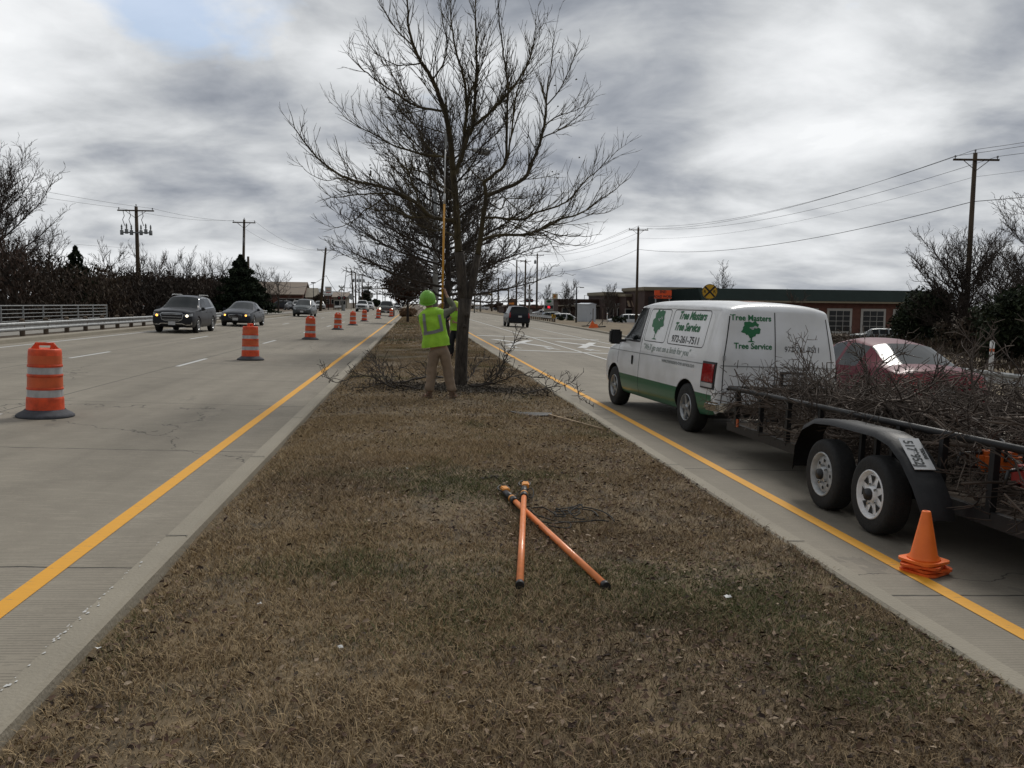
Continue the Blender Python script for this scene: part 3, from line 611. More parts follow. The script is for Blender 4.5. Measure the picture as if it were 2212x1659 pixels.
# ---------------- vehicles ----------------
# station rows: y, z_under, z_mid, z_belt, z_top, w_mid, w_belt, w_top, crown, lean ; local axes: +Y front, +X right, Z up
def loft_body(st, glass, shield, rearw, wheels, wr, W, mats, sub=2, crease=(.45, .35), cut=True, extra=None):
    """closed body cage -> subdivided -> wheel arches cut. mats: 0 paint 1 glass(side) 2 windscreen 3 rear window 4 arch black"""
    bm = bmesh.new(); rings = []
    for s in st:
        y, zu, zm, zb, zt, wm, wb, wt, cr = s[:9]; lean = s[9] if len(s) > 9 else 0
        P = [(0, zu), (wm*.55, zu), (wm*.92, zu+.02), (wm, zu+.16), (wm*1.005, zm), (wb, zb), (wt, zt-.035), (wt*.72, zt+cr*.6), (0, zt+cr)]
        row = []
        for sx in (1, -1):
            row.append([bm.verts.new((sx*x, y+(lean*(z-zb) if z > zb else 0), z)) for x, z in (P if sx == 1 else P[1:-1])])
        rr_ = row[0]; ll = [rr_[0]]+row[1]+[rr_[-1]]; rings.append((rr_, ll))
    cl = bm.edges.layers.float.new('crease_edge'); n = 9
    for i in range(len(rings)-1):
        for si in (0, 1):
            a, b = rings[i][si], rings[i+1][si]
            for k in range(n-1):
                q = (a[k], b[k], b[k+1], a[k+1]) if si == 1 else (a[k], a[k+1], b[k+1], b[k])
                f = bm.faces.new(q); f.smooth = True; f.material_index = 0
                if k == 5 and i in glass: f.material_index = 1
                if k in (6, 7) and i in shield: f.material_index = 2
                if k in (6, 7) and i in rearw: f.material_index = 3
                if k in (0, 1): f.material_index = 4
    for ends, fl in ((rings[0], 0), (rings[-1], 1)):
        a, b = ends
        for k in range(n-1):
            vs = [a[k], a[k+1], b[k+1], b[k]]; vs = [v for j, v in enumerate(vs) if v not in vs[:j]]
            if len(vs) < 3: continue
            if not fl: vs = vs[::-1]
            f = bm.faces.new(vs); f.smooth = True
            if k <= 1: f.material_index = 4
    bmesh.ops.recalc_face_normals(bm, faces=bm.faces)
    for e in bm.edges:
        mi = {f.material_index for f in e.link_faces}
        if len(mi) > 1: e[cl] = .75
    for r_ in rings:
        for side in r_:
            pass
    for i in range(len(rings)-1):
        for si in (0, 1):
            for k, c in ((5, crease[0]), (6, crease[1]), (2, .5)):
                e = bm.edges.get((rings[i][si][k], rings[i+1][si][k]))
                if e: e[cl] = max(e[cl], c)
    if extra: extra(bm, rings, cl)
    me = bpy.data.meshes.new('cage'); bm.to_mesh(me); bm.free()
    for m in mats: me.materials.append(m)
    o = bpy.data.objects.new('cage', me); COL.objects.link(o)
    md = o.modifiers.new('s', 'SUBSURF'); md.levels = sub; md.render_levels = sub
    cs = []
    if cut:
        cb = MB()
        for wy, wx in wheels:
            for sx in (-1, 1): cb.lathe([(wr+.055, sx*(W/2-.30)), (wr+.055, sx*(W/2+.2))][::sx], (0, wy, wr), 28, 'X', False)
        cme = cb.build('cutter', [M['black']]*5); 
        cme.data.polygons.foreach_set('material_index', [4]*len(cme.data.polygons)); bmx = bmesh.new(); bmx.from_mesh(cme.data); bmesh.ops.recalc_face_normals(bmx, faces=bmx.faces); bmx.to_mesh(cme.data); bmx.free()
        b = o.modifiers.new('b', 'BOOLEAN'); b.operation = 'DIFFERENCE'; b.object = cme; b.solver = 'EXACT'; cs.append(cme)
    r = evalmesh(o); bpy.data.objects.remove(o)
    for c in cs: bpy.data.objects.remove(c)
    return r
def split_parts(me, names, mats, root):
    """one mesh per material region of the finished shell"""
    src = bmesh.new(); src.from_mesh(me); res = {}
    for i, nm in enumerate(names):
        if nm is None: continue
        ids = i if isinstance(i, tuple) else (i,)
        if nm == 'body': ids = (0, 4)
        bm = src.copy(); bmesh.ops.delete(bm, geom=[f for f in bm.faces if f.material_index not in ids], context='FACES')
        if not bm.faces: bm.free(); continue
        nme = bpy.data.meshes.new(nm); bm.to_mesh(nme); bm.free()
        for m in mats: nme.materials.append(m)
        nme.set_sharp_from_angle(angle=R(38)); res[nm] = link(nm, nme, root)
        if nm == 'side_window': loose(res[nm])
    src.free(); return res
def loose(o):
    """each separate pane becomes an object of its own"""
    bm = bmesh.new(); bm.from_mesh(o.data); seen = set(); isl = []
    for v in bm.verts:
        if v in seen: continue
        st_ = [v]; seen.add(v); grp = []
        while st_:
            q = st_.pop(); grp.append(q.index)
            for e in q.link_edges:
                w_ = e.other_vert(q)
                if w_ not in seen: seen.add(w_); st_.append(w_)
        isl.append(set(grp))
    for i in isl:
        b2 = bm.copy(); b2.verts.index_update(); bmesh.ops.delete(b2, geom=[v for v in b2.verts if v.index not in i], context='VERTS')
        me = bpy.data.meshes.new(o.name.split('.')[0]); b2.to_mesh(me); b2.free()
        for m in o.data.materials: me.materials.append(m)
        me.set_sharp_from_angle(angle=R(38)); n_ = link(o.name.split('.')[0], me, o.parent)
    bm.free(); bpy.data.objects.remove(o)
def sedges(poly, maxl=.06):
    out_ = []
    for i in range(len(poly)):
        a = poly[i]; b = poly[(i+1) % len(poly)]; n = max(1, int(math.hypot(b[0]-a[0], b[1]-a[1])/maxl))
        for k in range(n): out_.append((a[0]+(b[0]-a[0])*k/n, a[1]+(b[1]-a[1])*k/n))
    return out_
class Skin:
    """lays flat outlines onto the finished body shell (lamps, grilles, lettering, panel gaps)"""
    def __init__(s, me):
        bm = bmesh.new(); bm.from_mesh(me); s.t = BVHTree.FromBMesh(bm); bm.free()
    def hit(s, u, v, side, off):
        o, d = {'L': ((-6, u, v), (1, 0, 0)), 'R': ((6, u, v), (-1, 0, 0)), 'B': ((u, -9, v), (0, 1, 0)), 'F': ((u, 9, v), (0, -1, 0)), 'T': ((u, v, 6), (0, 0, -1))}[side]
        h = s.t.ray_cast(Vector(o), Vector(d)); d = Vector(d)
        return (h[0]-d*off) if h[0] else None
    def put(s, mb, vs, fs, side, off=.004):
        pts = [s.hit(u, v, side, off) for u, v in vs]; ax = {'L': 0, 'R': 0, 'B': 1, 'F': 1, 'T': 2}[side]
        good = [p[ax] for p in pts if p]
        if not good: return
        md = sorted(good)[len(good)//2]
        for i, p in enumerate(pts):
            if p is None:
                u, v = vs[i]; p = {'L': (md, u, v), 'R': (md, u, v), 'B': (u, md, v), 'F': (u, md, v), 'T': (u, v, md)}[side]; pts[i] = Vector(p)
        mb.add(pts, fs)
    def poly(s, mb, poly, side, off=.004, thick=0., maxl=.05, smooth=True):
        """a filled outline cut into a fine grid so that it follows the shell"""
        us = [p[0] for p in poly]; vs_ = [p[1] for p in poly]
        bm = bmesh.new(); lp = sedges(poly, .2); f = bm.faces.new([bm.verts.new((u, v, 0)) for u, v in lp])
        for k, lo, hi in ((0, min(us), max(us)), (1, min(vs_), max(vs_))):
            n = int((hi-lo)/maxl)
            for i in range(1, n+1):
                c = lo+(hi-lo)*i/(n+1); pc = (c, 0, 0) if k == 0 else (0, c, 0); no = (1, 0, 0) if k == 0 else (0, 1, 0)
                bmesh.ops.bisect_plane(bm, geom=bm.verts[:]+bm.edges[:]+bm.faces[:], plane_co=pc, plane_no=no)
        bmesh.ops.triangulate(bm, faces=bm.faces); bm.verts.index_update(); vv = [(v.co.x, v.co.y) for v in bm.verts]; ff = [[v.index for v in f.verts] for f in bm.faces]
        be = [[e.verts[0].index, e.verts[1].index] for e in bm.edges if len(e.link_faces) == 1]; bm.free()
        s.put(mb, vv, ff, side, off+thick)
        if thick:
            o0 = len(mb.v); s.put(mb, vv, [], side, off*.0-.004)
            if len(mb.v) > o0: mb.add([], []); base = o0-len(vv); [(mb.f.append([base+a, base+b, o0+b, o0+a]), mb.m.append(mb.mi), mb.sm.append(False)) for a, b in be]
    def line(s, mb, pts, side, wd=.012, off=.003):
        q = []
        for i in range(len(pts)-1):
            a, b = Vector(pts[i]), Vector(pts[i+1]); n = max(1, int((b-a).length/.07)); q += [a+(b-a)*k/n for k in range(n)]
        q.append(Vector(pts[-1])); vs = []
        for i, p in enumerate(q):
            t = (q[min(i+1, len(q)-1)]-q[max(i-1, 0)]).normalized(); n_ = Vector((-t.y, t.x))*wd/2; vs += [tuple(p+n_), tuple(p-n_)]
        s.put(mb, vs, [(2*i, 2*i+1, 2*i+3, 2*i+2) for i in range(len(q)-1)], side, off)
    def text(s, mb, txt, u, v, size, side, flip=False, off=.005, **k):
        vs, fs = text_mesh(txt, size, **k); sg = -1 if flip else 1; s.put(mb, [(u+sg*a, v+b) for a, b in vs], fs, side, off)
def wheel(root, x, y, r, tw, side, rim='alloy', spokes=5, rimr=.62, rimmat=None):
    """tyre with a rim sub-part; side = -1 left / 1 right (outer face)"""
    tb = MB(); h = tw/2; pr = [(r*rimr, -h*.9), (r*.86, -h), (r*.965, -h*.86), (r, -h*.6), (r, h*.6), (r*.965, h*.86), (r*.86, h), (r*rimr, h*.9)]
    tb.lathe(pr, (0, 0, 0), 32, 'X', cap=False); ty = tb.build('wheel', M['rubber'], root); ty.location = (x, y, r)
    rb = MB(); f = side*h; R1 = r*rimr+.004; sg = side
    rb.lathe([(R1, f*.9), (R1*.97, f*1.0), (R1*.93, f*.96), (R1*.88, f*.55), (R1*.86, f*.35), (.0, f*.35)], (0, 0, 0), 32, 'X', cap=False)
    if rim == 'alloy':
        for k in range(spokes):
            a = 2*math.pi*k/spokes; c, s_ = math.cos(a), math.sin(a); w1, w2 = r*.10, r*.07
            pts = []
            for rad, w_, d in ((r*.08, w1, f*.80), (R1*.95, w2, f*.86)):
                for q in (-1, 1): pts.append((d, rad*c-q*w_*s_, rad*s_+q*w_*c))
            pts += [(p[0]-sg*.03, p[1], p[2]) for p in pts]; rb.add(pts, [(0, 1, 3, 2), (4, 6, 7, 5), (0, 2, 6, 4), (1, 5, 7, 3)])
        rb.lathe([(r*.13, f*.6), (r*.13, f*.86), (0, f*.88)], (0, 0, 0), 14, 'X')
    elif rim in ('steel', 'spoke'):
        rb.lathe([(R1*.86, f*.35), (R1*.80, f*.62), (R1*.42, f*.70), (R1*.36, f*.5), (R1*.3, f*.95), (0, f*.98)], (0, 0, 0), 28, 'X', cap=False)
    db = MB(); extra_ = MB()
    if rim == 'steel':
        for k in range(8):
            a = 2*math.pi*k/8; rb.mi = 1; rb.lathe([(R1*.085, f*.70), (0, f*.705)], (0, R1*.61*math.cos(a), R1*.61*math.sin(a)), 10, 'X', False)
    elif rim == 'spoke':
        for k in range(8):
            a = 2*math.pi*k/8; q = []; rb.mi = 1
            for rad, da in ((R1*.42, 0), (R1*.79, .24), (R1*.79, -.24)): q.append((f*.74, rad*math.cos(a+da), rad*math.sin(a+da)))
            rb.add(q, [(0, 1, 2)])
    elif rim == 'alloy':
        db.lathe([(R1*.85, f*.352), (0, f*.36)], (0, 0, 0), 20, 'X', False); db.build('brake_disc', M['seam'], ty)
    rb.build('rim', [rimmat or M['alloy'], M['seam']], ty)
    return ty
def paint(name, col, rough=.34, metal=0.): return mat(name, col, rough, metal, coat=.05, spec=.22, var=.06, vs=3)
def make_car(name, label, cat, loc, rz, sp, col, group=None, lights=True, detail=True):
    root = thing(name, label, cat, loc, rz, group); pm = paint(name+'_paint', col); mats = [pm, M['glass'], M['glass'], M['glass'], M['black']]
    W = sp['W']; me = loft_body(sp['st'], sp['glass'], sp['ws'], sp['rw'], [(y, 0) for y in sp['axles']], sp['r'], W, mats, cut=detail)
    split_parts(me, ['body', 'side_window', 'windscreen', 'rear_window'], mats, root); K = Skin(me)
    F, B = sp['st'][0][0], sp['st'][-1][0]
    for y in sp['axles']:
        for s_ in (-1, 1): wheel(root, s_*(W/2-.125), y, sp['r'], .23, s_, spokes=sp.get('spokes', 5))
    for s_ in (-1, 1):
        mb = MB(); my, mzz = sp['mirror']; mb.box((s_*(W/2+.06), my, mzz), (.2, .1, .15), bev=.04); mb.box((s_*(W/2-.04), my-.01, mzz-.07), (.12, .05, .04)); mb.build('wing_mirror', pm if sp.get('mp') else M['black'], root)
        if sp.get('head'):
            mb = MB(); p = [(s_*a, b) for a, b in sp['head']]; K.poly(mb, p, 'F', .004, .012); mb.build('headlight', M['lamp'], root)
            if lights:
                mb = MB(); hx, hz, hr = sp['bulb']; ph = K.hit(s_*hx, hz, 'F', .03)
                if ph: mb.lathe([(hr, -.02), (hr*.9, .0), (0, .012)], ph, 14, 'Y'); mb.build('headlamp_bulb', M['amber'] if (lights == 'amber' or (lights == 'mix' and s_ > 0)) else M['lampon'], root)
        if sp.get('tail'):
            mb = MB(); p = [(s_*a, b) for a, b in sp['tail']]; K.poly(mb, p, 'B', .006, .015); mb.build('tail_light', M['tail'], root)
    if sp.get('grille'):
        mb = MB(); K.poly(mb, sp['grille'], 'F', .003, .006); g = mb.build('grille', M['black'], root)
        mb = MB(); gp = sp['grille']; xs_ = [p[0] for p in gp]; zs = [p[1] for p in gp]
        for k in range(sp.get('bars', 3)):
            z = min(zs)+(max(zs)-min(zs))*(k+.5)/sp.get('bars', 3); hw = max(xs_)*.86; K.line(mb, [(-hw, z), (hw, z)], 'F', .022, .024)
        K.line(mb, gp+[gp[0]], 'F', .028, .026); mb.build('grille_trim', M['chrome'], g)
    if sp.get('intake'):
        mb = MB(); K.poly(mb, sp['intake'], 'F', .004, .004); mb.build('air_intake', M['black'], root)
    if sp.get('chrome_line'):
        mb = MB()
        for s_ in (-1, 1): K.line(mb, [(s_*a, b) for a, b in sp['chrome_line']], 'F', .035, .012)
        mb.build('bumper_trim', M['chrome'], root)
    for side, key in (('F', 'fplate'), ('B', 'rplate')):
        if sp.get(key):
            u, v = sp[key]; mb = MB(); p = K.hit(u, v, side, .02)
            if p: mb.box(p, (.31, .012, .155)); mb.build('number_plate', M['plate'], root)
    if sp.get('rbump'):
        z0, z1 = sp['rbump']; mb = MB(); K.poly(mb, [(-W*.42, z0), (W*.42, z0), (W*.42, z1), (-W*.42, z1)], 'B', .006, .03); mb.build('rear_bumper', pm if not sp.get('chromeb') else M['chrome'], root)
    if detail:
        for side in 'LR':
            for ln in sp.get('seams', []): mb = MB(); K.line(mb, ln, side, .014); mb.build('door_seam', M['seam'], root)
        for side, sx in (('L', -1), ('R', 1)):
            for y in sp.get('handles', []):
                p = K.hit(y, sp['st'][3][3]-.12, side, .02)
                if p: mb = MB(); mb.box(p, (.03, .16, .03), bev=.01); mb.build('door_handle', pm, root)
        for side in 'LR' if sp.get('trim') else ''  : mb = MB(); K.line(mb, sp['trim'], side, .035, .006); mb.build('window_trim', M['chrome'], root)
        if sp.get('rails'):
            for s_ in (-1, 1):
                y0, y1, z = sp['rails']; mb = MB(); mb.tube([(s_*.62, y0, z-.06), (s_*.62, y0+.12, z), (s_*.62, y1-.12, z), (s_*.62, y1, z-.06)], .022, 8); mb.build('roof_rail', M['steel'], root)
    bpy.data.meshes.remove(me); return root
def S(*rows): return list(rows)
SUV = dict(W=1.92, r=.37, axles=(1.45, -1.41), glass=(4, 6, 8), ws=(3,), rw=(9,), mirror=(.95, 1.12), mp=0, spokes=5,
  st=S((2.46, .42, .62, .82, .88, .74, .72, .55, .01), (2.40, .27, .65, .98, 1.02, .88, .83, .62, .02), (2.0, .24, .68, 1.04, 1.08, .955, .90, .68, .03), (1.05, .24, .68, 1.08, 1.13, .96, .91, .78, .04),
       (.30, .24, .68, 1.10, 1.64, .96, .90, .64, .05), (-.32, .24, .68, 1.10, 1.70, .96, .90, .66, .05), (-.42, .24, .68, 1.10, 1.70, .96, .90, .66, .05), (-1.28, .24, .68, 1.13, 1.68, .96, .90, .65, .05), (-1.40, .24, .68, 1.14, 1.68, .96, .90, .65, .05),
       (-2.05, .25, .68, 1.16, 1.63, .95, .88, .62, .04), (-2.36, .28, .68, 1.14, 1.18, .93, .85, .68, .02), (-2.46, .40, .66, .96, 1.0, .84, .76, .62, .01)),
  head=[(.52, .86), (.86, .92), (.88, .80), (.60, .74)], bulb=(.66, .80, .05), tail=[(.60, 1.08), (.84, 1.08), (.87, .86), (.62, .86)],
  grille=[(-.44, .62), (-.50, .86), (-.42, .92), (.42, .92), (.50, .86), (.44, .62), (.30, .56), (-.30, .56)], bars=3, intake=[(-.78, .34), (.78, .34), (.70, .48), (-.70, .48)],
  chrome_line=[(.0, .44), (.45, .44), (.60, .38), (.84, .40), (.86, .50)], fplate=(0, .45), rplate=(0, .88), rails=(-1.75, .15, 1.76), trim=[(.85, 1.14), (.25, 1.60), (-.4, 1.64), (-1.35, 1.62), (-1.75, 1.50), (-1.95, 1.20), (.85, 1.12)],
  seams=[[(.98, .5), (.98, 1.05)], [(-.38, .35), (-.38, 1.12)], [(-1.22, .6), (-1.30, 1.12)]], handles=(-.15, -1.05))
SED = dict(W=1.9, r=.345, axles=(1.60, -1.47), glass=(4, 6), ws=(3,), rw=(7,), mirror=(.75, 1.0), mp=1, spokes=5,
  st=S((2.53, .36, .52, .66, .72, .72, .68, .5, .01), (2.45, .22, .52, .78, .83, .88, .80, .60, .02), (2.0, .2, .56, .88, .93, .94, .86, .66, .04), (1.02, .2, .58, .95, 1.01, .95, .88, .76, .05),
       (.15, .2, .6, .98, 1.40, .95, .87, .58, .05), (-.38, .2, .6, .98, 1.47, .95, .87, .60, .05), (-.46, .2, .6, .98, 1.47, .95, .87, .60, .05), (-1.12, .2, .6, 1.0, 1.40, .95, .86, .58, .04), (-1.85, .22, .6, 1.02, 1.08, .93, .82, .66, .03),
       (-2.38, .26, .6, 1.0, 1.05, .88, .78, .62, .01), (-2.5, .36, .56, .80, .86, .78, .70, .55, .0)),
  head=[(.50, .72), (.80, .76), (.84, .66), (.54, .60)], bulb=(.60, .67, .05), tail=[(.45, .92), (.80, .92), (.82, .78), (.5, .78)],
  grille=[(-.36, .56), (-.38, .70), (.38, .70), (.36, .56), (.24, .50), (-.24, .50)], bars=1, intake=[(-.75, .28), (.75, .28), (.68, .40), (-.68, .40)], fplate=(0, .45), rplate=(0, .66),
  seams=[[(.95, .4), (.95, .95)], [(-.42, .3), (-.42, 1.0)], [(-1.2, .7), (-1.15, 1.0)]], handles=(-.2, -1.0))
VANM = dict(W=1.95, r=.335, axles=(1.5, -1.5), glass=(4, 6, 8), ws=(3,), rw=(9,), mirror=(1.15, 1.12), mp=1, spokes=7,
  st=S((2.52, .40, .55, .70, .76, .74, .70, .5, .01), (2.44, .24, .58, .86, .92, .88, .82, .6, .02), (2.1, .22, .62, .98, 1.04, .95, .88, .66, .04), (1.55, .22, .65, 1.05, 1.12, .97, .90, .76, .05),
       (.5, .22, .68, 1.08, 1.66, .975, .89, .64, .05), (-.25, .22, .68, 1.08, 1.74, .975, .89, .66, .05), (-.33, .22, .68, 1.08, 1.74, .975, .89, .66, .05), (-1.25, .22, .68, 1.08, 1.73, .975, .89, .65, .05), (-1.33, .22, .68, 1.08, 1.73, .975, .89, .65, .05),
       (-2.2, .24, .68, 1.08, 1.68, .96, .88, .62, .04), (-2.44, .28, .68, 1.06, 1.1, .93, .85, .68, .02), (-2.54, .38, .62, .85, .9, .82, .76, .6, .01)),
  head=[(.50, .80), (.80, .90), (.86, .78), (.60, .66)], bulb=(.64, .76, .04), tail=[(.62, 1.2), (.82, 1.2), (.86, .82), (.68, .82)],
  grille=[(-.40, .62), (-.46, .78), (.46, .78), (.40, .62)], bars=1, intake=[(-.6, .32), (.6, .32), (.55, .46), (-.55, .46)], fplate=(0, .52), rplate=(0, .85),
  seams=[[(.9, .4), (.9, 1.05)], [(-.3, .3), (-.3, 1.08)]], handles=(-.1, -.5))
BSUV = dict(W=2.02, r=.41, axles=(1.5, -1.45), glass=(4, 6, 8), ws=(3,), rw=(9,), mirror=(1.0, 1.25), mp=0, spokes=6,
  st=S((2.56, .50, .72, .98, 1.04, .82, .80, .65, .01), (2.50, .36, .75, 1.12, 1.18, .95, .92, .74, .02), (2.0, .34, .8, 1.18, 1.23, 1.0, .96, .78, .03), (1.1, .34, .8, 1.20, 1.26, 1.01, .97, .84, .04),
       (.5, .34, .8, 1.22, 1.84, 1.01, .96, .72, .05), (-.2, .34, .8, 1.22, 1.90, 1.01, .96, .74, .05), (-.3, .34, .8, 1.22, 1.90, 1.01, .96, .74, .05), (-1.25, .34, .8, 1.22, 1.89, 1.01, .96, .74, .05), (-1.38, .34, .8, 1.22, 1.89, 1.01, .96, .74, .05),
       (-2.32, .34, .8, 1.23, 1.85, 1.0, .95, .73, .04), (-2.50, .38, .8, 1.18, 1.22, .98, .93, .80, .01), (-2.56, .45, .75, 1.02, 1.06, .94, .88, .76, .01)),
  head=[(.58, 1.05), (.88, 1.08), (.90, .86), (.60, .84)], bulb=(.74, .96, .07), tail=[(.80, 1.34), (.93, 1.30), (.96, .86), (.80, .86)],
  grille=[(-.55, .80), (-.55, 1.04), (.55, 1.04), (.55, .80)], bars=2, fplate=(0, .6), rplate=(0.05, .98), rbump=(.50, .72),
  seams=[[(1.0, .5), (1.0, 1.2)], [(-.25, .4), (-.25, 1.2)]], handles=(-.1, -1.1))
PICK = dict(W=2.03, r=.41, axles=(1.85, -1.8), glass=(4, 6), ws=(3,), rw=(), mirror=(1.15, 1.32), mp=0, spokes=6,
  st=S((2.92, .52, .74, 1.02, 1.08, .84, .82, .66, .01), (2.86, .40, .78, 1.16, 1.22, .97, .92, .74, .02), (2.3, .38, .8, 1.24, 1.29, 1.01, .96, .78, .03), (1.35, .38, .8, 1.26, 1.31, 1.01, .97, .84, .04),
       (.65, .38, .8, 1.27, 1.84, 1.01, .95, .68, .05), (.15, .38, .8, 1.27, 1.92, 1.01, .95, .70, .05), (.05, .38, .8, 1.27, 1.92, 1.01, .95, .70, .05), (-.72, .38, .8, 1.27, 1.88, 1.01, .95, .68, .05), (-.92, .38, .8, 1.27, 1.34, 1.01, .95, .82, .0),
       (-1.0, .38, .8, 1.22, 1.25, 1.01, .96, .88, .0), (-2.8, .40, .8, 1.22, 1.25, 1.01, .96, .88, .0), (-2.92, .50, .78, 1.16, 1.2, .97, .92, .84, .0)),
  head=[(.62, 1.04), (.92, 1.06), (.94, .84), (.64, .82)], bulb=(.76, .94, .09), tail=[(.84, 1.15), (.95, 1.15), (.96, .8), (.84, .8)],
  grille=[(-.58, .72), (-.62, 1.08), (.62, 1.08), (.58, .72)], bars=2, intake=[(-.7, .46), (.7, .46), (.7, .58), (-.7, .58)], chrome_line=[(0, .66), (.9, .66)], fplate=(0, .55), rplate=(0, .62),
  seams=[[(1.2, .5), (1.2, 1.25)], [(.1, .5), (.1, 1.25)], [(-.85, .5), (-.85, 1.2)]], handles=(.3, -.5))
LN = math.pi                                             # left carriageway cars face the camera
def onroad(px_, py_, back=0.): p = G(px_, py_); return p
g = 'cars driving towards the camera'
def place(spec, xc, yfront, left=True):
    F = spec['st'][0][0]; return (xc, yfront+(F if left else -F), zr(xc))
tilt = lambda o: setattr(o, 'rotation_euler', (0, 0, o.rotation_euler.z)) or o
def roll(o):
    s_ = math.atan(SL); o.rotation_euler = (Matrix.Rotation(s_, 3, 'Y') @ Matrix.Rotation(o.rotation_euler.z, 3, 'Z')).to_euler(); return o
def put_car(name, label, cat, spec, col, px_, py_, left=True, **k):
    p = G(px_, py_); return roll(make_car(name, label, cat, place(spec, p.x, p.y, left), LN+k.pop('dr', 0) if left else k.pop('dr', 0), spec, col, **k))
put_car('suv', 'dark grey SUV with chrome grille, nearest of the oncoming cars', 'car', SUV, (.020, .022, .027), 371, 719.5, group=g, lights='mix')
put_car('sedan', 'dark grey luxury sedan with four lit headlamps, just behind the chrome-grilled SUV', 'car', SED, (.028, .032, .04), 508, 705.5, group=g, lights='amber')
put_car('minivan', 'grey-green minivan with unlit headlamps, behind the dark sedan in the outer lane', 'car', VANM, (.075, .085, .088), 651.5, 684.5, group=g, lights=None)
put_car('pickup_truck', 'white pickup truck with one lit headlamp, in the outer lane beyond the minivan', 'pickup truck', PICK, (.62, .63, .64), 780.5, 673.8, group=g, lights=False)
put_car('pickup_truck', 'dark olive pickup truck with both headlamps lit, beside the farthest orange barrels', 'pickup truck', PICK, (.05, .055, .048), 833.5, 682.8, group=g, lights=True)
put_car('sedan', 'white car partly hidden behind the white pickup truck', 'car', SUV, (.60, .61, .62), 796.5, 669.5, group=g, lights=None)
put_car('suv', 'white SUV following close behind the dark olive pickup truck', 'car', SUV, (.60, .61, .62), 858.5, 671.5, group=g, lights=None, detail=False)
put_car('suv', 'dark SUV small at the crest of the road, farthest oncoming car', 'car', SUV, (.03, .035, .045), 868, 662.6, group=g, lights=None, detail=False)
put_car('suv', 'black SUV with tinted windows driving away in the right carriageway, seen from behind', 'car', BSUV, (.012, .014, .02), 1107.5, 704, left=False, lights=None)
# ---------------- the tree-service van ----------------
def two_tone():
    """white body, green lower flank (painted on), slightly grimy"""
    m = mat('van_paint', (.66, .67, .68), .3, 0, coat=.4); t = m.node_tree; b = t.nodes['Principled BSDF']; L = t.links
    n = lambda ty, **k: [x := t.nodes.new(ty), [setattr(x, a, v) for a, v in k.items()]][0]
    def mt(op, *a):
        x = n('ShaderNodeMath', operation=op)
        for i, v in enumerate(a):
            if isinstance(v, (int, float)): x.inputs[i].default_value = v
            else: L.new(v, x.inputs[i])
        return x.outputs[0]
    c = n('ShaderNodeTexCoord').outputs['Object']; s = n('ShaderNodeSeparateXYZ'); L.new(c, s.inputs[0])
    g = mt('MULTIPLY', mt('LESS_THAN', s.outputs[2], .655), mt('GREATER_THAN', s.outputs[1], -2.5)); g = mt('MAXIMUM', g, mt('MULTIPLY', mt('LESS_THAN', s.outputs[2], .5), mt('GREATER_THAN', mt('ABSOLUTE', s.outputs[0]), .93)))
    g = mt('MULTIPLY', g, mt('LESS_THAN', s.outputs[1], 1.62))
    d = n('ShaderNodeTexNoise'); d.inputs['Scale'].default_value = 2.4; d.inputs['Detail'].default_value = 6; L.new(c, d.inputs[0])
    r = n('ShaderNodeValToRGB'); r.color_ramp.elements[0].position = .35; r.color_ramp.elements[0].color = (.74, .745, .74, 1); r.color_ramp.elements[1].position = .62; r.color_ramp.elements[1].color = (.86, .87, .885, 1); L.new(d.outputs[0], r.inputs[0])
    mx = n('ShaderNodeMix', data_type='RGBA'); L.new(g, mx.inputs[0]); L.new(r.outputs[0], mx.inputs[6]); mx.inputs[7].default_value = (.018, .13, .062, 1)
    L.new(mx.outputs[2], b.inputs['Base Color']); return m
M['vanpaint'] = two_tone(); M['vangreen'] = mat('sign_green', (.012, .16, .055), .5); M['vanblack'] = mat('sign_black', (.03, .035, .035), .5)
M['vanfaded'] = mat('faded_lettering', (.20, .34, .27), .6, var=.4, vs=9, col2=(.36, .42, .39)); M['vanwebl'] = mat('dark_lettering', (.10, .12, .12), .5)
M['pinkpatch'] = mat('faded_red_patch', (.42, .22, .19), .6, var=.3, vs=6); M['redlens'] = mat('red_lens', (.30, .008, .008), .12, coat=.6, var=.25, vs=30); M['clearlens'] = mat('clear_lens', (.50, .50, .50), .1, coat=.6)
M['rust'] = mat('rusty_edge', (.10, .06, .04), .8, var=.5, vs=30)
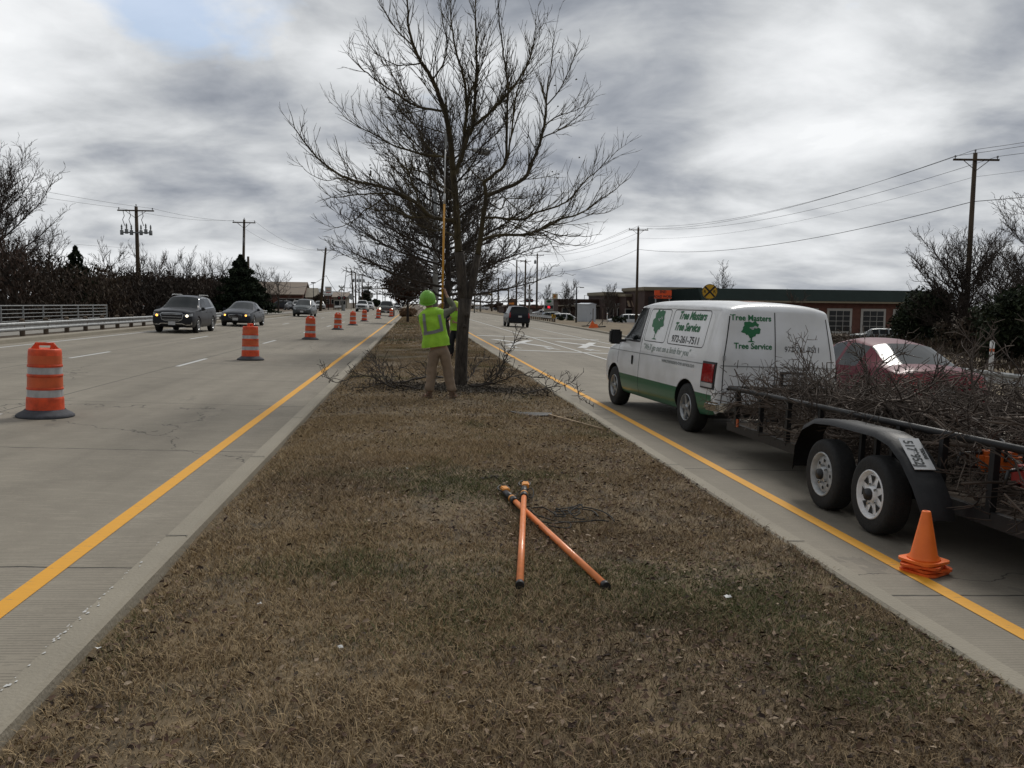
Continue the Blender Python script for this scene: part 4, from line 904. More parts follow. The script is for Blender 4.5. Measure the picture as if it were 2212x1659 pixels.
def van():
    M['darkglass'] = mat('dark_door_glass', (.006, .008, .009), .1, spec=.15)
    root = thing('van', 'white and green tree service van with green lettering parked along the median kerb', 'van', (4.95, 14.4, zr(4.95)), R(5))
    st = S((2.72, .52, .72, .92, .98, .80, .76, .6, .01), (2.64, .36, .75, 1.06, 1.12, .93, .88, .7, .02), (2.35, .30, .8, 1.14, 1.22, .975, .92, .74, .03), (1.72, .28, .82, 1.24, 1.33, .985, .95, .80, .04),
           (1.05, .28, .82, 1.26, 1.93, .985, .95, .76, .06), (.72, .28, .82, 1.27, 1.97, .985, .95, .78, .07), (.60, .28, .82, 1.27, 1.98, .985, .95, .78, .07), (-.9, .28, .82, 1.27, 1.98, .985, .95, .79, .08), (-2.35, .30, .82, 1.27, 1.96, .985, .95, .79, .07),
           (-2.58, .38, .82, 1.27, 1.93, .965, .925, .77, .05, .10), (-2.66, .46, .82, 1.26, 1.86, .93, .88, .72, .03, .14))
    mats = [M['vanpaint'], M['glass'], M['glass'], M['glass'], M['black']]
    me = loft_body(st, (4,), (3,), (), [(1.9, 0), (-1.6, 0)], .38, 1.97, mats, sub=3, crease=(.25, .55)); split_parts(me, ['body', 'side_window', 'windscreen', None], mats, root); K = Skin(me)
    for y in (1.9, -1.6):
        for s_ in (-1, 1): wheel(root, s_*.845, y, .375, .25, s_, rimr=.55)
    # the slanted quarter of glass behind the windscreen pillar
    for sd, sx in (('L', -1), ('R', 1)):
        mb = MB(); K.poly(mb, [(1.56, 1.31), (1.10, 1.80), (1.0, 1.86), (.66, 1.87), (.66, 1.31)], sd, .003); mb.build('side_window', M['darkglass'], root)
        mb = MB(); K.line(mb, [(1.60, 1.29), (1.10, 1.83), (1.0, 1.89), (.63, 1.895), (.63, 1.285), (1.60, 1.285)], sd, .035, .006); mb.build('window_seal', M['black'], root)
        mb = MB(); mb.box((sx*1.14, 1.42, 1.33), (.22, .14, .27), bev=.03); mb.box((sx*1.0, 1.46, 1.26), (.14, .06, .05)); mb.build('wing_mirror', M['black'], root)
        def rrect(y0, y1, z0, z1, c=.07):
            o_ = []
            for cy, cz, a0 in ((y1-c, z1-c, 0), (y0+c, z1-c, 90), (y0+c, z0+c, 180), (y1-c, z0+c, 270)):
                for k in range(4): a = R(a0+30*k); o_.append((cy+c*math.cos(a), cz+c*math.sin(a)))
            return o_
        for y0, y1 in ((-.50, .46), (-2.04, -.62)):           # pressed blank panels where windows would be
            p = rrect(y0, y1, 1.31, 1.865); mb = MB(); K.line(mb, p+[p[0]], sd, .013, .002); mb.build('blank_panel_seam', M['seam'], root)
        for ln in ([(1.70, .45), (1.72, 1.28)], [(.53, .34), (.53, 1.86)]): mb = MB(); K.line(mb, ln, sd, .012); mb.build('door_seam', M['seam'], root)
        mb = MB(); K.line(mb, [(2.45, 1.075), (-2.5, 1.085)], sd, .016, .004); mb.build('swage_line', M['vanfaded' if 0 else 'steel'], root)
        mb = MB(); K.line(mb, [(1.0, 1.90), (-2.3, 1.90)], sd, .028, .02); mb.build('drip_rail', M['vanpaint'], root)
        p = K.hit(.86, .94, sd, .015); mb = MB(); mb.box(p, (.03, .035, .17), bev=.01); mb.build('door_handle', M['black'], root)
        tl = [(-2.17, .74), (-2.17, 1.13), (-2.57, 1.13), (-2.57, .74)]
        mb = MB(); K.poly(mb, tl, sd, .006, .01); t_ = mb.build('tail_light', M['black'], root)
        mb = MB(); K.poly(mb, [(-2.20, .84), (-2.20, 1.10), (-2.54, 1.10), (-2.54, .84)], sd, .004, .022); mb.build('red_lens', M['redlens'], t_)
        mb = MB(); K.poly(mb, [(-2.20, .765), (-2.20, .825), (-2.54, .825), (-2.54, .765)], sd, .004, .022); mb.build('reversing_lens', M['clearlens'], t_)
        mb = MB(); pts = [(1.9 if 0 else -1.6)+.45*math.cos(R(a)) for a in range(10, 171, 10)]; K.line(mb, [(-1.6+.437*math.cos(R(a)), .375+.437*math.sin(R(a))) for a in range(5, 176, 8)], sd, .018, .003); mb.build('wheel_arch_lip', M['rust'], root)
    # painted lettering on the driver side
    def crown(cx, cz, w_, h_, seed):
        r = random.Random(seed); pts = []
        for i in range(40):
            a = 2*math.pi*i/40; q = 1+.13*math.sin(5*a+seed)+.08*math.sin(11*a+1)+r.uniform(-.04, .04); pts.append((cx+w_/2*q*math.cos(a), cz+h_/2*q*math.sin(a)))
        return pts
    def emblem(side, cx, z0, w_, h_, seed, flip):
        mb = MB(); K.poly(mb, crown(cx, z0+h_*.64, w_, h_*.76, seed), side, .004, maxl=.04)
        for q, dz in ((-.012, .0), (.012, 0)): pass
        K.poly(mb, [(cx-.012, z0+.01), (cx+.012, z0+.01), (cx+.009, z0+h_*.45), (cx-.009, z0+h_*.45)], side, .004, maxl=.05)
        K.poly(mb, [(cx-w_*.22, z0), (cx+w_*.22, z0+.0), (cx+w_*.1, z0+.016), (cx-w_*.12, z0+.018)], side, .004, maxl=.05); e_ = mb.build('tree_emblem', M['vangreen'], root)
        mb = MB(); r = random.Random(seed+5)
        for i in range(7):
            a = r.uniform(.2, 1.7); q = r.uniform(.15, .7); px_, pz = cx+(1 if not flip else -1)*w_/2*q*math.cos(a), z0+h_*.62+h_*.31*q*math.sin(a)
            K.poly(mb, crown(px_, pz, .035+.02*r.random(), .02, i), side, .006, maxl=.05)
        mb.build('emblem_gap', M['plate'], e_)
    def txt(s_, u, v, size, side, m, nm, flip, **k): mb = MB(); K.text(mb, s_, u, v, size, side, flip, **k); mb.build(nm, m, root)
    emblem('L', .0, 1.35, .50, .50, 3, True)
    txt('Tree Masters', -1.37, 1.72, .178, 'L', M['vangreen'], 'lettering', True, shear=.25, bold=.006, sx=1.08)
    txt('Tree Service', -1.27, 1.54, .178, 'L', M['vangreen'], 'lettering', True, shear=.25, bold=.006, sx=1.08)
    txt('972-261-7511', -1.33, 1.35, .155, 'L', M['vanblack'], 'lettering', True, bold=.002, sx=1.25)
    txt('"We\'ll go out on a limb for you"', -.60, 1.16, .15, 'L', M['vanfaded'], 'lettering', True, shear=.3, sx=1.05)
    txt('www.treemasters-tree-service.com', -1.20, 1.0, .10, 'L', M['vanwebl'], 'lettering', True, sx=.92)
    # the same signage on the two rear doors
    txt('Tree Masters', -.46, 1.745, .115, 'B', M['vangreen'], 'lettering', False, bold=.003, sx=.98)
    emblem('B', -.46, 1.44, .27, .29, 3, False)
    txt('Tree Service', -.43, 1.345, .115, 'B', M['vangreen'], 'lettering', False, bold=.003, sx=.98)
    txt('972-261-7511', .34, 1.315, .115, 'B', M['vanblack'], 'lettering', False, sx=.88)
    for ln, w_ in (([(-.87, .55), (-.86, 1.2), (-.77, 1.80)], .014), ([(-.07, .55), (-.10, 1.87)], .014), ([(.83, .55), (.82, 1.2), (.72, 1.80)], .014)): mb = MB(); K.line(mb, ln, 'B', w_); mb.build('rear_door_seam', M['seam'], root)
    mb = MB(); K.line(mb, [(-.9, 1.09), (.9, 1.09)], 'B', .014, .004); mb.build('swage_line', M['steel'], root)
    mb = MB(); K.poly(mb, [(.0, .82), (.42, .82), (.42, 1.03), (.0, 1.03)], 'B', .01, .01); pf = mb.build('plate_recess', M['black'], root)
    p = K.hit(.2, .92, 'B', .03); mb = MB(); mb.box(p, (.3, .01, .15)); mb.build('number_plate', M['plate'], pf)
    mb = MB(); K.poly(mb, [(-.80, .75), (-.56, .75), (-.56, .78), (-.80, .78)], 'B', .006, .01); mb.build('door_pull', M['black'], root)
    for z in (.70, 1.2):
        p = K.hit(-.86, z, 'B', .012) or Vector((-.86, -2.62, z)); mb = MB(); mb.box(p, (.03, .02, .07)); mb.build('door_hinge', M['steel'], root)
    mb = MB(); K.poly(mb, [(-.25, -2.1), (.20, -2.1), (.20, -1.72), (-.25, -1.72)], 'T', .004); mb.build('faded_roof_patch', M['pinkpatch'], root)
    mb = MB(); pts = [(-.98, -2.35, .50), (-.93, -2.68, .50), (-.7, -2.78, .50), (.7, -2.78, .50), (.93, -2.68, .50), (.98, -2.35, .50)]
    for a, b_ in zip(pts[:-1], pts[1:]):
        c = [(a[i]+b_[i])/2 for i in range(3)]; l = math.hypot(b_[0]-a[0], b_[1]-a[1]); mb.box(c, (l+.02, .07, .13), rz=math.atan2(b_[1]-a[1], b_[0]-a[0]), bev=.03)
    mb.build('rear_bumper', M['chrome'], root)
    mb = MB(); mb.box((0, -2.80, .34), (.12, .3, .10)); mb.tube([(0, -2.98, .36), (0, -2.98, .46)], .025); mb.build('tow_hitch', M['black'], root)
    mb = MB(); mb.box((0, .1, .32), (1.5, 4.3, .12)); mb.tube([(.5, -1, .25), (.5, -2.6, .27)], .04); mb.build('underbody', M['black'], root)
    mb = MB(); K.poly(mb, [(-.7, .62), (.7, .62), (.7, .92), (-.7, .92)], 'F', .004, .01); mb.build('grille', M['black'], root)
    for s_ in (-1, 1): mb = MB(); K.poly(mb, [(s_*.55, .76), (s_*.80, .76), (s_*.80, .90), (s_*.55, .90)], 'F', .004, .02); mb.build('headlight', M['lamp'], root)
    bpy.data.meshes.remove(me); return roll5(root, R(5))
def roll5(o, rz): o.rotation_euler = (Matrix.Rotation(math.atan(SL), 3, 'Y') @ Matrix.Rotation(rz, 3, 'Z')).to_euler(); return o
van()
# ---------------- red sedan in the next lane ----------------
M['maroon'] = None
RS = dict(SED, glass=(4, 6), st=[(y, zu, zm, zb+.0, zt+(.0), wm, wb, wt, cr) for y, zu, zm, zb, zt, wm, wb, wt, cr in SED['st']], tail=[(.35, .94), (.82, .94), (.84, .78), (.4, .78)])
p = make_car('sedan', 'dark red sedan in the lane beyond the trailer, seen over the heap of cut branches', 'car', (8.65, 15.6, zr(8.65)), 0, RS, (.13, .006, .018), lights=None); roll5(p, 0)
# ---------------- trailer ----------------
M['trailer'] = mat('trailer_black_steel', (.014, .014, .015), .48, 0, var=.3, vs=8, bump=.1, spec=.35); M['whiterim'] = mat('white_rim', (.85, .85, .85), .4, var=.12, vs=20); M['greyrim'] = mat('dusty_grey_rim', (.42, .43, .43), .5, .1, var=.25, vs=16)
def trailer():
    X0, gz = 4.15, zr(5.1); root = thing('utility_trailer', 'long black tandem-axle trailer with pipe rails, heaped with cut branches behind the van', 'trailer', (5.15, 7.05, gz), 0)
    O = Vector((5.15, 7.05, gz)); V = lambda x, y, z: Vector((x-O.x, y-O.y, z)); Z = lambda y: .70+.02*(11-y)   # rail height above the road
    zd = lambda y: .33+.012*(11-y)
    mb = MB()
    for x in (X0+.03, 6.12):
        n = 12; ys = [11.0-7.6*i/n for i in range(n+1)]
        mb.add([V(x-.03, y, zd(y)+q) for y in ys for q in (-.05, .06)]+[V(x+.03, y, zd(y)+q) for y in ys for q in (-.05, .06)],
               [(2*i, 2*i+2, 2*i+3, 2*i+1) for i in range(n)]+[(2*(n+1)+2*i, 2*(n+1)+2*i+1, 2*(n+1)+2*i+3, 2*(n+1)+2*i+2) for i in range(n)]+[(2*i+1, 2*i+3, 2*(n+1)+2*i+3, 2*(n+1)+2*i+1) for i in range(n)]+[(2*i, 2*(n+1)+2*i, 2*(n+1)+2*i+2, 2*i+2) for i in range(n)])
    for y in (10.97, 9.5, 8.0, 6.5, 5.0, 3.45): mb.box(V(5.135, y, zd(y)), (1.96, .06, .10))
    mb.tube([V(X0+.25, 10.97, .33), V(5.25, 11.75, .36)], .05, 6); mb.tube([V(5.9, 10.97, .33), V(5.25, 11.75, .36)], .05, 6); mb.build('chassis', M['trailer'], root)
    mb = MB(); mb.add([V(X0+.06, 10.94, zd(11)+.055), V(6.09, 10.94, zd(11)+.055), V(6.09, 3.45, zd(3.4)+.055), V(X0+.06, 3.45, zd(3.4)+.055)], [(0, 3, 2, 1)]); mb.build('deck', M['wood'], root)
    for x in (X0+.02, 6.13):
        mb = MB(); mb.tube([V(x, 11.02, Z(11.02)+.14), V(x, 3.42, Z(3.42)+.14)], .03, 12); mb.build('top_rail', M['trailer'], root)
        for y in (10.71, 9.94, 9.18, 8.41, 6.95, 6.33, 5.72, 4.95, 4.18, 3.45): mb = MB(); mb.box(V(x, y, (zd(y)+Z(y)+.14)/2), (.05, .055, Z(y)+.14-zd(y)-.02)); mb.build('rail_post', M['trailer'], root)
    mb = MB(); mb.tube([V(X0, 11.0, Z(11)+.14), V(6.13, 11.0, Z(11)+.14)], .028, 10); mb.build('front_rail', M['trailer'], root)
    for sx, xo, xi in ((-1, 3.83, 4.10), (1, 6.46, 6.19)):
        prof = [(8.27, .30), (8.25, .56), (8.12, .74), (7.88, .84), (7.55, .87), (6.78, .88), (6.55, .84), (6.36, .74), (6.18, .58), (6.03, .40), (6.01, .30)]; mb = MB(); n = len(prof)
        x1 = xo; x2 = xi; vs = []
        for y, z in prof: vs += [V(x1, y, z-.05), V(x1+.02*sx*-1, y, z), V(x2, y, z+.0)]
        mb.add(vs, [(3*i+k, 3*i+k+1, 3*i+3+k+1, 3*i+3+k) for i in range(n-1) for k in (0, 1)], True)
        for y in (7.05, 7.3, 6.8): mb.box(V((x1+x2)/2+.06*-sx, y, .62), (.04, .04, .42), rz=0)
        fe = mb.build('fender', M['trailer'], root)
        if sx < 0:                                           # registration plate on the rear slope of the fender
            a, b_ = V(0, 6.50, .835), V(0, 6.265, .655); d = (b_-a).normalized(); nrm = Vector((0, -d.z, d.y)); nrm = nrm if nrm.z > 0 else -nrm
            c = (a+b_)/2+nrm*.014; c.x = V(3.972, 0, 0).x; Ux = d; Uy = Vector((1, 0, 0))
            T = lambda u, v, h: c+Ux*u+Uy*v+nrm*h
            mb = MB(); mb.add([T(x, y, h) for h in (0, .006) for x, y in ((-.17, -.088), (.17, -.088), (.17, .088), (-.17, .088))], [(4, 5, 6, 7), (0, 3, 2, 1), (0, 1, 5, 4), (1, 2, 6, 5), (2, 3, 7, 6), (3, 0, 4, 7)]); pl = mb.build('number_plate', M['plate'], root)
            mb = MB()
            for s_, sz, dx, dy, sx_ in (('517*952J', .112, 0, -.060, .70), ('TEXAS', .040, .0, .046, 1.0)):
                vs, fs = text_mesh(s_, sz, bold=.003, sx=sx_); mb.add([T(x+dx, y+dy, .0085) for x, y in vs], fs)
            mb.build('plate_lettering', M['vanblack'], pl)
    for y, rm, kind in ((7.66, M['greyrim'], 'steel'), (6.78, M['whiterim'], 'spoke')):
        for sx, x in ((-1, 3.93), (1, 6.36)):
            r = .335; ty = wheel(root, x-O.x, y-O.y, r, .205, sx, kind, rimr=.62, rimmat=rm); f = sx*.1025
            mb = MB(); mb.lathe([(.055, f*.6), (.05, f*1.25), (.0, f*1.32)], (0, 0, 0), 14, 'X'); mb.build('hub', M['black'], ty)
            mb = MB()
            for k in range(5):
                a = 2*math.pi*k/5; mb.lathe([(.012, f*.75), (.012, f*.95), (0, f*.96)], (0, .085*math.cos(a), .085*math.sin(a)), 6, 'X', False)
            mb.build('wheel_nuts', M['chrome'], ty)
    mb = MB(); mb.tube([V(3.96, 7.66, .335), V(6.33, 7.66, .335)], .035); mb.tube([V(3.96, 6.78, .335), V(6.33, 6.78, .335)], .035); mb.build('axle', M['black'], root)
    mb = MB(); mb.box(V(X0-.012, 10.6, .42), (.015, .05, .10)); mb.build('side_reflector', M['amberoff'], root)
    # loading gate folded down behind, outside the picture
    mb = MB(); mb.box(V(5.14, 3.38, .9), (1.9, .04, .04)); mb.box(V(5.14, 3.38, .45), (1.9, .04, .04)); mb.box(V(4.2, 3.38, .65), (.04, .04, .5)); mb.box(V(6.08, 3.38, .65), (.04, .04, .5)); mb.build('tailgate', M['trailer'], root)
    return roll5(root, 0)
M['amberoff'] = mat('orange_reflector', (.55, .12, .04), .3)
trailer()
# ---------------- load: cut branches ----------------
def brush():
    P = dict(step=.14, tip=.0022, wob=.17, up=.0, kids=[.75, .95, .85], ang=(.35, 1.15), lift=.03)
    t = Tree(33); r = t.r
    for i in range(300):
        y = r.uniform(3.3, 10.9); x = r.uniform(4.35, 6.0); hump = .34+.34*math.exp(-((y-7.3)/2.9)**2); z = .28+r.uniform(0, hump)*1.0
        d = Vector((r.gauss(0, .55), r.choice((-1, 1, 1))*r.uniform(.5, 1), r.gauss(.02, .17))); t.grow((x, y, z), d, r.uniform(.8, 1.9), r.uniform(.008, .02), 2 if r.random() < .65 else 3, P)
    keep = [i for i in range(len(t.A)) if 4.1 < t.A[i][0] < 6.45 and t.A[i][2] > .26 and t.B[i][2] > .26 and r.random() > (max(t.A[i][2], t.B[i][2])-(.82 if t.A[i][1] < 9.4 else .74))/.45]
    mb = MB(); mb.segs([t.A[i] for i in keep], [t.B[i] for i in keep], [max(.0022, t.ra[i]) for i in keep], [max(.0022, t.rb[i]) for i in keep], 3); o = mb.build('cut_brush', M['brush']); o['kind'] = 'stuff'; print('brush', len(keep))
    labs = ['pale grey branch curving upright out of the heap before the red sedan', 'thin cut branch reaching left over the trailer front rail', 'twiggy cut branch rising before the van rear doors', 'long cut branch pointing up at the right end of the heap',
            'crooked branch sticking up from the middle of the heap', 'spreading cut branch standing tall left of the red sedan roof', 'bent cut branch near the phone number on the van', 'slim cut branch arching over the red sedan boot', 'cut branch lying along the top of the heap above the trailer wheels', 'cut branch with dense twigs at the right edge of the picture']
    base = [((4.7, 6.6, .75), (.15, .15, 1.), 1.15, .02), ((4.5, 10.1, .62), (-.25, .9, .5), .95, .012), ((4.9, 9.9, .65), (-.1, .5, 1.), 1.15, .013), ((5.2, 5.6, .7), (.3, .1, .9), 1.2, .016),
            ((5.0, 8.0, .8), (.1, -.2, 1.), 1.0, .014), ((5.1, 9.2, .8), (.35, .2, .9), 1.25, .016), ((4.8, 10.4, .6), (.2, .5, .9), 1.1, .012), ((5.5, 7.5, .85), (.5, -.3, .8), 1.2, .014), ((4.6, 7.9, .9), (0, -1, .12), 1.6, .018), ((4.8, 5.2, .7), (.2, .3, .8), 1.1, .016)]
    for i, ((c, d, L_, r0), lab) in enumerate(zip(base, labs)):
        t = Tree(100+i); root = thing('cut_branch', lab, 'branch', c, 0, 'branches sticking out of the trailer load')
        t.grow((0, 0, 0), d, L_*.72, r0*.8, 3, dict(P, wob=.12, up=.03, kids=[.8, .95, .8], step=.12)); t.grow((0, 0, 0), -Vector(d)*.5+Vector((0, -.6, 0)), .5, r0, 0, P)
        mb = MB(); mb.segs(t.A, t.B, t.ra, t.rb, 4); mb.build('branch', M['brush'], root)
brush()
M['sawred'] = mat('saw_red', (.32, .02, .015), .4); M['saworange'] = mat('saw_orange', (.60, .13, .02), .4)
def chainsaw(loc, rz, m, lab):
    root = thing('chainsaw', lab, 'chainsaw', loc, rz, 'chainsaws lying in the trailer'); mb = MB(); mb.box((0, 0, .09), (.16, .30, .16), bev=.035); mb.build('housing', m, root)
    mb = MB(); mb.tube([(-.09, -.02, .1), (-.08, -.02, .24), (.06, -.02, .25), (.09, -.02, .12)], .013, 8); mb.tube([(0, .12, .15), (0, .27, .14), (0, .3, .05), (0, .14, .03)], .014, 8); mb.build('handle', M['black'], root)
    mb = MB(); mb.box((.04, -.36, .07), (.008, .42, .075), bev=.003); mb.build('guide_bar', M['steel'], root)
chainsaw((4.45, 6.02, .55), 1.2, M['saworange'], 'orange chainsaw lying in the trailer beside the fender')
chainsaw((4.42, 5.62, .52), 1.9, M['sawred'], 'dark red chainsaw lying in the trailer, right of the orange one')
# ---------------- cones ----------------
M['cone'] = mat('cone_orange', (1.0, .19, .022), .5, var=.10, vs=9); M['cone2'] = mat('cone_orange_dirty', (.80, .13, .018), .6, var=.25, vs=14)
def cone(loc, lab, rz, full, m, tiltx=0.):
    root = thing('traffic_cone', lab, 'traffic cone', loc, rz, 'stack of small traffic cones'); mb = MB(); h = .365
    q = .135; c = .05; base_ = []
    for cx, cy, a0 in ((q-c, q-c, 0), (-q+c, q-c, 90), (-q+c, -q+c, 180), (q-c, -q+c, 270)):
        for k in range(4): a = R(a0+30*k); base_.append((cx+c*math.cos(a), cy+c*math.sin(a)))
    mb.prism(base_, 0, .018); mb.build('base', m, root)
    mb = MB(); mb.lathe([(.115, .018), (.108, .03), (.092, .05), (.03, h), (.027, h+.004), (.018, h+.004), (.018, h-.03)] if full else [(.115, .018), (.108, .03), (.095, .048)], (0, 0, 0), 28); mb.build('cone_body', m, root)
    root.rotation_euler.x = tiltx; return root
z0 = zr(3.69)+.005
for i, (dx, dy, rz, tx) in enumerate(((.0, .0, .5, 0), (.02, .01, .15, .04), (-.015, .0, .8, -.03))): cone((3.69+dx, 5.71+dy, z0+.022*i+.006*(i > 0)), ('bottom', 'second', 'third')[i]+' cone of the small stack beside the trailer, only its orange base showing', rz, False, M['cone2'], tx)
cone((3.68, 5.71, z0+.078), 'bright orange cone topping the small stack beside the trailer wheels', .35, True, M['cone'])
# ---------------- people ----------------
def folds(me, amp, f=16., seed=0):
    """push cloth in and out along its normals so that it creases"""
    for v in me.vertices:
        x, y, z = v.co; q = math.sin(f*z*1.3+5*math.sin(3.1*x+seed)+4*y)*.55+math.sin(f*.6*x-f*1.5*z+3*math.sin(9*z+seed))*.45+.5*math.sin(31*z+17*x*math.sin(6*z)); v.co = v.co+v.normal*q*amp
def skin(name, J, E, m, parent, sub=2, root='pelvis'):
    """one continuous surface grown over a joint skeleton"""
    ks = list(J); me = bpy.data.meshes.new('sk'); me.from_pydata([J[k][0] for k in ks], [(ks.index(a), ks.index(b)) for a, b in E], [])
    o = bpy.data.objects.new('sk', me); COL.objects.link(o); md = o.modifiers.new('k', 'SKIN'); md.use_smooth_shade = True
    for k, v in zip(ks, me.skin_vertices[0].data):
        r = J[k][1]; v.radius = (r, r) if not hasattr(r, '__len__') else r; v.use_root = (k == root)
    o.modifiers.new('s', 'SUBSURF').levels = sub
    r = evalmesh(o); bpy.data.objects.remove(o); r.materials.clear(); r.materials.append(m)
    for p in r.polygons: p.use_smooth = True
    if name in ('trousers', 'shirt'): folds(r, .009 if name == 'trousers' else .006)
    return link(name, r, parent)
M['skin'] = mat('skin', (.36, .20, .13), .55, var=.1, vs=20); M['khaki'] = mat('khaki_cloth', (.25, .185, .13), .9, var=.22, vs=4, bump=1., bs=7); M['shirt'] = mat('grey_green_shirt', (.135, .14, .105), .9, var=.2, vs=6, bump=.6, bs=14)
M['vest'] = mat('lime_vest', (.30, .62, .035), .75, var=.16, vs=5, bump=.8, bs=8, col2=(.40, .74, .05)); M['reflect'] = mat('silver_reflective_tape', (.22, .22, .23), .5, .2); M['helmet'] = mat('lime_helmet', (.20, .50, .05), .5, coat=.1)
M['boot'] = mat('tan_boot', (.16, .105, .07), .8, var=.2); M['darkcloth'] = mat('black_cloth', (.014, .015, .018), .9, bump=.5, bs=9); M['yellowhelmet'] = mat('yellow_green_helmet', (.45, .62, .05), .35); M['hair'] = mat('dark_hair', (.02, .014, .01), .8)
def grip(J, E, h, wr, axis_r, sgn, k0):
    """palm and five fingers curled round a near-vertical pole at h"""
    px_, py_, pz = h; J[k0+'palm'] = ((px_+sgn*.035, py_-.02, pz), (.018, .034)); E.append((wr, k0+'palm'))
    for i in range(4):
        z = pz+.036-.024*i; r = (.0095, .010, .0095, .008)[i]; a = axis_r+.008; ch = [(a+.012, .0), (a*.8, a*.9), (0, a+.012), (-a*.85, a*.8), (-a*1.05, -.004)]; ch = ch[:5 if i != 3 else 4]; prev = k0+'palm'
        for j, (dx, dy) in enumerate(ch): n_ = f'{k0}f{i}{j}'; J[n_] = ((px_+sgn*dx, py_+dy, z), r); E.append((prev, n_)); prev = n_
    for j, (dx, dy, dz) in enumerate(((.02, -.034, .035), (-.008, -.036, .05), (-.03, -.02, .055))): n_ = f'{k0}t{j}'; J[n_] = ((px_+sgn*dx, py_+dy, pz+dz), .011); E.append((k0+'palm' if j == 0 else f'{k0}t{j-1}', n_))
def shell(root, rings, m, name, n=28, arm=None):
    """sleeveless vest: stacked ovals"""
    mb = MB(); vs = []
    for cx, cy, z, rx, ry, sl in rings:
        for k in range(n):
            a = 2*math.pi*k/n; f = 1+.02*math.sin(5*a+z*9); x = cx+rx*math.cos(a)*f; y = cy+ry*math.sin(a)*f*(1 if abs(math.cos(a)) < .9 else .9); vs.append((x, y, z+sl*(x-cx)))
    mb.add(vs, [(i*n+k, i*n+(k+1) % n, (i+1)*n+(k+1) % n, (i+1)*n+k) for i in range(len(rings)-1) for k in range(n)], True)
    return mb
def person(loc, rz, lab, P):
    root = thing('person', lab, 'person', loc, rz); h = P['j']; J = {}; E = []
    def add(k, r, par=None): J[k] = (h[k], r); (E.append((par, k)) if par else None)
    add('pelvis', (.13, .095)); add('belly', (.125, .095), 'pelvis'); add('chest', (.145, .105), 'belly'); add('neck0', (.075, .07), 'chest'); add('neck', .052, 'neck0'); add('head0', (.072, .08), 'neck'); add('head1', (.078, .095), 'head0'); add('head2', (.055, .065), 'head1')
    for s_ in 'LR':
        add('hip'+s_, .085, 'pelvis'); add('knee'+s_, .058, 'hip'+s_); add('calf'+s_, .052, 'knee'+s_); add('ank'+s_, .038, 'calf'+s_); add('toe'+s_, (.034, .028), 'ank'+s_)
        add('sh'+s_, .055, 'chest'); add('elb'+s_, .040, 'sh'+s_); add('wr'+s_, .025, 'elb'+s_); grip(J, E, h['grip'+s_], 'wr'+s_, .018, 1 if s_ == 'R' else -1, s_)
    b = skin('body', J, E, M['skin'], root)
    # face: nose and ears merged into the same surface object
    hd = Vector(h['head1']); fw = Vector(P.get('face', (0, .9, .45))).normalized(); mbx = MB()
    rt = fw.cross(Vector((0, 0, 1))).normalized(); up = rt.cross(fw)
    for c, s3 in ((hd+fw*.098-up*.01, (.016, .03, .026)), (hd+rt*.082-up*.0, (.014, .03, .034)), (hd-rt*.082, (.014, .03, .034))):
        T = Matrix.Translation(c) @ Matrix((rt, fw, up)).transposed().to_4x4() @ Matrix.Diagonal((*s3, 1)); bm = bmesh.new(); bmesh.ops.create_icosphere(bm, subdivisions=2, radius=1, matrix=T); bm.verts.index_update(); mbx.add([v.co.copy() for v in bm.verts], [[v.index for v in f.verts] for f in bm.faces], True); bm.free()
    f = mbx.build('face_features', M['skin'], root)
    mbx = MB()
    for sx in (-1, 1): mbx.lathe([(.0, -.006), (.011, 0), (0, .006)], hd+fw*.088+rt*sx*.03+up*.015, 10, 'Y')
    mbx.build('eyes', M['hair'], root); mbx = MB(); mbx.box(hd+fw*.086-up*.052, (.045, .012, .010)); mbx.build('mouth', M['cone2'], root)
    # trousers
    J = {}; E = []; add('pelvis', (.165, .125)); J['waist'] = (tuple(Vector(h['pelvis'])+Vector((0, 0, .10))), (.158, .115)); E.append(('pelvis', 'waist'))
    for s_ in 'LR':
        add('hip'+s_, (.122, .112), 'pelvis'); add('knee'+s_, (.098, .092), 'hip'+s_); add('calf'+s_, (.094, .09), 'knee'+s_); k = Vector(h['calf'+s_]).lerp(Vector(h['ank'+s_]), .92); J['cuff'+s_] = (tuple(k), (.082, .088)); E.append(('calf'+s_, 'cuff'+s_))
    skin('trousers', J, E, P['trousers'], root)
    J = {}; E = []; add('chest', (.165, .12)); add('belly', (.15, .115), 'chest'); add('neck0', (.085, .08), 'chest')
    for s_ in 'LR': add('sh'+s_, (.078, .075), 'chest'); add('elb'+s_, .062, 'sh'+s_); k = Vector(h['elb'+s_]).lerp(Vector(h['wr'+s_]), .82); J['cf'+s_] = (tuple(k), .047); E.append(('elb'+s_, 'cf'+s_))
    skin('shirt', J, E, P['shirt'], root, root='chest')
    rg = P['vest']; rf = []
    for a_, b_ in zip(rg[:-1], rg[1:]): rf += [tuple(p+(q_-p)*t_ for p, q_ in zip(a_, b_)) for t_ in (0, .25, .5, .75)]
    mb = shell(root, rf+[rg[-1]], M['vest'], 'vest', 48); v = mb.build('safety_vest', M['vest'], root); folds(v.data, .006, 13., 2); sk = Skin(v.data); bk = P['tapeside']
    for ln, w_ in P['tape']: mb = MB(); sk.line(mb, ln, bk, w_, .012); mb.build('reflective_tape', M['reflect'], v)
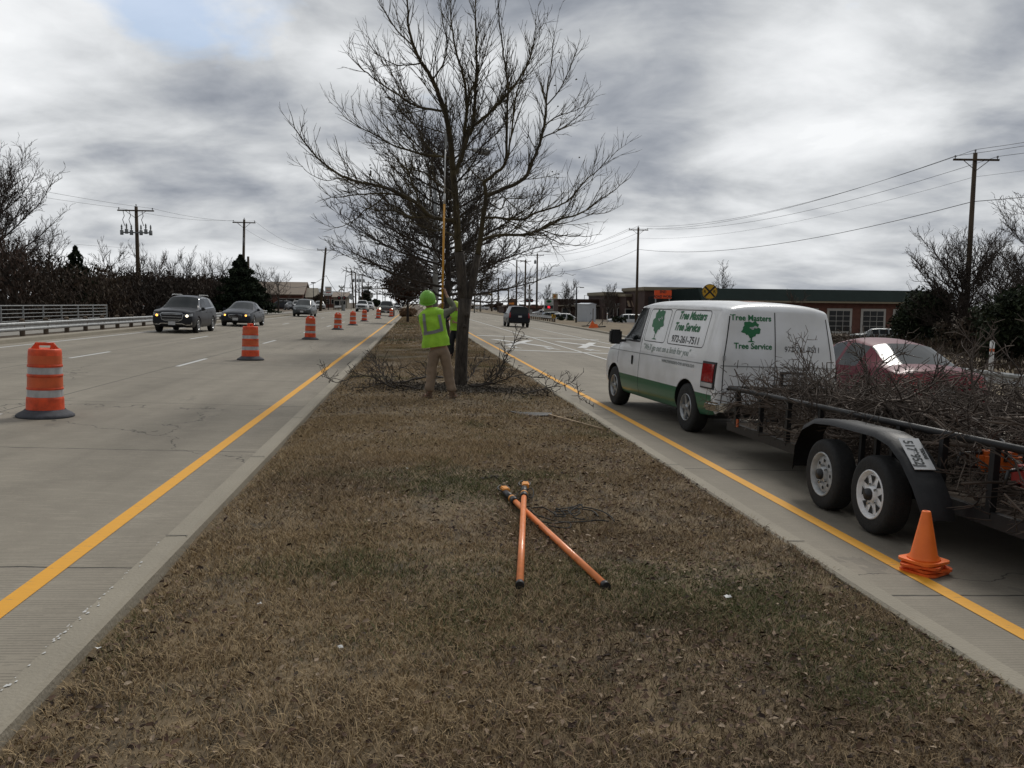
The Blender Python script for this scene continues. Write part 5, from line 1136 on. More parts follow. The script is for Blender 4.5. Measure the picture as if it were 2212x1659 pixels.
    for s_ in 'LR':
        a = Vector(h['ank'+s_]); t_ = Vector(h['toe'+s_]); d = (t_-a); d.z = 0; d.normalize(); mb = MB(); c = a+d*.06; ang = math.atan2(d.y, d.x)-math.pi/2
        mb.box((c.x, c.y, .035), (.10, .29, .07), rz=ang, bev=.03); mb.box((a.x, a.y, .09), (.10, .12, .12), rz=ang, bev=.035); mb.build('boot', M['boot'] if P['trousers'] == M['khaki'] else M['darkcloth'], root)
    # hard hat: shell, ribs, brim
    up_ = Vector(P['hat']).normalized(); T = up_.to_track_quat('Z', 'Y').to_matrix(); c = hd+up_*.01; mb = MB()
    mb.lathe([(.12, -.065), (.136, -.05), (.14, -.02), (.136, .03), (.118, .08), (.08, .118), (.04, .134), (0, .138)], c, 30, 'Z', M=T, cap=False)
    for k in (-.03, 0, .03): mb.tube([c+T @ Vector((k, -.134*math.cos(q)*.985, .14*math.sin(q)-.0)) for q in [x*.2+.25 for x in range(13)]], .009, 6)
    mb.lathe([(.135, -.06), (.152, -.066), (.15, -.056), (.13, -.05)], c, 30, 'Z', M=T, cap=False); ht = mb.build('hard_hat', P['helmet'], root); return root
py0 = .33
person((.42, 14.92, zr(.42)+.155), 0, 'worker in lime vest, lime hard hat and khaki trousers raising a pole saw', dict(
    j=dict(pelvis=(.0, .0, .90), belly=(-.03, .0, 1.08), chest=(-.12, .01, 1.36), neck0=(-.13, .0, 1.50), neck=(-.155, .0, 1.57), head0=(-.18, .02, 1.64), head1=(-.20, .01, 1.73), head2=(-.205, -.03, 1.80),
        hipL=(-.09, .0, .84), kneeL=(-.13, .04, .47), calfL=(-.15, .02, .30), ankL=(-.17, .0, .09), toeL=(-.24, .10, .04), hipR=(.10, .0, .84), kneeR=(.155, .05, .47), calfR=(.19, .03, .30), ankR=(.235, .0, .09), toeR=(.29, .12, .04),
        shL=(-.33, .03, 1.43), elbL=(-.26, .27, 1.30), wrL=(-.0, py0-.03, 1.60), gripL=(.065, py0, 1.62), shR=(.07, .02, 1.49), elbR=(.28, .16, 1.57), wrR=(.135, py0-.03, 1.80), gripR=(.075, py0, 1.875)),
    face=(.15, .75, .62), hat=(-.10, -.42, .9), helmet=M['helmet'], trousers=M['khaki'], shirt=M['shirt'],
    vest=[(-.06, 0, .915, .245, .165, .13), (-.06, 0, .98, .235, .16, .13), (-.065, 0, 1.1, .215, .15, .13), (-.09, 0, 1.25, .212, .15, .12), (-.125, 0, 1.38, .225, .152, .12), (-.13, 0, 1.47, .228, .145, .14), (-.132, 0, 1.53, .20, .125, .16), (-.135, 0, 1.565, .14, .10, .14), (-.14, 0, 1.59, .09, .08, .1)],
    tapeside='B', tape=[([(-.27, 1.135), (-.09, 1.17), (.12, 1.235)], .055), ([(-.02, 1.57), (.0, 1.45), (.045, 1.21)], .05), ([(-.27, 1.48), (-.26, 1.35), (-.235, 1.15)], .05)]))
q = G(985, 773, .15)
person((q.x, q.y, q.z), R(150), 'second worker, black clothes under lime vest, half hidden behind the oak trunk', dict(
    j=dict(pelvis=(.0, .0, .88), belly=(0, .0, 1.05), chest=(.0, .01, 1.30), neck0=(.0, .0, 1.42), neck=(.0, .02, 1.48), head0=(.0, .05, 1.55), head1=(.0, .06, 1.62), head2=(.0, .03, 1.69),
        hipL=(-.09, .0, .82), kneeL=(-.12, .05, .46), calfL=(-.13, .02, .30), ankL=(-.14, -.02, .09), toeL=(-.16, .12, .04), hipR=(.09, .0, .82), kneeR=(.13, .06, .46), calfR=(.15, .02, .30), ankR=(.17, -.02, .09), toeR=(.2, .12, .04),
        shL=(-.20, .02, 1.37), elbL=(-.27, .10, 1.13), wrL=(-.12, .26, 1.10), gripL=(-.04, .30, 1.12), shR=(.20, .02, 1.37), elbR=(.28, .12, 1.14), wrR=(.13, .26, 1.22), gripR=(.04, .30, 1.24)),
    face=(0, .95, .25), hat=(0, -.15, .95), helmet=M['yellowhelmet'], trousers=M['darkcloth'], shirt=M['darkcloth'],
    vest=[(0, 0, .86, .215, .165, .02), (0, 0, 1.0, .205, .155, 0), (0, 0, 1.15, .20, .15, 0), (0, 0, 1.30, .21, .15, 0), (0, 0, 1.38, .20, .14, 0), (0, 0, 1.44, .14, .11, 0), (0, 0, 1.47, .09, .08, 0)],
    tapeside='B', tape=[([(-.18, 1.1), (.18, 1.1)], .05), ([(-.11, 1.42), (-.12, 1.12)], .05), ([(.11, 1.42), (.12, 1.12)], .05)]))
# rake-like stick held by the second worker is hidden behind the trunk in the photo and left out
# ---------------- tools ----------------
M['fibre'] = mat('orange_fibreglass', (.86, .26, .075), .38, var=.14, vs=9, coat=.2); M['fibreyel'] = mat('amber_fibreglass', (.62, .30, .03), .4, var=.1, vs=4); M['ropeblk'] = mat('black_rope', (.012, .013, .013), .8, bump=.6, bs=60); M['woodhandle'] = mat('pale_wood_handle', (.42, .31, .20), .7, var=.2, vs=9)
M['alu'] = mat('aluminium', (.50, .50, .49), .35, .7)
b0 = Vector((.42+.07, 14.92+py0, zr(.42)+.155)); root = thing('pole_saw', 'long amber pole saw with silver upper section, held up into the oak by the worker', 'pole saw', b0)
bt = lambda t: Vector((.015-.005*t+.0, .02*t, 1.25))*0+Vector((-.004+.037*(t-1.8)/2.0, .05*(t-1.8), t))
mb = MB(); mb.tube([bt(1.78 if 0 else 1.42), bt(3.55)], .0185, 12); mb.build('lower_pole', M['fibreyel'], root); mb = MB(); mb.tube([bt(3.5), bt(4.35)], .012, 10); mb.tube([bt(3.4), bt(3.58)], .022, 10); mb.tube([bt(1.25), bt(1.45)], .013, 8); mb.build('upper_pole', M['alu'], root)
mb = MB(); a = bt(4.33); mb.prism([(0, 0), (.03, .12), (.02, .28), (-.03, .40), (-.01, .26), (-.01, .1)], -.002, .002, lambda u, v, h: (a.x+u*1.2, a.y+h, a.z+v)); mb.build('saw_blade', M['steel'], root)
def stake(loc_a, loc_b, lab):
    a = Vector(loc_a); b = Vector(loc_b); root = thing('extension_pole', lab, 'pole', a, 0, 'orange poles lying crossed on the grass'); d = b-a; L_ = d.length; d.normalize(); P_ = lambda t: d*t
    mb = MB(); mb.tube([P_(.03), P_(L_-.42)], .0222, 20); mb.build('tube', M['fibre'], root); mb = MB(); mb.tube([P_(0), P_(.045)], .0255, 20); mb.build('end_cap', M['black'], root)
    mb = MB(); mb.tube([P_(L_-.46), P_(L_-.37)], .031, 16); mb.tube([P_(L_-.33), P_(L_-.10)], [.029, .026], 16); mb.build('clamp_collar', M['black'], root)
    mb = MB(); mb.tube([P_(L_-.37), P_(L_-.335)], .032, 16); mb.build('locking_ring', M['saworangelt'], root)
    mb = MB(); s_ = d.cross(Vector((0, 0, 1))).normalized()
    mb.box(P_(L_-.06)+s_*.01+Vector((0, 0, .012)), (.062, .13, .045), rz=math.atan2(d.y, d.x)-math.pi/2, bev=.008); mb.build('clamp_lever', M['saworangelt'], root)
    mb = MB(); q_ = [P_(L_-.02)+s_*.05*math.sin(k*.5)+Vector((0, 0, .02+.015*math.cos(k*.5)))+d*(.05*math.cos(k*.5)-.02) for k in range(13)]; mb.tube(q_, .006, 6); mb.tube([P_(L_-.03), P_(L_+.05)], .012, 8); mb.build('hook_wire', M['black'], root)
M['saworangelt'] = mat('amber_plastic', (.75, .30, .05), .4)
up2 = lambda x, y, h: Vector((x, y, mz(x, y)+h))
stake(up2(1.115, 4.78, .030), up2(.76, 7.33, .034), 'orange pole lying aslant on the grass under the straight one, black end at lower right')
stake(up2(.595, 4.72, .030), up2(.955, 7.33, .084), 'orange pole lying straight towards the camera on top of the slanting one')
root = thing('rope', 'tangled thin black rope lying on the grass beside the orange poles', 'rope', up2(1.3, 6.4, 0)); o_ = Vector(root.location); mb = MB(); r = random.Random(4)
def rope(px_pts, h=.03, n=8):
    pts = [G(a, b_, .15) for a, b_ in px_pts]; pts = [Vector((p.x, p.y, mz(p.x, p.y)+h+r.uniform(-.008, .02)))-o_ for p in pts]; fine = []
    for i in range(len(pts)-1):
        p0 = pts[max(i-1, 0)]; p1 = pts[i]; p2 = pts[i+1]; p3 = pts[min(i+2, len(pts)-1)]
        for k in range(n): t = k/n; fine.append(.5*((2*p1)+(p2-p0)*t+(2*p0-5*p1+4*p2-p3)*t*t+(3*p1-p0-3*p2+p3)*t**3))
    mb.tube(fine+[pts[-1]], .0048, 6)
c7 = lambda x, y: ((1500+x/3.318)/1.4756, (1500+y/3.318)/1.4756)
for pl in ([(600, 420), (680, 500), (780, 550), (900, 580), (1020, 590), (1200, 600), (1340, 605), (1460, 610)], [(710, 660), (705, 620), (760, 605), (870, 612), (1000, 595), (1060, 620), (1030, 665), (900, 685), (820, 660)], [(640, 460), (760, 450), (860, 480), (900, 510), (980, 525), (1040, 515), (1020, 490), (940, 500), (890, 470), (910, 540)],
           [(900, 470), (1000, 450), (1090, 420), (1160, 410), (1180, 440), (1100, 470), (1050, 510), (1100, 540), (1160, 490)], [(1180, 455), (1300, 465), (1400, 510), (1480, 560), (1520, 600)], [(1180, 460), (1290, 490), (1350, 545)], [(1080, 540), (1170, 570), (1210, 595)], [(480, 330), (500, 280), (540, 300), (640, 340), (665, 290), (640, 250), (600, 260)],
           [(1000, 470), (1080, 430), (1150, 470), (1080, 500), (1030, 470), (1100, 440), (1180, 405)], [(900, 455), (960, 470), (1000, 540), (940, 560), (890, 520)]): rope([c7(*p) for p in pl])
mb.build('cord', M['ropeblk'], root)
# pruning saw with a long wooden handle
a = G(1185, 898, .15); b = G(1303, 927, .15); root = thing('pole_pruner', 'pale wooden handle with curved black saw blade lying on the grass', 'pruning saw', (a.x, a.y, mz(a.x, a.y))); A_ = Vector((0, 0, .035)); B_ = Vector((b.x-a.x, b.y-a.y, mz(b.x, b.y)-mz(a.x, a.y)+.03))
mb = MB(); mb.tube([A_, B_], .013, 8); mb.build('handle', M['woodhandle'], root); mb = MB(); d = (A_-B_).normalized(); s_ = Vector((-d.y, d.x, 0))
mb.prism([(-.05, -.03), (.2, -.05), (.42, -.035), (.62, .06), (.40, .03), (.2, .03), (-.05, .025)], 0, .012, lambda u, v, h: tuple(A_+Vector((-1, .12, 0)).normalized()*u+Vector((.1, 1, .5)).normalized()*v*1.2+Vector((0, 0, h)))); mb.build('saw_blade', M['black'], root)
# ---------------- cut branches lying round the oak ----------------
PB = dict(step=.13, gap=.12, tip=.003, wob=.13, up=.035, kids=[.8, .9, .8], ang=(.35, 1.05), lift=.1)
def lying(px_pts, hs, r0, lab, seed, lvl=2, Lk=.55):
    zf = .22 if Lk < .26 else 1.; r0 *= .8
    pts = [G(a, b_, .15) for a, b_ in px_pts]; root = thing('cut_branch', lab, 'branch', (pts[0].x, pts[0].y, zr(pts[0].x)+.15), 0, 'cut branches lying round the oak trunk'); o_ = Vector(root.location)
    pts = [Vector((p.x, p.y, zr(p.x)+.16+h))-o_ for p, h in zip(pts, hs)]; t = Tree(seed); t.limb(pts, r0, .004, lvl, PB, Lk=Lk, start=.1, dens=1.1)
    for i in range(len(t.A)):
        for Q in (t.A, t.B):
            x, y, z = Q[i]
            if z < -.02: Q[i] = (x, y, -.02+.1*(z+.02))
            elif zf < 1: Q[i] = (x, y, z*zf)
    mb = MB(); t.build(mb, 4); mb.build('branch', M['twig'], root)
cc = lambda x, y: ((1000+x/2.4578)/1.4756, (1100+y/2.4578)/1.4756)
lying([cc(1010, 300), cc(870, 330), cc(700, 345), cc(540, 345), cc(420, 365), cc(300, 355)], [.12, .2, .12, .1, .08, .05], .03, 'long cut branch reaching left from behind the khaki legs towards the kerb', 1, 3)
lying([cc(640, 365), cc(540, 345), cc(450, 330), cc(330, 330), cc(180, 345), cc(60, 300)], [.05, .12, .2, .2, .12, .22], .02, 'thin cut branch whose twigs hang over the left kerb', 2, 3)
lying([cc(840, 370), cc(700, 360), cc(600, 355), cc(500, 300), cc(440, 240)], [.04, .1, .12, .35, .5], .018, 'cut branch with raised tips left of the worker', 3, 3)
lying([cc(1220, 345), cc(1330, 345), cc(1420, 350), cc(1480, 345), cc(1560, 340), cc(1620, 335)], [.06, .1, .22, .5, .9, 1.25], .026, 'cut branch rising steeply right of the trunk', 4, 3, .7)
lying([cc(1230, 350), cc(1380, 355), cc(1500, 360), cc(1620, 350), cc(1760, 360), cc(1850, 350)], [.05, .12, .22, .3, .25, .3], .022, 'spreading cut branch right of the trunk reaching the right kerb', 5, 3)
lying([cc(1640, 400), cc(1760, 390), cc(1880, 375), cc(1960, 372), cc(2050, 350)], [.03, .08, .12, .12, .2], .016, 'thin cut branch lying across the right kerb onto the yellow line', 6, 3)
lying([cc(1200, 330), cc(1250, 290), cc(1290, 270), cc(1350, 250)], [.1, .2, .35, .5], .014, 'short twiggy cut branch just behind the trunk', 7, 2)
lying([cc(2060, 360), cc(2075, 430), cc(2120, 455), cc(2190, 500)], [.15, .05, .03, .03], .010, 'bare stick bent across the right kerb', 8, 1, .3)
lying([(1040, 1043), (1062, 1036), (1090, 1036), (1120, 1038)], [.01, .02, .02, .01], .022, 'short dark branch piece lying beyond the orange poles', 9, 2, .25)
lying([(1095, 1046), (1070, 1041), (1052, 1040)], [.01, .03, .01], .016, 'crooked dark twig lying beside the short branch piece', 10, 2, .22)
lying([(1372, 1362), (1385, 1380), (1400, 1392), (1415, 1403)], [.0, .01, .01, .0], .014, 'dark broken stick lying in the leaf litter at lower right', 12, 1, .12)
M['paper'] = mat('white_litter', (.62, .62, .60), .7)
for i, (a, b_, s_, lab) in enumerate(((1572, 1296, .018, 'crumpled white scrap on the grass right of the orange poles'), (560, 1306, .010, 'small white scrap on the grass left of the orange poles'), (735, 1409, .010, 'white scrap lying low left of centre in the dry grass'), (880, 1020, .014, 'tiny white scrap on the grass halfway to the oak'), (215, 1236 if 0 else 1383, .016, 'white scrap beside the left kerb'))):
    q = G(a, b_, .17); root = thing('paper_scrap', lab, 'litter', (q.x, q.y, mz(q.x, q.y)+.03), i, 'white litter scraps on the grass'); mb = MB(); r = random.Random(i); vs = [(x*s_*r.uniform(.6, 1.2), y*s_*r.uniform(.6, 1.2), r.uniform(-.4, .8)*s_) for y in (-1, 0, 1) for x in (-1, 0, 1)]; mb.add(vs, [(j*3+k, j*3+k+1, j*3+k+4, j*3+k+3) for j in (0, 1) for k in (0, 1)]); mb.build('paper', M['paper'], root)
# ---------------- traffic barrels ----------------
M['barrel'] = mat('barrel_orange', (.66, .07, .014), .55, var=.3, vs=7,  bump=.15, bs=12); M['bandw'] = mat('white_band', (.50, .50, .50), .5, var=.35, vs=7, col2=(.56, .56, .56), stretch=(1, 1, .6)); M['bando'] = mat('orange_band', (.62, .11, .03), .45, var=.15, vs=5); M['rubberbase'] = mat('rubber_base', (.065, .068, .078), .85, var=.3, vs=9)
def barrel(loc, rz):
    root = thing('traffic_barrel', '', 'traffic barrel', loc, rz, 'orange and white traffic barrels along the lane'); mb = MB(); mb.lathe([(.40, 0), (.405, .02), (.37, .045), (.30, .075), (.275, .095), (.27, .06)], (0, 0, 0), 40); mb.build('rubber_base', M['rubberbase'], root)
    H = [(.265, .07), (.262, .08), (.258, .22), (.254, .245), (.246, .25), (.244, .34), (.252, .345), (.250, .365), (.243, .37), (.240, .50), (.248, .505), (.246, .53), (.236, .535), (.233, .62), (.242, .625), (.240, .65), (.232, .655), (.228, .80), (.224, .835), (.205, .85), (.19, .84), (0, .84)]
    mb = MB(); mb.lathe(H, (0, 0, 0), 40); mb.build('drum', M['barrel'], root)
    for z0_, z1_, r0_, r1_, m, nm in ((.252, .342, .2472, .2452, M['bandw'], 'white_band'), (.373, .498, .2442, .2412, M['bando'], 'orange_band'), (.537, .621, .2372, .2342, M['bandw'], 'white_band'), (.66, .765, .2335, .231, M['bando'], 'orange_band')): mb = MB(); mb.lathe([(r0_, z0_), (r1_, z1_)], (0, 0, 0), 40, cap=False); mb.build(nm, m, root)
    mb = MB(); mb.tube([(-.17, 0, .83), (-.12, 0, .905), (.12, 0, .905), (.17, 0, .83)], [.03, .02, .02, .03], 8)
    for sx in (-1, 1): mb.prism([(sx*.17, .83), (sx*.07, .84), (sx*.09, .905), (sx*.12, .925)], -.03, .03, lambda u, v, h: (u, h, v))
    mb.build('handle', M['barrel'], root); return root
labs = ['nearest and largest traffic barrel, scuffed white bands, beside the white lane dash', 'second traffic barrel from the camera, its top dented, in front of the dark sedan', 'third traffic barrel from the camera, in front of the grey minivan', 'fourth traffic barrel, with a white sticker low on its front', 'fifth traffic barrel from the camera', 'sixth traffic barrel, below the white pickup truck', 'seventh traffic barrel, left of the olive pickup truck', 'farthest traffic barrel, nearly touching the olive pickup truck']
pos = [(98, 899), (541, 777.5), (670, 733.2), (729.6, 712.2), (762.3, 702.6), (787, 694.2), (817, 688.4), (845, 684.6)]
b0 = barrel((0, 0, 0), 0)
for i, (p_, lab) in enumerate(zip(pos, labs)):
    o = b0 if i == 0 else copy_tree(b0); q = G(*p_); o.location = q; s_ = 1.13 if i else 1.13; o.scale = (.93, .93, s_); o['label'] = lab; o.rotation_euler = (0, math.atan(SL), [.15, 1.25, .2, .4, 1., .6, .1, .9][i])
st_ = [o for o in COL.objects if o.parent and o.parent['label' if 'label' in o.parent.keys() else 'x':] == ''] if 0 else []
q = G(729.6, 712.2); root4 = [o for o in COL.objects if o.get('label') == labs[3]][0]; mb = MB(); mb.add([(.05*a, -.262, z) for z in (.10, .19) for a in (-1, 1)], [(0, 1, 3, 2)]); s4 = mb.build('sticker', M['paper'], root4); s4.rotation_euler = (0, 0, -.4+.35)
# ---------------- utility poles and wires ----------------
c1 = lambda x, y: (x/2.765/1.4756, (500+y/2.765)/1.4756); c2 = lambda x, y: ((700+x/3.318)/1.4756, (600+y/3.318)/1.4756); c4 = lambda x, y: ((1450+x/3.318)/1.4756, (650+y/3.318)/1.4756)
c3 = lambda x, y: ((1480+x/7.373)/1.4756, (880+y/7.373)/1.4756); c6 = lambda x, y: ((1730+x/6.637)/1.4756, (880+y/6.637)/1.4756); c5 = lambda x, y: ((1900+x/2.6024)/1.4756, (850+y/2.6024)/1.4756)
c8 = lambda x, y: ((2700+x/3.016)/1.4756, (700+y/3.016)/1.4756)
def gz(x, y):
    if -17 < x < -13: return .515
    if rr(y) < x < 25: return zr(rr(y))+.13+(-.40-zr(rr(y))-.13)*((x-rr(y))/(25-rr(y)))
    return tz(x, y)
def pole(label, pxx, ptop, Y, r0=.14, arm=2.4, braces=True, trans=0, lean=0., m='pole', group='wooden utility poles along the road', az=0., ins=True, arm_dz=.35, extra=None, name='utility_pole', H=None):
    top = atY(pxx, ptop, Y); z0 = gz(top.x, Y); H = H or top.z-z0; root = thing(name, label, 'utility pole', (top.x-lean, Y, z0), az, group); mb = MB(); mb.tube([(0, 0, -.2), (lean*.5, 0, H*.5), (lean, 0, H)], [r0*1.15, r0*.95, r0*.75], 10); mb.build('pole_shaft', M[m], root)
    if arm:
        za = H-arm_dz; mb = MB(); mb.box((lean, -.14, za), (arm, .09, .11)); mb.build('crossarm', M[m], root)
        if braces:
            mb = MB(); [mb.tube([(lean+s_*arm*.28, -.16, za-.04), (lean, -.16, za-.62)], .022, 5) for s_ in (-1, 1)]; mb.build('arm_brace', M[m], root)
        if ins:
            for u in (-.46, .46, 0): mb = MB(); mb.lathe([(.02, 0), (.025, .08), (.07, .09), (.055, .13), (.03, .15), (.05, .17), (.0, .2)], (lean+u*arm, -.14 if u else 0, za+.055 if u else H), 10); mb.build('insulator', M['insul'], root)
    for k in range(trans):
        s_ = (-1, 1, 0)[k]; mb = MB(); mb.lathe([(.20, 0), (.21, .05), (.21, .62), (.17, .68), (.05, .72), (.04, .86), (0, .87)], (lean+s_*.42, -.1, H-2.0), 14); mb.build('transformer', M['tin'], root)
    if extra: extra(root, H, lean)
    return root, (lambda u, dz=0.: Vector((top.x-lean, Y, z0)) + Matrix.Rotation(az, 3, 'Z') @ Vector((lean+u*(arm or 0), -.14 if u else 0, H-arm_dz+.2+dz if u else H+.18+dz)))
def wire(a, b, sag, label, r=.012, group='overhead wires between the poles', m='wire', n=18):
    root = None; mb = MB(); a = Vector(a); b = Vector(b); pts = [a.lerp(b, i/n)-Vector((0, 0, 4*sag*(i/n)*(1-i/n))) for i in range(n+1)]; o_ = a.copy(); mb.tube([p-o_ for p in pts], r, 5); o = mb.build('overhead_wire', M[m]); o.location = o_; tag(o, label, 'wire', group)
def bank(root, H, l):                                   # row of switches below the crossarm
    mb = MB(); mb.box((0, -.15, H-2.15), (2.5, .12, .10)); mb.build('equipment_bar', M['tin'], root)
    for k in range(7):
        if k != 3: mb = MB(); x = -1.15+k*.383; mb.lathe([(.13, 0), (.14, .05), (.14, .38), (.05, .42), (.05, .50), (.09, .52), (.05, .6), (.08, .66), (.03, .85), (0, .86)], (x, -.15, H-2.35+(.1 if k % 2 else 0)), 8); mb.build('transformer', M['tin'], root)
    for k in (-1.0, -.5, .5): mb = MB(); mb.tube([(k, -.14, H-.4), (k+.1, -.2, H-.8), (k-.05, -.18, H-1.1), (k+.1, -.15, H-1.6)], .03, 5); mb.build('cutout', M['insul'], root)
def canister(root, H, l): mb = MB(); mb.tube([(.28, -.1, H-1.9), (.28, -.1, H-2.8)], [.06, .10], 8); mb.box((.28, -.1, H-1.5), (.08, .1, .6)); mb.build('cutout', M['insul'], root); mb = MB(); mb.tube([(-.25, -.1, H*.62), (-.3, -.1, .0)], .035, 6); mb.build('conduit', M['insul'], root)
PL = {}
PL['a'] = pole('tall wooden pole with a bank of grey transformers, left roadside', 294, 446, 75, .17, 2.9, extra=bank)
PL['b'] = pole('wooden pole with white conduit beside the cedar, left roadside', 527.5, 474, 96, .16, 2.4, lean=.35, extra=canister)
PL['c'] = pole('leaning wooden pole right of the white sign, left roadside', 704, 535, 128, .19, 2.5, lean=.95)
pole('short bare pole stub beside the conduit pole', 536, 554, 96.5, .16, 0)
q = G(702, 672); 
for i, (x, y, Y, arm, tr, ln, lab) in enumerate(((1395, 870, 190, 2.4, 0, -.4, 'distant pole, first of the row left of the signal mast'), (1437, 900, 200, 2.4, 2, 0, 'distant pole with two hanging transformers, left carriageway side'), (1507, 905, 215, 2.6, 2, 0, 'distant dark pole with transformer, just right of the signal mast'),
    (1572, 985, 260, 3.2, 0, .1, 'distant pole with wide crossarm between the signal mast and the oak'), (1665, 1030, 300, 3.0, 0, 0, 'far pole seen under the signal arm'), (1750, 1087, 380, 3.2, 1, 0, 'small far pole left of the olive pickup roof'), (1812, 1120, 420, 3.6, 2, 0, 'farthest tangled pole near the crest of the road'))):
    PL['l%d' % i] = pole(lab, *c2(x, y), Y, .15+.0006*Y*.2, arm, trans=tr, lean=ln)
pole('slender leaning antenna mast left of the distant poles', *c2(1345, 828), 150, .07, 0, lean=.9, m='greysteel', name='antenna_mast')
lamp_arm = lambda L_=1.6: (lambda root, H, l: [mb := MB(), mb.tube([(0, 0, H-.1), (L_*.5, 0, H), (L_, 0, H-.05)], .04, 6), mb.box((L_+.15, 0, H-.08), (.5, .22, .10)), mb.build('lamp_head', M['greysteel'], root)])
pole('slim grey steel post far under the signal arm', *c2(1725, 1062), 250, .09, 0, m='greysteel', name='steel_post')
PL['R1'] = pole('largest wooden utility pole, standing in front of the round bare tree at right', 2107, 330, 47, .155, 2.65, az=R(-6), arm_dz=.42)
PL['R2'] = pole('second wooden utility pole from the right, behind the van cab', 1379, 491, 108, .17, 2.5, az=R(-4))
PL['R3'] = pole('wooden pole with transformer left of the monument sign', *c4(872, 525), 168, .19, 2.6, trans=1, az=R(-2))
for i, (x, y, Y, arm, tr, lab) in enumerate(((748, 590, 200, 2.6, 0, 'wooden pole just left of the railway crossbuck at right'), (655, 600, 225, 0, 0, 'bare wooden pole rising above the black SUV roof'), (460, 780, 240, 0, 0, 'bare dark pole left of the black SUV'), (272, 805, 250, 0, 2, 'far pole with two transformers right of the trunk'),
    (392, 880, 260, 0, 0, 'short far pole between the white pickup and dark car'), (568, 860, 280, 0, 0, 'thin far pole left of the brown food sign'), (790, 850, 170, 0, 0, 'short pole directly behind the railway crossbuck'))): PL['r%d' % i] = pole(lab, *c4(x, y), Y, .17+.0003*Y, arm, trans=tr)
pole('thin black pole beside the white shed', *c6(718, 226), 104, .10, 0, m='black', name='lamp_post', extra=lamp_arm(.5))
for x, y, Y, lab in ((948, 940, 190, 'car park lamp post left of the yellow square sign'), (1068, 932, 185, 'car park lamp post in front of the yellow square sign'), (1370, 965, 180, 'car park lamp post above the brown shop wall'), (865, 982, 230, 'round-topped car park lamp right of the crossbuck'), (235, 980, 230, 'low street lamp left of the far transformer pole')):
    pole(lab, *c4(x, y), Y, .07, 0, m='greysteel', name='lamp_post', group='distant lamp posts', extra=lamp_arm(.9))
pole('dark car park lamp post beside the tan-roofed building', *c2(991, 1000), 185, .08, 0, m='black', name='lamp_post', group='distant lamp posts', extra=lambda root, H, l: [mb := MB(), mb.box((0, 0, H), (.9, .4, .25)), mb.build('lamp_head', M['black'], root)])
def W(k, u, dz=0.): return PL[k][1](u, dz)
A = W('R1', -.46), W('R1', 0), W('R1', .46); B = W('R2', -.46), W('R2', 0), W('R2', .46); C = W('R3', -.46), W('R3', 0), W('R3', .46)
nm = ('left', 'middle', 'right')
for i in range(3):
    wire(A[i], B[i], 1.35, 'upper %s wire sagging from the largest right pole to the next pole' % nm[i], .013); wire(B[i], C[i], 1.1, 'upper %s wire between the second and third right poles' % nm[i], .016)
    e = A[i]+(A[i]-B[i]).normalized()*48; e.z = A[i].z+.3; wire(A[i], e, 1.0, 'upper %s wire leaving the right edge from the largest pole' % nm[i], .013)
for dz, r_, sg, lab in ((-1.55, .008, 1.1, 'faint thin wire below the upper three at right'), (-2.95, .020, 1.3, 'lowest and thickest cable at right')):
    a, b_, c_ = W('R1', 0, dz), W('R2', 0, dz*1.0), W('R3', 0, dz*1.15); wire(a, b_, sg, lab+', near span', r_); wire(b_, c_, sg, lab+', far span', r_); e = a+(a-b_).normalized()*48; e.z = a.z+.3; wire(a, e, .8, lab+', leaving the right edge', r_)
pa, pb, pc = 'a', 'b', 'c'
for i, u in enumerate((-.46, .46)):
    e = W('a', u)+Vector((-12, -48, 1.4)); wire(e, W('a', u), .9, 'thin %s upper wire from the left edge to the transformer pole' % nm[i*2], .010); wire(W('a', u), W('b', u), .35, 'thin %s upper wire between the transformer pole and the conduit pole' % nm[i*2], .010); wire(W('b', u), W('c', u), 1.3, 'thin %s upper wire from the conduit pole to the leaning pole' % nm[i*2], .010)
e = W('a', 0, -5.6)+Vector((-10, -44, 1.2)); wire(e, W('a', 0, -5.6), 1.0, 'thick communication cable at far left reaching the transformer pole', .03); wire(W('a', 0, -5.6), W('b', 0, -4.9), .7, 'thick communication cable between the transformer and conduit poles', .03)
wire(W('b', 0, -4.9), W('c', 0, -4.2), 2.1, 'thick cable sagging from the conduit pole to the leaning pole', .03); wire(W('c', 0, -4.2), W('l0', 0, -5), 1.8, 'thick cable sagging beyond the leaning pole', .03); e = W('a', 0, -3.6)+Vector((-10, -44, 1.2)); wire(e, W('a', 0, -3.6), .8, 'faint middle wire at far left', .008); wire(W('l0', 0, -4.5), W('l1', 0, -6), .3, 'short cable between the first two distant poles', .02)
# median street lamp behind the oaks
Y = 40; t_ = atY(941, 330, Y); z0 = zr(t_.x)+.13; root = thing('street_lamp', 'grey steel street lamp on the median, its cobra head showing through the oak crown', 'street lamp', (t_.x, Y, z0)); H = t_.z-z0
mb = MB(); mb.tube([(0, 0, -.1), (0, 0, H)], [.14, .07], 12); mb.box((0, 0, .12), (.4, .4, .24), bev=.03); mb.build('pole_shaft', M['greysteel'], root)
mb = MB(); mb.tube([(0, 0, H-.6), (.35, 0, H-.15), (.9, 0, H+.12), (1.5, 0, H+.2), (1.75, 0, H+.18)], .035, 8); mb.build('arm', M['greysteel'], root)
mb = MB(); mb.tube([(1.65, 0, H+.17), (1.8, 0, H+.17), (2.1, 0, H+.13), (2.4, 0, H+.10), (2.48, 0, H+.07)], [.06, .10, .17, .15, .06], 12); mb.build('lamp_head', M['steel'], root)
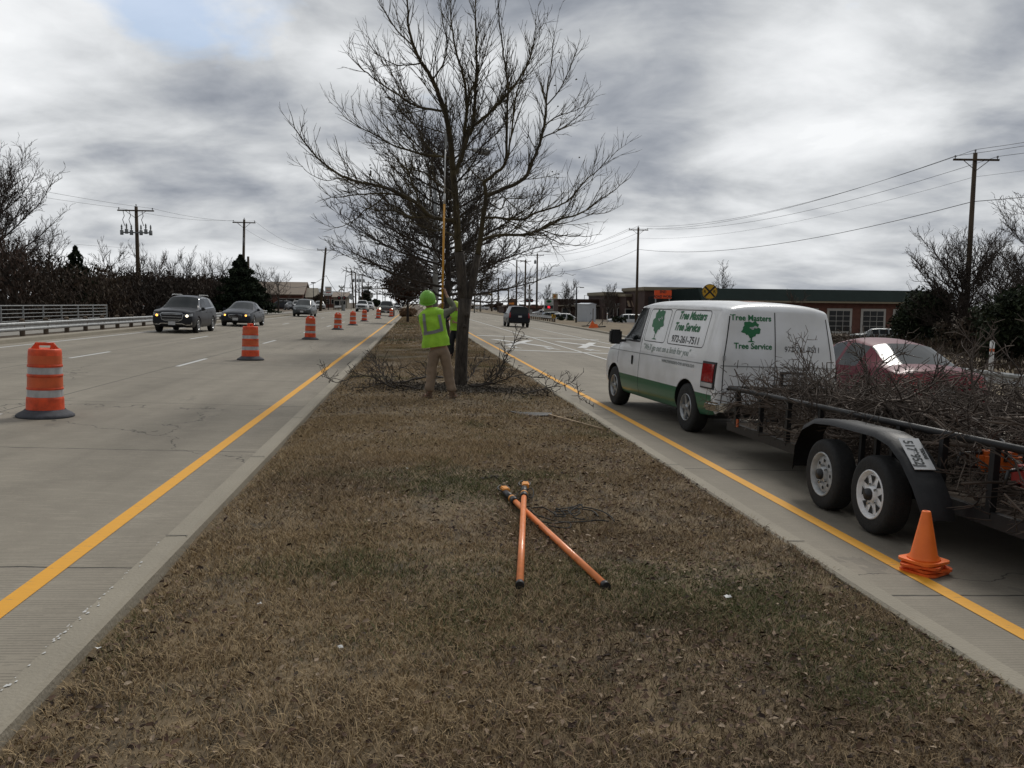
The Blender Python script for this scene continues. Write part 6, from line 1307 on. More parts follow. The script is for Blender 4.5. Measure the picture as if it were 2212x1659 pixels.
# ---------------- guardrails, railing, marker posts ----------------
def guardrail(label, x0, y0, x1, y1, zf, hr=.58, post=1.9, terminal=True, n_post=None):
    root = thing('guardrail', label, 'guardrail', (x0, y0, zf(x0, y0))); o_ = Vector(root.location); d = Vector((x1-x0, y1-y0, 0)); L_ = d.length; d.normalize(); s_ = Vector((-d.y, d.x, 0)); s_ = s_ if s_.x*(-x0) > 0 else -s_
    prof = [(-.0, -.155), (.035, -.12), (.035, -.075), (.0, -.03), (.0, .03), (.035, .075), (.035, .12), (-.0, .155)]; n = max(8, int(L_/4)); mb = MB(); vs = []
    for i in range(n+1):
        p = Vector((x0, y0, 0))+d*L_*i/n; z = zf(p.x, p.y)+hr-.155; vs += [Vector((p.x, p.y, z))+s_*(u+.08)+Vector((0, 0, v))-o_ for u, v in prof]
    k = len(prof); mb.add(vs, [(i*k+j, i*k+j+1, (i+1)*k+j+1, (i+1)*k+j) for i in range(n) for j in range(k-1)], False); mb.build('rail', M['steel'], root)
    np_ = min(95, int(L_/post)+1)
    for i in range(np_):
        p = Vector((x0, y0, 0))+d*(i*post+.3); z = zf(p.x, p.y); mb = MB(); mb.tube([Vector((p.x, p.y, z-.1))-o_, Vector((p.x, p.y, z+hr+.09))-o_, Vector((p.x, p.y, z+hr+.12))-o_], [.095, .095, .05], 8, smooth=False); mb.build('post', M['wood'], root)
    return root
guardrail('galvanised W-beam guardrail on wooden posts along the left kerb', -13.7, 16, -13.75, 82, lambda x, y: .50, .50, 1.95)
guardrail('galvanised guardrail with striped end marker on the right verge', 16.95+.3, 105, 17.2, 150, gz, .72, 1.9)
guardrail('short stretch of guardrail at the right edge behind the trailer', 13.45, 8, 13.5, 21, gz, .62, 1.9)
guardrail('short far guardrail left of the white pickup truck', -13.8, 150, -13.8, 170, lambda x, y: .5, .7, 3.)
p = Vector((17.0, 104.6, gz(17, 104.6))); root = thing('object_marker', 'yellow and black striped object marker at the end of the right guardrail', 'sign', p); M['signyel'] = mat('sign_yellow', (.62, .36, .02), .5); M['signora'] = mat('fluorescent_orange_sign', (.85, .10, .02), .5)
mb = MB(); mb.box((0, 0, .72), (.5, .03, .5)); bd = mb.build('panel', M['signyel'], root); mb = MB(); mb.tube([(0, .03, 0), (0, .03, .6)], .05, 6); mb.build('post', M['greysteel'], root); mb = MB()
for k in range(3): a = -.22+.19*k; mb.add([(a, -.018, .48), (a+.09, -.018, .48), (min(.24, a+.33), -.018, .96), (a+.2, -.018, .96)], [(0, 1, 2, 3)])
mb.build('stripe', M['black'], bd)
root = thing('railing', 'light grey steel pedestrian railing with horizontal bars on the bridge at left', 'railing', (-17, 50, .47)); 
for k in range(6): mb = MB(); z = .22+.165*k; mb.tube([(0, 0, z), (0, -27, z)], .028 if k == 5 else .018, 6); mb.build('rail_bar', M['greysteel'], root)
for k in range(14): mb = MB(); mb.box((0, -.05-2.05*k, .52), (.06, .05, 1.05)); mb.build('post', M['greysteel'], root)
for i, (x, y, Y, lab) in enumerate(((310, 672, 72, 'white marker post left of the chrome-grilled SUV'), (457, 665, 92, 'white marker post between the two nearest oncoming cars'), (577, 664, 104, 'white marker post above the dark sedan boot'), (2141, 785, 20.2, 'white marker post at the right edge behind the trailer load'), (1312, 681, 104, 'white marker post right of the white shed'), (1194, 672, 140, 'white marker post beside the monument sign'))):
    p = atY(x, y, Y); z = gz(p.x, Y) if x > 900 else .42; root = thing('marker_post', lab, 'marker post', (p.x, Y, z), 0, 'white roadside marker posts'); mb = MB(); mb.tube([(0, 0, 0), (0, 0, 1.25)], [.055, .055], 8); mb.lathe([(.056, 1.25), (.03, 1.28), (0, 1.285)], (0, 0, 0), 8); mb.build('post', M['paper'], root)
    mb = MB(); mb.lathe([(.0565, 1.0), (.0565, 1.08)], (0, 0, 0), 8, cap=False); mb.build('cap_band', M['amberoff'], root)
# ---------------- signs and signals ----------------
M['signwhite'] = mat('sign_white', (.55, .56, .55), .5); M['sigyel'] = mat('signal_yellow', (.30, .20, .03), .5); M['green_on'] = mat('lit_green_signal', (.05, .8, .5), .3, emit=(.05, .85, .6), es=2.5); M['red_on'] = mat('lit_red', (.8, .03, .03), .3, emit=(.8, .03, .05), es=1.2)
def crossbuck(label, x, y, Y, s=1., rz=0., lights=True):
    p = atY(x, y, Y); z = gz(p.x, Y); root = thing('railway_crossing_signal', label, 'crossing signal', (p.x, Y, z), rz, 'railway crossing signals'); H = p.z-z; mb = MB(); mb.tube([(0, .05, 0), (0, .05, H+.5)], .06, 8); mb.build('mast', M['steel'], root)
    for k, a in enumerate((.78, -.78)): mb = MB(); mb.box((0, -.02-.03*k, H), (1.35, .02, .24), M=Matrix.Rotation(a, 3, 'Y')); mb.build('crossbuck_board', M['signwhite'], root)
    hz = H-1.6
    for s_ in (-1, 1):
        mb = MB(); mb.lathe([(0, 0), (.34, .0), (.34, .03), (0, .03)], (s_*.42, -.05, hz), 20, 'Y'); l = mb.build('lamp_backing', M['black'], root); mb = MB(); mb.lathe([(.11, -.14), (.12, -.06), (0, -.06)], (s_*.42, -.03, hz), 12, 'Y'); mb.build('lamp_lens', M['tail'], l)
    mb = MB(); mb.box((0, .05, hz), (.9, .06, .06)); mb.build('lamp_bar', M['steel'], root); mb = MB(); mb.box((.3, .3, .6), (.5, .5, 1.2)); mb.build('control_box', M['steel'], root)
crossbuck('railway crossbuck with round black lamps, seen from the front right of the black SUV', *c3(1535, 372), 158)
crossbuck('railway crossbuck with black lamps seen from the back, left roadside', *c2(1290, 1060), 150)
def mast(label, x, yb, ya, xe, Y, boards, heads, side):
    b_ = atY(x, ya, Y); z = gz(b_.x, Y); e_ = atY(xe, ya, Y); root = thing('signal_mast', label, 'traffic signal', (b_.x, Y, z)); Ha = b_.z-z; top = atY(x, yb, Y).z-z; mb = MB(); mb.tube([(0, 0, 0), (0, 0, top)], [.2, .13], 10); mb.build('mast_pole', M['greysteel'], root)
    mb = MB(); mb.tube([(0, -.2, Ha), (e_.x-b_.x, -.2, Ha)], [.13, .07], 8); mb.build('mast_arm', M['greysteel'], root)
    for x0, x1 in boards: a, c = atY(x0, ya, Y).x-b_.x, atY(x1, ya, Y).x-b_.x; mb = MB(); mb.box(((a+c)/2, -.4, Ha+.05), (abs(c-a), .04, .75)); mb.build('street_sign', M['greysteel'], root)
    for xh, m in heads:
        a = atY(xh, ya, Y).x-b_.x; mb = MB(); mb.box((a, -.4, Ha), (1.35, .25, .45), bev=.06); h_ = mb.build('signal_head', M['sigyel'], root)
        for k in (-1, 0, 1): mb = MB(); mb.lathe([(.15, -.02), (0, -.03)], (a+k*.42, -.54, Ha), 12, 'Y'); mb.build('signal_lens', m if (k == 1 and m) else M['black'], h_)
mast('traffic signal mast arm reaching over the left carriageway', c2(1475, 0)[0], c2(0, 920)[1], c2(0, 1056)[1], c2(1905, 0)[0], 205, [(c2(1508, 0)[0], c2(1612, 0)[0])], [(c2(1745, 0)[0], None), (c2(1885, 0)[0], None)], 1)
mast('traffic signal mast at right whose arm carries a lit green lamp', c3(240, 0)[0], c3(0, 60)[1], 637, 972, 215, [], [(980, M['green_on'])], -1)
mast('traffic signal mast with two amber heads right of the trunk', c3(385, 0)[0], c3(0, 330)[1], 635.5, 1060, 240, [(1042, 1047)], [(1050.5, None), (1057, None)], 1)
def board(name, label, x0, y0, x1, y1, Y, m, posts=1, cat='sign', bars=(), z0=None, pm='greysteel'):
    a = atY(x0, y0, Y); b_ = atY(x1, y1, Y); cx = (a.x+b_.x)/2; z = gz(cx, Y) if z0 is None else z0; root = thing(name, label, cat, (cx, Y, z)); w_, h_ = b_.x-a.x, a.z-b_.z; zc = (a.z+b_.z)/2-z; mb = MB(); mb.box((0, 0, zc), (w_, .06 if posts else .3, h_)); f = mb.build('panel', M[m] if isinstance(m, str) else m, root)
    for k in range(posts): mb = MB(); xx = 0 if posts == 1 else (-w_*.4 if k == 0 else w_*.4); mb.tube([(xx, .06, 0), (xx, .06, zc+h_*.3)], .045, 6); mb.build('post', M[pm], root)
    for (u0, v0, u1, v1, mm) in bars: mb = MB(); mb.box(((u0+u1)/2*w_, -.036 if posts else -.156, zc+(v0+v1)/2*h_), (abs(u1-u0)*w_, .01, abs(v1-v0)*h_)); mb.build('sign_graphic', M[mm], f)
    return root, zc, w_, h_
M['signred'] = mat('sign_red', (.45, .05, .05), .5); M['brown'] = mat('sign_brown', (.10, .055, .035), .6); M['foodora'] = mat('sign_orange_food', (.70, .25, .04), .6)
board('business_sign', 'white roadside business sign with faint lines of writing, on a dark post', *c2(1116, 1040), *c2(1185, 1112), 150, 'signwhite', 1, pm='black', bars=[(-.3, .12, .32, .2, 'foodora'), (-.3, -.14, .3, -.06, 'tin'), (-.36, -.40, .36, -.3, 'signred')])
board('small_sign', 'narrow white board fixed below the business sign', *c2(1110, 1118), *c2(1180, 1138), 149.8, 'signwhite', 1, pm='black')
board('white_sign', 'plain white sign above the bushes left of the olive pickup', *c2(1590, 1105), *c2(1622, 1157), 210, 'signwhite', 1)
board('food_sign', 'brown sign with an orange food picture, above the black SUV', *c3(1035, 532), *c3(1205, 700), 190, 'brown', 2, bars=[(-.38, -.32, .28, -.02, 'foodora')])
board('square_sign', 'pale yellow square sign with a dark emblem, right of the bare poplar', *c3(2068, 410), *c3(2195, 540), 185, mat('cream_sign', (.50, .42, .25), .6), 1, bars=[(-.22, -.25, .2, .28, 'foodora'), (-.1, -.1, .08, .12, 'brown')])
rt, zc, w_, h_ = board('monument_sign', 'green and white monument sign with an eye emblem and a screen', *c3(1882, 552), *c3(2088, 780), 135, 'signwhite', 0, bars=[(-.45, .12, .45, .16, 'tin'), (-.3, -.03, .3, .02, 'vangreen'), (-.47, -.46, .47, -.10, 'black'), (-.14, -.40, .14, -.16, 'red_on')])
mb = MB(); mb.lathe([(0, 0), (.42, 0), (.42, .02), (0, .02)], (0, -.185, zc+h_*.32), 20, 'Y', M=Matrix.Diagonal((1, 1, .5))); mb.build('emblem', M['vangreen'], rt); mb = MB(); mb.lathe([(0, 0), (.16, 0), (.16, .02), (0, .02)], (0, -.20, zc+h_*.32), 14, 'Y'); mb.build('emblem_pupil', M['black'], rt)
mb = MB(); mb.box((0, 0, (zc-h_/2)/2), (w_*1.04, .6, zc-h_/2)); mb.build('plinth', M['conc'], rt)
rt, zc, w_, h_ = board('road_work_sign', 'orange END ROAD WORK sign above the van roof', *c5(484, 195), *c5(625, 265), 60, 'signora', 2)
mb = MB()
for s_, dz, sz in (('END', .09, .26), ('ROAD WORK', -.23, .24)): vs, fs = text_mesh(s_, sz, bold=.007, sx=.92); mb.add([(x, -.037, zc+dz+y) for x, y in vs], fs)
mb.build('lettering', M['vanblack'], rt)
p = atY(*c5(943, 207), 50.5); z = gz(p.x, 50.5); root = thing('railway_warning_sign', 'round yellow railway warning sign with black X and two letters R', 'sign', (p.x, 50.5, z), R(-8)); zc = p.z-z; mb = MB(); mb.lathe([(0, .0), (.457, 0), (.457, .02), (0, .02)], (0, 0, zc), 40, 'Y', False); bd = mb.build('panel', M['signyel'], root)
mb = MB(); mb.tube([(0, .05, 0), (0, .05, zc+.3)], .03, 6); mb.build('post', M['greysteel'], root); mb = MB()
for k, a in enumerate((.785, -.785)): mb.box((0, -.006-.005*k, zc), (.86, .008, .10), M=Matrix.Rotation(a, 3, 'Y'))
mb.lathe([(.425, -.004), (.445, -.004)], (0, 0, zc), 40, 'Y', False, cap=False); mb.build('black_x', M['black'], bd)
for s_ in (-1, 1): mb = MB(); vs, fs = text_mesh('R', .26, bold=.006); mb.add([(x+s_*.29, -.006, zc-.09+y) for x, y in vs], fs); mb.build('letter_r', M['black'], bd)
p = atY(*c2(1392, 1147), 160); z = .5; root = thing('diamond_sign', 'back of a grey diamond-shaped road sign left of the white pickup truck', 'sign', (p.x, 160, z)); zc = p.z-z; mb = MB(); mb.box((0, 0, zc), (.95, .03, .95), M=Matrix.Rotation(.785, 3, 'Y')); mb.build('panel', M['steel'], root); mb = MB(); mb.tube([(0, -.04, 0), (0, -.04, zc+.5)], .05, 6); mb.build('post', M['steel'], root)
# toppled work signs on the right verge
for i, (x, y, Y, lab) in enumerate(((950, 1072, 74, 'folded road work stand lying dark on the verge, left piece'), (1190, 1095, 70, 'collapsed dark sign stand on the verge, right piece'))):
    p = G(*c6(x, y), .12); root = thing('sign_stand', lab, 'sign stand', (p.x, p.y, gz(p.x, p.y))); mb = MB(); mb.tube([(-.6, 0, .05), (.7, .2, .1)], .05, 6); mb.tube([(-.4, .3, .04), (.6, -.2, .15)], .05, 6); mb.tube([(-.1, 0, .1), (.45, .0, .75)], .03, 6); mb.build('leg', M['black'], root)
p = G(*c6(1080, 1105), .12); root = thing('folded_work_sign', 'crumpled orange work sign lying on the verge between dark stands', 'sign', (p.x, p.y, gz(p.x, p.y))); mb = MB(); mb.prism([(-.5, 0), (.45, .05), (.35, .45), (.1, .5), (-.1, .9), (-.3, .45)], -.04, .04, lambda u, v, h: (u, h+v*.3, v*.8)); mb.build('panel', M['cone2'], root)
for i, (x, y0, y1) in enumerate(((1060, 800, 1000), (1258, 805, 1000))): p = G(*c6(x, 1040), .1); root = thing('wooden_stake', ('left', 'right')[i]+' of two thin grey stakes on the verge right of the shed', 'stake', (p.x, p.y, gz(p.x, p.y)), 0, 'thin stakes on the right verge'); mb = MB(); mb.box((0, 0, .9), (.07, .05, 1.8)); mb.build('stake', M['wood'], root)
# white shed
p = G(*c6(930, 960), .0); root = thing('shed', 'white two-sided metal equipment shed on the right verge', 'shed', (22.6, 112, gz(22.6, 112)), R(42)); M['shed'] = mat('shed_white', (.50, .53, .57), .5, .1, var=.05, vs=2)
mb = MB(); mb.box((0, 0, 1.12), (1.75, 1.75, 2.24)); mb.build('wall', M['shed'], root); mb = MB(); mb.box((0, 0, 2.28), (1.88, 1.88, .08)); mb.prism([(-.94, 2.32), (.94, 2.32), (0, 2.46)], -.94, .94, lambda u, v, h: (u, h, v)); mb.build('roof', M['shed'], root)
for s_, (dx, dy) in (((0), (-.25, -.885)), ((1), (.885, .2))): mb = MB(); mb.box((dx, dy, 1.1), (.08 if dx < 0 else .02, .02 if dx < 0 else .08, .18)); mb.build('door_handle', M['black'], root)
# ---------------- buildings ----------------
def brick(name, c, c2_): return mat(name, c, .9, var=.15, vs=1.5, col2=c2_)
M['brickdk'] = brick('dark_brown_brick', (.060, .036, .030), (.085, .05, .04)); M['brickrd'] = brick('red_brick', (.15, .065, .048), (.20, .09, .065)); M['cornice'] = mat('tan_cornice', (.26, .22, .15), .8); M['roofgr'] = mat('dark_green_roof', (.014, .024, .022), .95, var=.15, vs=.6, spec=.1); M['shopglass'] = mat('shop_glass', (.015, .018, .02), .15)
M['doorw'] = mat('door_frame_white', (.52, .50, .46), .7); M['rooftan'] = mat('tan_metal_roof', (.20, .155, .115), .6, .1, var=.1, vs=.5); M['awn1'] = mat('awning_tan', (.30, .22, .15), .8); M['awn2'] = mat('awning_brown', (.05, .025, .018), .8); M['stucco'] = mat('pale_stucco', (.28, .25, .2), .9, var=.1, vs=1)
def letters(root, x, y, z, w_, h_, n, seed, m='signwhite'):
    r = random.Random(seed); mb = MB()
    for i in range(n):                                       # channel letters too far off to read
        cx = x+w_*(i+.5)/n; q = w_/n*.62
        for _ in range(3):
            if r.random() < .5: mb.box((cx+r.uniform(-.3, .3)*q, y, z+r.uniform(-.1, .1)*h_), (q*.22, .05, h_*r.uniform(.6, 1)))
            else: mb.box((cx, y-.002*_, z+r.choice((-.4, 0, .4))*h_), (q, .05, h_*.18))
    mb.build('sign_letters', M[m], root)
def block(label, xa, xb, ytop, Y, depth=14, wm='brickdk', corn=.5, base=-1.9, name='shop_building', rz=0., group=None, cm='cornice'):
    a = atY(xa, ytop, Y); b_ = atY(xb, ytop, Y); w_ = b_.x-a.x; H = a.z-base; root = thing(name, label, 'building', ((a.x+b_.x)/2, Y, base), rz, group); mb = MB(); mb.box((0, depth/2, H/2), (w_, depth, H)); mb.build('wall', M[wm], root)
    if corn: mb = MB(); mb.box((0, depth/2, H-corn/2), (w_+.5, depth+.5, corn)); mb.box((0, depth/2, H-corn-.06), (w_+.25, depth+.25, .12)); mb.build('cornice', M[cm], root)
    return root, w_, H
def windows(root, xs_, y, z, w_, h_, m='shopglass', fr='doorw', nm='window', grid=None, ft=.12):
    for x in xs_:
        mb = MB(); mb.box((x, y, z), (w_+ft*2, .08, h_+ft*2)); f = mb.build(nm, M[fr], root); mb = MB(); mb.box((x, y-.05, z), (w_, .06, h_)); p_ = mb.build('pane', M[m], f)
        if grid:
            mb = MB(); [mb.box((x-w_/2+w_*i/grid[0], y-.09, z), (.06, .02, h_)) for i in range(1, grid[0])]; [mb.box((x, y-.094, z-h_/2+h_*j/grid[1]), (w_, .02, .06)) for j in range(1, grid[1])]; mb.build('glazing_bar', M['doorw'], f)
root, w_, H = block('long dark brown brick shop building behind the white shed', 1206, 1312, 645.5, 150, base=-1.2, corn=.25, cm='brickdk'); letters(root, -w_*.32, -.06, H-1.1, w_*.55, .7, 9, 3); windows(root, [-3, -.6, 1.8, 3.6], -.05, 1.3, 1.3, 2.2); mb = MB(); mb.box((0, -.5, 2.85), (w_, 1., .2)); mb.build('canopy', M['stucco'], root)
root, w_, H = block('brick tower with tan cornice at the end of the shop row', 1307, 1353, 630.5, 145, base=-1.4, corn=.55); letters(root, -.2, -.06, H-2.2, 1.4, .5, 3, 4); windows(root, [-.9, .9], -.05, 1.5, 1.0, 2.4)
root, w_, H = block('brown brick shopfront with striped awning and white sign letters', 1353, 1396, 635, 140, base=-1.5, corn=.35); letters(root, -w_*.46, -.06, H-1.5, w_*.9, .8, 8, 6); windows(root, [-1.1, .9], -.05, 1.5, 1.3, 2.3)
mb = MB(); n = 9
for k in range(n): mb.mi = k % 2; x0 = -w_*.48+w_*.96*k/n; x1 = x0+w_*.96/n; mb.add([(x0, -.1, 4.1), (x1, -.1, 4.1), (x1, -1.4, 3.1), (x0, -1.4, 3.1)], [(0, 1, 2, 3)])
mb.build('awning', [M['awn1'], M['awn2']], root)
root, w_, H = block('tall brick shop block with wide tan cornice behind the orange sign', 1393, 1512, 619.5, 132, base=-1.6, corn=.5); letters(root, -w_*.42, -.06, H-2.2, 1.9, .8, 3, 8); windows(root, [-2, 0, 2], -.05, 1.5, 1.3, 2.3); mb = MB(); mb.box((-w_*.31, -.09, H-2.2), (2.2, .04, 1.4)); mb.build('sign_panel', M['black'], root)
# long green-roofed building with garage bays
a = atY(1512, 622, 118); b_ = atY(2010, 622, 118); zb = -2.2; root = thing('garage_building', 'long red brick building with dark green roof and glazed garage doors', 'building', ((a.x+b_.x)/2, 118, zb)); w_ = b_.x-a.x; Hr = a.z-zb; He = atY(1750, 650, 118).z-zb
mb = MB(); mb.box((0, 8, He/2), (w_-.6, 16, He)); mb.build('wall', M['brickrd'], root); mb = MB(); mb.prism([(-1.0, He), (.9, Hr), (15, Hr), (17, He), (17, He-.12), (-1.0, He-.12)], -w_/2, w_/2, lambda u, v, h: (h, u, v)); mb.build('roof', M['roofgr'], root); mb = MB(); mb.box((0, -1.05, He-.16), (w_, .1, .24)); mb.build('fascia', M['cornice'], root)
dz = atY(1850, 672, 118).z-zb; xs_ = [atY(x, 680, 118).x-root.location.x for x in (1548, 1612, 1676, 1740, 1813, 1886, 1955)]
windows(root, xs_, -.06, dz-1.45, 3.1, 2.9, grid=(3, 4), nm='garage_door', ft=.35)
# left: tan-roofed brick building with a gable end
Yb = 200; a = atY(*c2(300, 960), Yb); b_ = atY(*c2(893, 985), Yb); ez = atY(*c2(835, 1118), Yb).z; z0 = .1; root = thing('brick_building', 'brick building with a broad tan roof behind the bare trees at left', 'building', ((a.x+b_.x)/2, Yb, z0)); w_ = b_.x-a.x; e = ez-z0; rz_ = b_.z-z0
mb = MB(); mb.box((0, 7, e/2), (w_-.8, 13, e)); mb.prism([(.6, e), (7, rz_-.3), (13.4, e)], w_/2-.7, w_/2-.45, lambda u, v, h: (h, u, v)); mb.build('wall', M['brickrd'], root); mb = MB(); mb.prism([(-.6, e-.1), (7, rz_), (14.6, e-.1), (14.6, e-.3), (7, rz_-.25), (-.6, e-.3)], -w_/2, w_/2, lambda u, v, h: (h, u, v)); mb.build('roof', M['rooftan'], root)
windows(root, [w_*.1, w_*.25, w_*.4], -.0+.48, 1.6, 1.6, 1.6); mb = MB(); mb.box((w_/2+1.3, 5, 1.4), (1.9, 6, 2.8)); mb.prism([(1, 2.8), (5, 5), (9, 2.8)], w_/2, w_/2+2.6, lambda u, v, h: (h, u, v)); mb.build('porch', M['stucco'], root)
for x0, x1, yt, ye, Y_, lab, mm in ((1000, 1062, 1058, 1100, 230, 'grey-roofed house right of the brick building', 'tin'), (1100, 1250, 1085, 1125, 240, 'low grey-roofed house behind the white business sign', 'tin'), (1205, 1345, 1095, 1150, 200, 'brown-roofed house behind the left crossbuck', 'rooftan')):
    a = atY(*c2(x0, yt), Y_); b_ = atY(*c2(x1, yt), Y_); e = atY(*c2(x1, ye), Y_).z-.1; rz_ = a.z-.1; w_ = b_.x-a.x; root = thing('house', lab, 'house', ((a.x+b_.x)/2, Y_, .1), 0, 'houses beyond the left roadside'); mb = MB(); mb.box((0, 4, e/2), (w_, 8, e)); mb.build('wall', M['stucco'] if mm == 'rooftan' else M['brickrd'], root); mb = MB(); mb.prism([(-.5, e), (4, rz_), (8.5, e), (8.5, e-.15), (-.5, e-.15)], -w_/2-.4, w_/2+.4, lambda u, v, h: (h, u, v)); mb.build('roof', M[mm], root); windows(root, [-w_*.25, w_*.2], -.05, e*.5, 1.1, 1.1)
root, w_, H = block('low brown building behind the black SUV', 1089, 1168, 661.3, 210, base=-.5, corn=.25, cm='brickdk'); windows(root, [-3, 0, 3], -.05, 1.5, 1.6, 1.4); root, w_, H = block('small red-roofed building right of the crossbuck', 1141, 1171, 660, 200, base=-.5, corn=.5, cm='signred2' if 0 else 'brickrd')
# ---------------- parked cars ----------------
def far_car(spec, label, col, x, y, Y, rz, z=None, group='parked cars beyond the verge'):
    p = atY(x, y, Y); o = make_car('parked_car', label, 'car', (p.x, Y, gz(p.x, Y) if z is None else z), rz, spec, col, group=group, lights=None, detail=False); return o
for a in ((BSUV, 'white SUV parked side-on below the striped awning', (.55, .56, .57), 1351, 0, 120, R(90), -1.35), (SUV, 'white hatchback parked left of the white shed', (.55, .56, .57), 1226, 0, 128, R(-85), -1.2), (SUV, 'dark green car parked behind the striped object marker', (.08, .11, .11), 1203, 0, 130, R(-80), -1.0), (SED, 'white car parked behind the right guardrail', (.55, .56, .57), 1166, 0, 165, R(90), -.7),
          (SUV, 'silver grey SUV parked before the garage doors', (.22, .24, .24), 1890, 0, 88, R(70), -2.1), (SED, 'white sedan parked right of the silver SUV', (.55, .56, .57), 1925, 0, 90, R(60), -2.1), (SED, 'blue-grey sedan half hidden by the evergreen bush', (.12, .14, .17), 1960, 0, 94, R(60), -2.1),
          (PICK, 'white pickup truck crossing the far junction right of the trunk', (.58, .59, .60), 1041, 0, 330, R(90), -.6), (SUV, 'dark car waiting at the far junction behind the poles', (.03, .035, .04), 1079, 0, 320, R(90), -.6),
          (SUV, 'dark SUV parked before the tan-roofed building', (.03, .03, .035), c2(635, 0)[0], 0, 165, R(75), .3), (SED, 'dark car with bright screen parked left of the minivan', (.05, .05, .055), c2(762, 0)[0], 0, 160, R(200), .3), (SUV, 'white car parked just left of the minivan roof', (.5, .5, .5), c2(825, 0)[0], 0, 160, R(190), .3), (SUV, 'pale car parked right of the minivan roof', (.45, .45, .44), c2(1060, 0)[0], 0, 165, R(190), .3)):
    spec, lab, col, x, y, Y, rz, z = a; far_car(spec, lab, col, x, 690, Y, rz, z)
# ---------------- background trees and thickets ----------------
prof_x = [-400, -40, 0, 60, 110, 170, 230, 300, 370, 430, 480, 520, 560, 600, 640]; prof_y = [500, 512, 520, 545, 560, 580, 585, 592, 592, 598, 600, 596, 615, 634, 648]
def pix(P_):
    c = (np.asarray(P_)-np.array(CAMP)) @ np.array(MB3); return PCX+FPX*c[:, 0]/-c[:, 2], PCY-FPX*c[:, 1]/-c[:, 2], -c[:, 2]
n = 150000; Yy = 24+rng.random(n)**.8*104; Xx = -20.5-rng.random(n)**1.3*np.interp(Yy, [24, 60, 130], [16, 22, 14]); pxx, _, dep = pix(np.stack([Xx, Yy, Yy*0+1.8], 1)); hor = 655+(pxx-896)*.0105
top = 1.8+(hor-np.interp(pxx, prof_x, prof_y))/FPX*dep; top = np.maximum(.9, top)*(.62+.5*vn(Xx, Yy, .35, 51)+.25*(vn(Xx, Yy, 1.2, 52)-.5)); zz_ = .05+rng.random(n)**1.0*(top-.05); s = rng.uniform(.03, .15, n)*(1+dep/110)
d1 = rng.normal(0, .6, (n, 3)); d1[:, 2] = np.abs(d1[:, 2])+.55; d1 /= np.linalg.norm(d1, axis=1)[:, None]; d2 = np.cross(d1, rng.normal(0, 1, (n, 3))); d2 /= np.linalg.norm(d2, axis=1)[:, None]; P_ = np.stack([Xx, Yy, zz_], 1); wd = rng.uniform(.12, .5, n)
V = np.stack([P_-d1*s[:, None], P_+d2*(s*wd)[:, None], P_+d1*s[:, None], P_-d2*(s*wd)[:, None]], 1).reshape(-1, 3); o = npmesh('thicket_left', V, np.arange(4*n).reshape(-1, 4), M['scrub'], np.repeat(np.clip(vn(Xx, Yy, .12, 55)*.8+rng.normal(0, .13, n), 0, 1), 4)); o['kind'] = 'stuff'
PT = dict(P0, step=.42, tip=.007, gap=.24, kids=[1.15, 1.15, 1.], wob=.10, up=.06, sr=.014)
M['fartwig'] = mat('far_twigs', (.055, .043, .036), .95, var=.3, vs=.3, col2=(.08, .062, .05)); M['redtwig'] = mat('reddish_twigs', (.085, .05, .035), .95, var=.3, vs=.3)
def btree(label, x, ytop, Y, Wpx, seed, m='fartwig', lvl=2, n1=12, P=PT, cat='tree', group='bare trees behind the left guardrail', z0=None, flat=0., r0=.10, Lk=1.9, fork=.25, kmin=.007):
    p = atY(x, ytop, Y); z = (tz(p.x, Y) if z0 is None else z0); dep = (p-CAMP).length; return auto_tree('bare_tree', label, (p.x, Y, z), p.z-z, Wpx/FPX*dep, seed, cat, group, r0, m, P, fork, n1, lvl, kmin, flat, Lk=Lk)
btree('largest bare tree at the far left edge, spreading over the thicket', -22, 372, 58, 270, 21, n1=26, lvl=3, P=dict(PT, step=.32, gap=.25, tip=.006), r0=.17, Lk=1.45)
btree('dark gnarled bare tree right of the tall far-left tree', 104, 492, 66, 95, 22, n1=12, lvl=3, P=dict(PT, step=.3, gap=.28), Lk=1.1)
btree('pale umbrella-shaped bare tree right of the small cedar', 235, 535, 76, 100, 23, n1=10, P=dict(PT, step=.3, gap=.35))
btree('thin bare tree directly behind the transformer pole', 300, 530, 84, 45, 24, n1=8)
for i, (x, y, w_, lab) in enumerate(((342, 556, 60, 'grey'), (372, 547, 66, 'taller grey'), (402, 552, 60, 'forked'), (432, 560, 50, 'reddish'), (458, 556, 60, 'slim'), (482, 560, 50, 'pale'), (330, 570, 60, 'low dark'), (270, 575, 70, 'brown'))):
    btree('%s bare tree in the row between the transformer pole and the big cedar' % lab, x, y, 88+i*1.3, w_, 30+i, m='redtwig' if i % 3 == 0 else 'fartwig', n1=9, P=dict(PT, up=.16), fork=.12)
for i, (x, y, w_, lab) in enumerate(((572, 585, 60, 'bare tree rising in front of the tan roof'), (600, 592, 55, 'second bare tree against the tan roof'), (556, 580, 50, 'bare tree just right of the cedar'), (30, 520, 80, 'orange-brown twiggy tree at the left edge above the railing'), (5, 505, 90, 'rusty brown tree at the very left edge'))): btree(lab, x, y, 108 if i < 3 else 48+i, w_, 50+i, m='redtwig' if i > 2 else 'fartwig', n1=10, lvl=2, P=dict(PT, up=.1))
def ltree(label, x, ytop, Y, Wpx, n, m, seed, cone=False, name='evergreen_tree', z0=None, **k):
    p = atY(x, ytop, Y); z = tz(p.x, Y) if z0 is None else z0; dep = (p-CAMP).length; return leafy(name, label, 'tree', (p.x, Y, z), p.z-z, Wpx/FPX*dep, n, M[m], seed, cone=cone, **k)
ltree('small dark cedar poking above the thicket at left', 162, 532, 62, 80, 3500, 'cedar', 61, True, name='cedar_tree', leaf=.14)
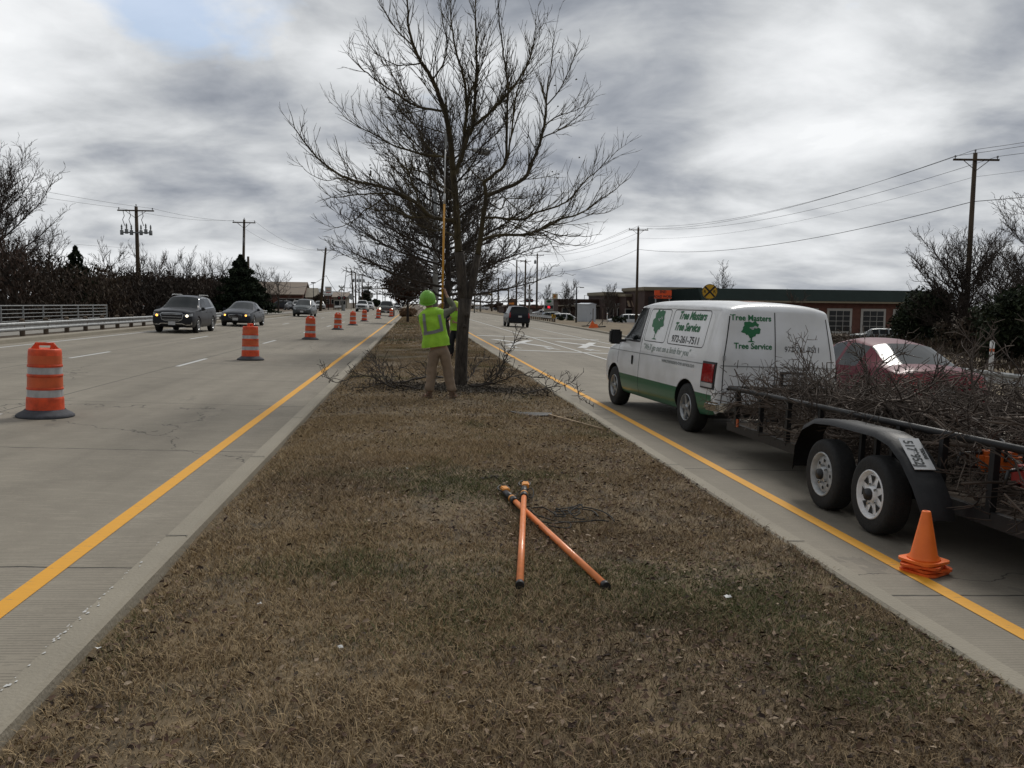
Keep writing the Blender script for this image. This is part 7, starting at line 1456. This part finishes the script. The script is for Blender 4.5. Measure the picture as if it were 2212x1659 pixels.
ltree('big dark cedar beside the conduit pole', 519, 552, 92, 100, 7000, 'cedar', 62, True, name='cedar_tree', leaf=.22)
ltree('low dark cedar at the right foot of the big cedar', 545, 600, 90, 80, 4500, 'cedar', 63, True, name='cedar_tree', leaf=.22)
ltree('dark evergreen clump beyond the left signal mast', c2(1545, 0)[0], c2(0, 1068)[1], 230, 28, 2500, 'ever', 64, leaf=.35, z0=.2); ltree('low dark evergreen left of the olive pickup', c2(1655, 0)[0], c2(0, 1175)[1], 220, 34, 2000, 'ever', 65, leaf=.3, z0=.2); ltree('dark tree between the brick building and leaning pole', c2(1050, 0)[0], c2(0, 1115)[1], 180, 36, 2200, 'scrub', 66, leaf=.3, z0=.2)
ltree('dark tree right of the grey-roofed house', c2(960, 0)[0], c2(0, 1040)[1], 215, 28, 1500, 'scrub', 67, leaf=.3, z0=.2)
# right side
gR = 'bare trees on the right side'
btree('big round bare tree behind the largest right utility pole', 2085, 545, 46, 250, 71, n1=38, lvl=3, P=dict(PT, step=.24, gap=.17, tip=.005, lift=.1), group=gR, r0=.15, Lk=1.55, flat=.1, fork=.12)
btree('second round bare tree right of the largest pole', 2165, 560, 50, 190, 72, n1=28, lvl=3, P=dict(PT, step=.26, gap=.2, tip=.005), group=gR, r0=.13, Lk=1.5, fork=.12)
btree('pale bare tree whose twigs enter at the right edge above the others', 2262, 400, 40, 210, 73, n1=22, lvl=3, P=dict(PT, step=.3, gap=.24, tip=.005), group=gR, Lk=1.4)
btree('bare tree with mistletoe above the green roof', 1562, 577, 135, 52, 74, n1=12, lvl=2, P=dict(PT, step=.5, gap=.4, tip=.012), group=gR, kmin=.012)
btree('small reddish bare tree in front of the garage doors', 1720, 640, 100, 60, 75, m='redtwig', n1=10, group=gR, z0=-2.1)
for i, (x, y, Y, w_, lab) in enumerate(((c4(975, 0)[0], c4(0, 845)[1], 170, 20, 'slim poplar-like bare tree left of the yellow square sign'), (c4(1215, 0)[0], c4(0, 850)[1], 140, 46, 'bare tree left of the thin black pole'), (c4(1650, 0)[0], c4(0, 885)[1], 125, 40, 'bare tree before the brick tower'), (c4(1170, 0)[0], c4(0, 900)[1], 150, 30, 'small bare tree above the brown shop wall'), (1318, 0*1+628, 128, 26, 'thin bare tree beside the corniced tower'))): btree(lab, x, y, Y, w_, 80+i, n1=9, lvl=2, P=dict(PT, up=.14, tip=.012), group=gR, kmin=.012, z0=-1.2)
ltree('large dark evergreen bush right of the garage doors', 1996, 624, 48, 150, 9000, 'ever', 91, leaf=.13, z0=-1.6, lump=.45); ltree('dark evergreen bush at the right edge', 2195, 630, 32, 150, 7000, 'ever', 92, leaf=.11, z0=-1.2, lump=.45); ltree('lower dark bush between the two large evergreen bushes', 2110, 668, 40, 140, 5000, 'scrub', 93, leaf=.12, z0=-1.2)
for i, (x, Y) in enumerate(((1180, 128), (1190, 127), (1212, 118), (1232, 118), (1395, 110), (1420, 110), (1330, 112), (1345, 112))): p = atY(x, 680, Y); leafy('round_shrub', ('leftmost', 'second', 'third', 'fourth', 'seventh', 'eighth', 'fifth', 'sixth')[i]+' clipped round shrub from the left along the right-hand car park', 'shrub', (p.x, Y, -.6), 1.0, 1.3, 500, M['ever'], 200+i, leaf=.12, z0=0., hide_trunk=True, group='round shrubs edging the right car park')
for i, (x, y, lab) in enumerate(((c3(800, 0)[0], c3(0, 620)[1], 'small red-leaved tree at the far junction'),)): ltree(lab, x, y, 300, 24, 900, 'russet', 95, leaf=.4, z0=-.5)
for i, (x, w_, yt) in enumerate(((1010, 60, 662), (1060, 50, 658), (1000, 30, 655), (1030, 40, 663))): ltree(('wide', 'dark', 'small', 'low')[i]+' tree on the horizon right of the trunk', x, yt, 380+8*i, w_, 1500, 'scrub', 300+i, leaf=.7, z0=-.5, name='distant_tree')
n = 42000; Yy = 9+rng.random(n)*62; Xx = 16.6+rng.random(n)*24+np.maximum(0, Yy-45)*.1; hgt = (.12+1.25*vn(Xx, Yy, .5, 71)**1.6*np.clip((Xx-17.5)/5, 0.08, 1))*np.clip((75-Yy)/30, .3, 1); gzz = np.array([gz(a_, b__) for a_, b__ in zip(Xx, Yy)]); zz_ = gzz+rng.random(n)*hgt; s = rng.uniform(.05, .2, n)
d1 = rng.normal(0, .5, (n, 3)); d1[:, 2] = np.abs(d1[:, 2])+.6; d1 /= np.linalg.norm(d1, axis=1)[:, None]; d2 = np.cross(d1, rng.normal(0, 1, (n, 3))); d2 /= np.linalg.norm(d2, axis=1)[:, None]; P_ = np.stack([Xx, Yy, zz_], 1)
V = np.stack([P_-d1*s[:, None], P_+d2*(s*.16)[:, None], P_+d1*s[:, None], P_-d2*(s*.16)[:, None]], 1).reshape(-1, 3); o = npmesh('weeds_right', V, np.arange(4*n).reshape(-1, 4), M['weed'] if 'weed' in M else M['scrub'], np.repeat(np.clip(rng.normal(.6, .25, n), 0, 1), 4)); o['kind'] = 'stuff'
M['hillfar'] = mat('far_hills', (.06, .06, .055), .95)
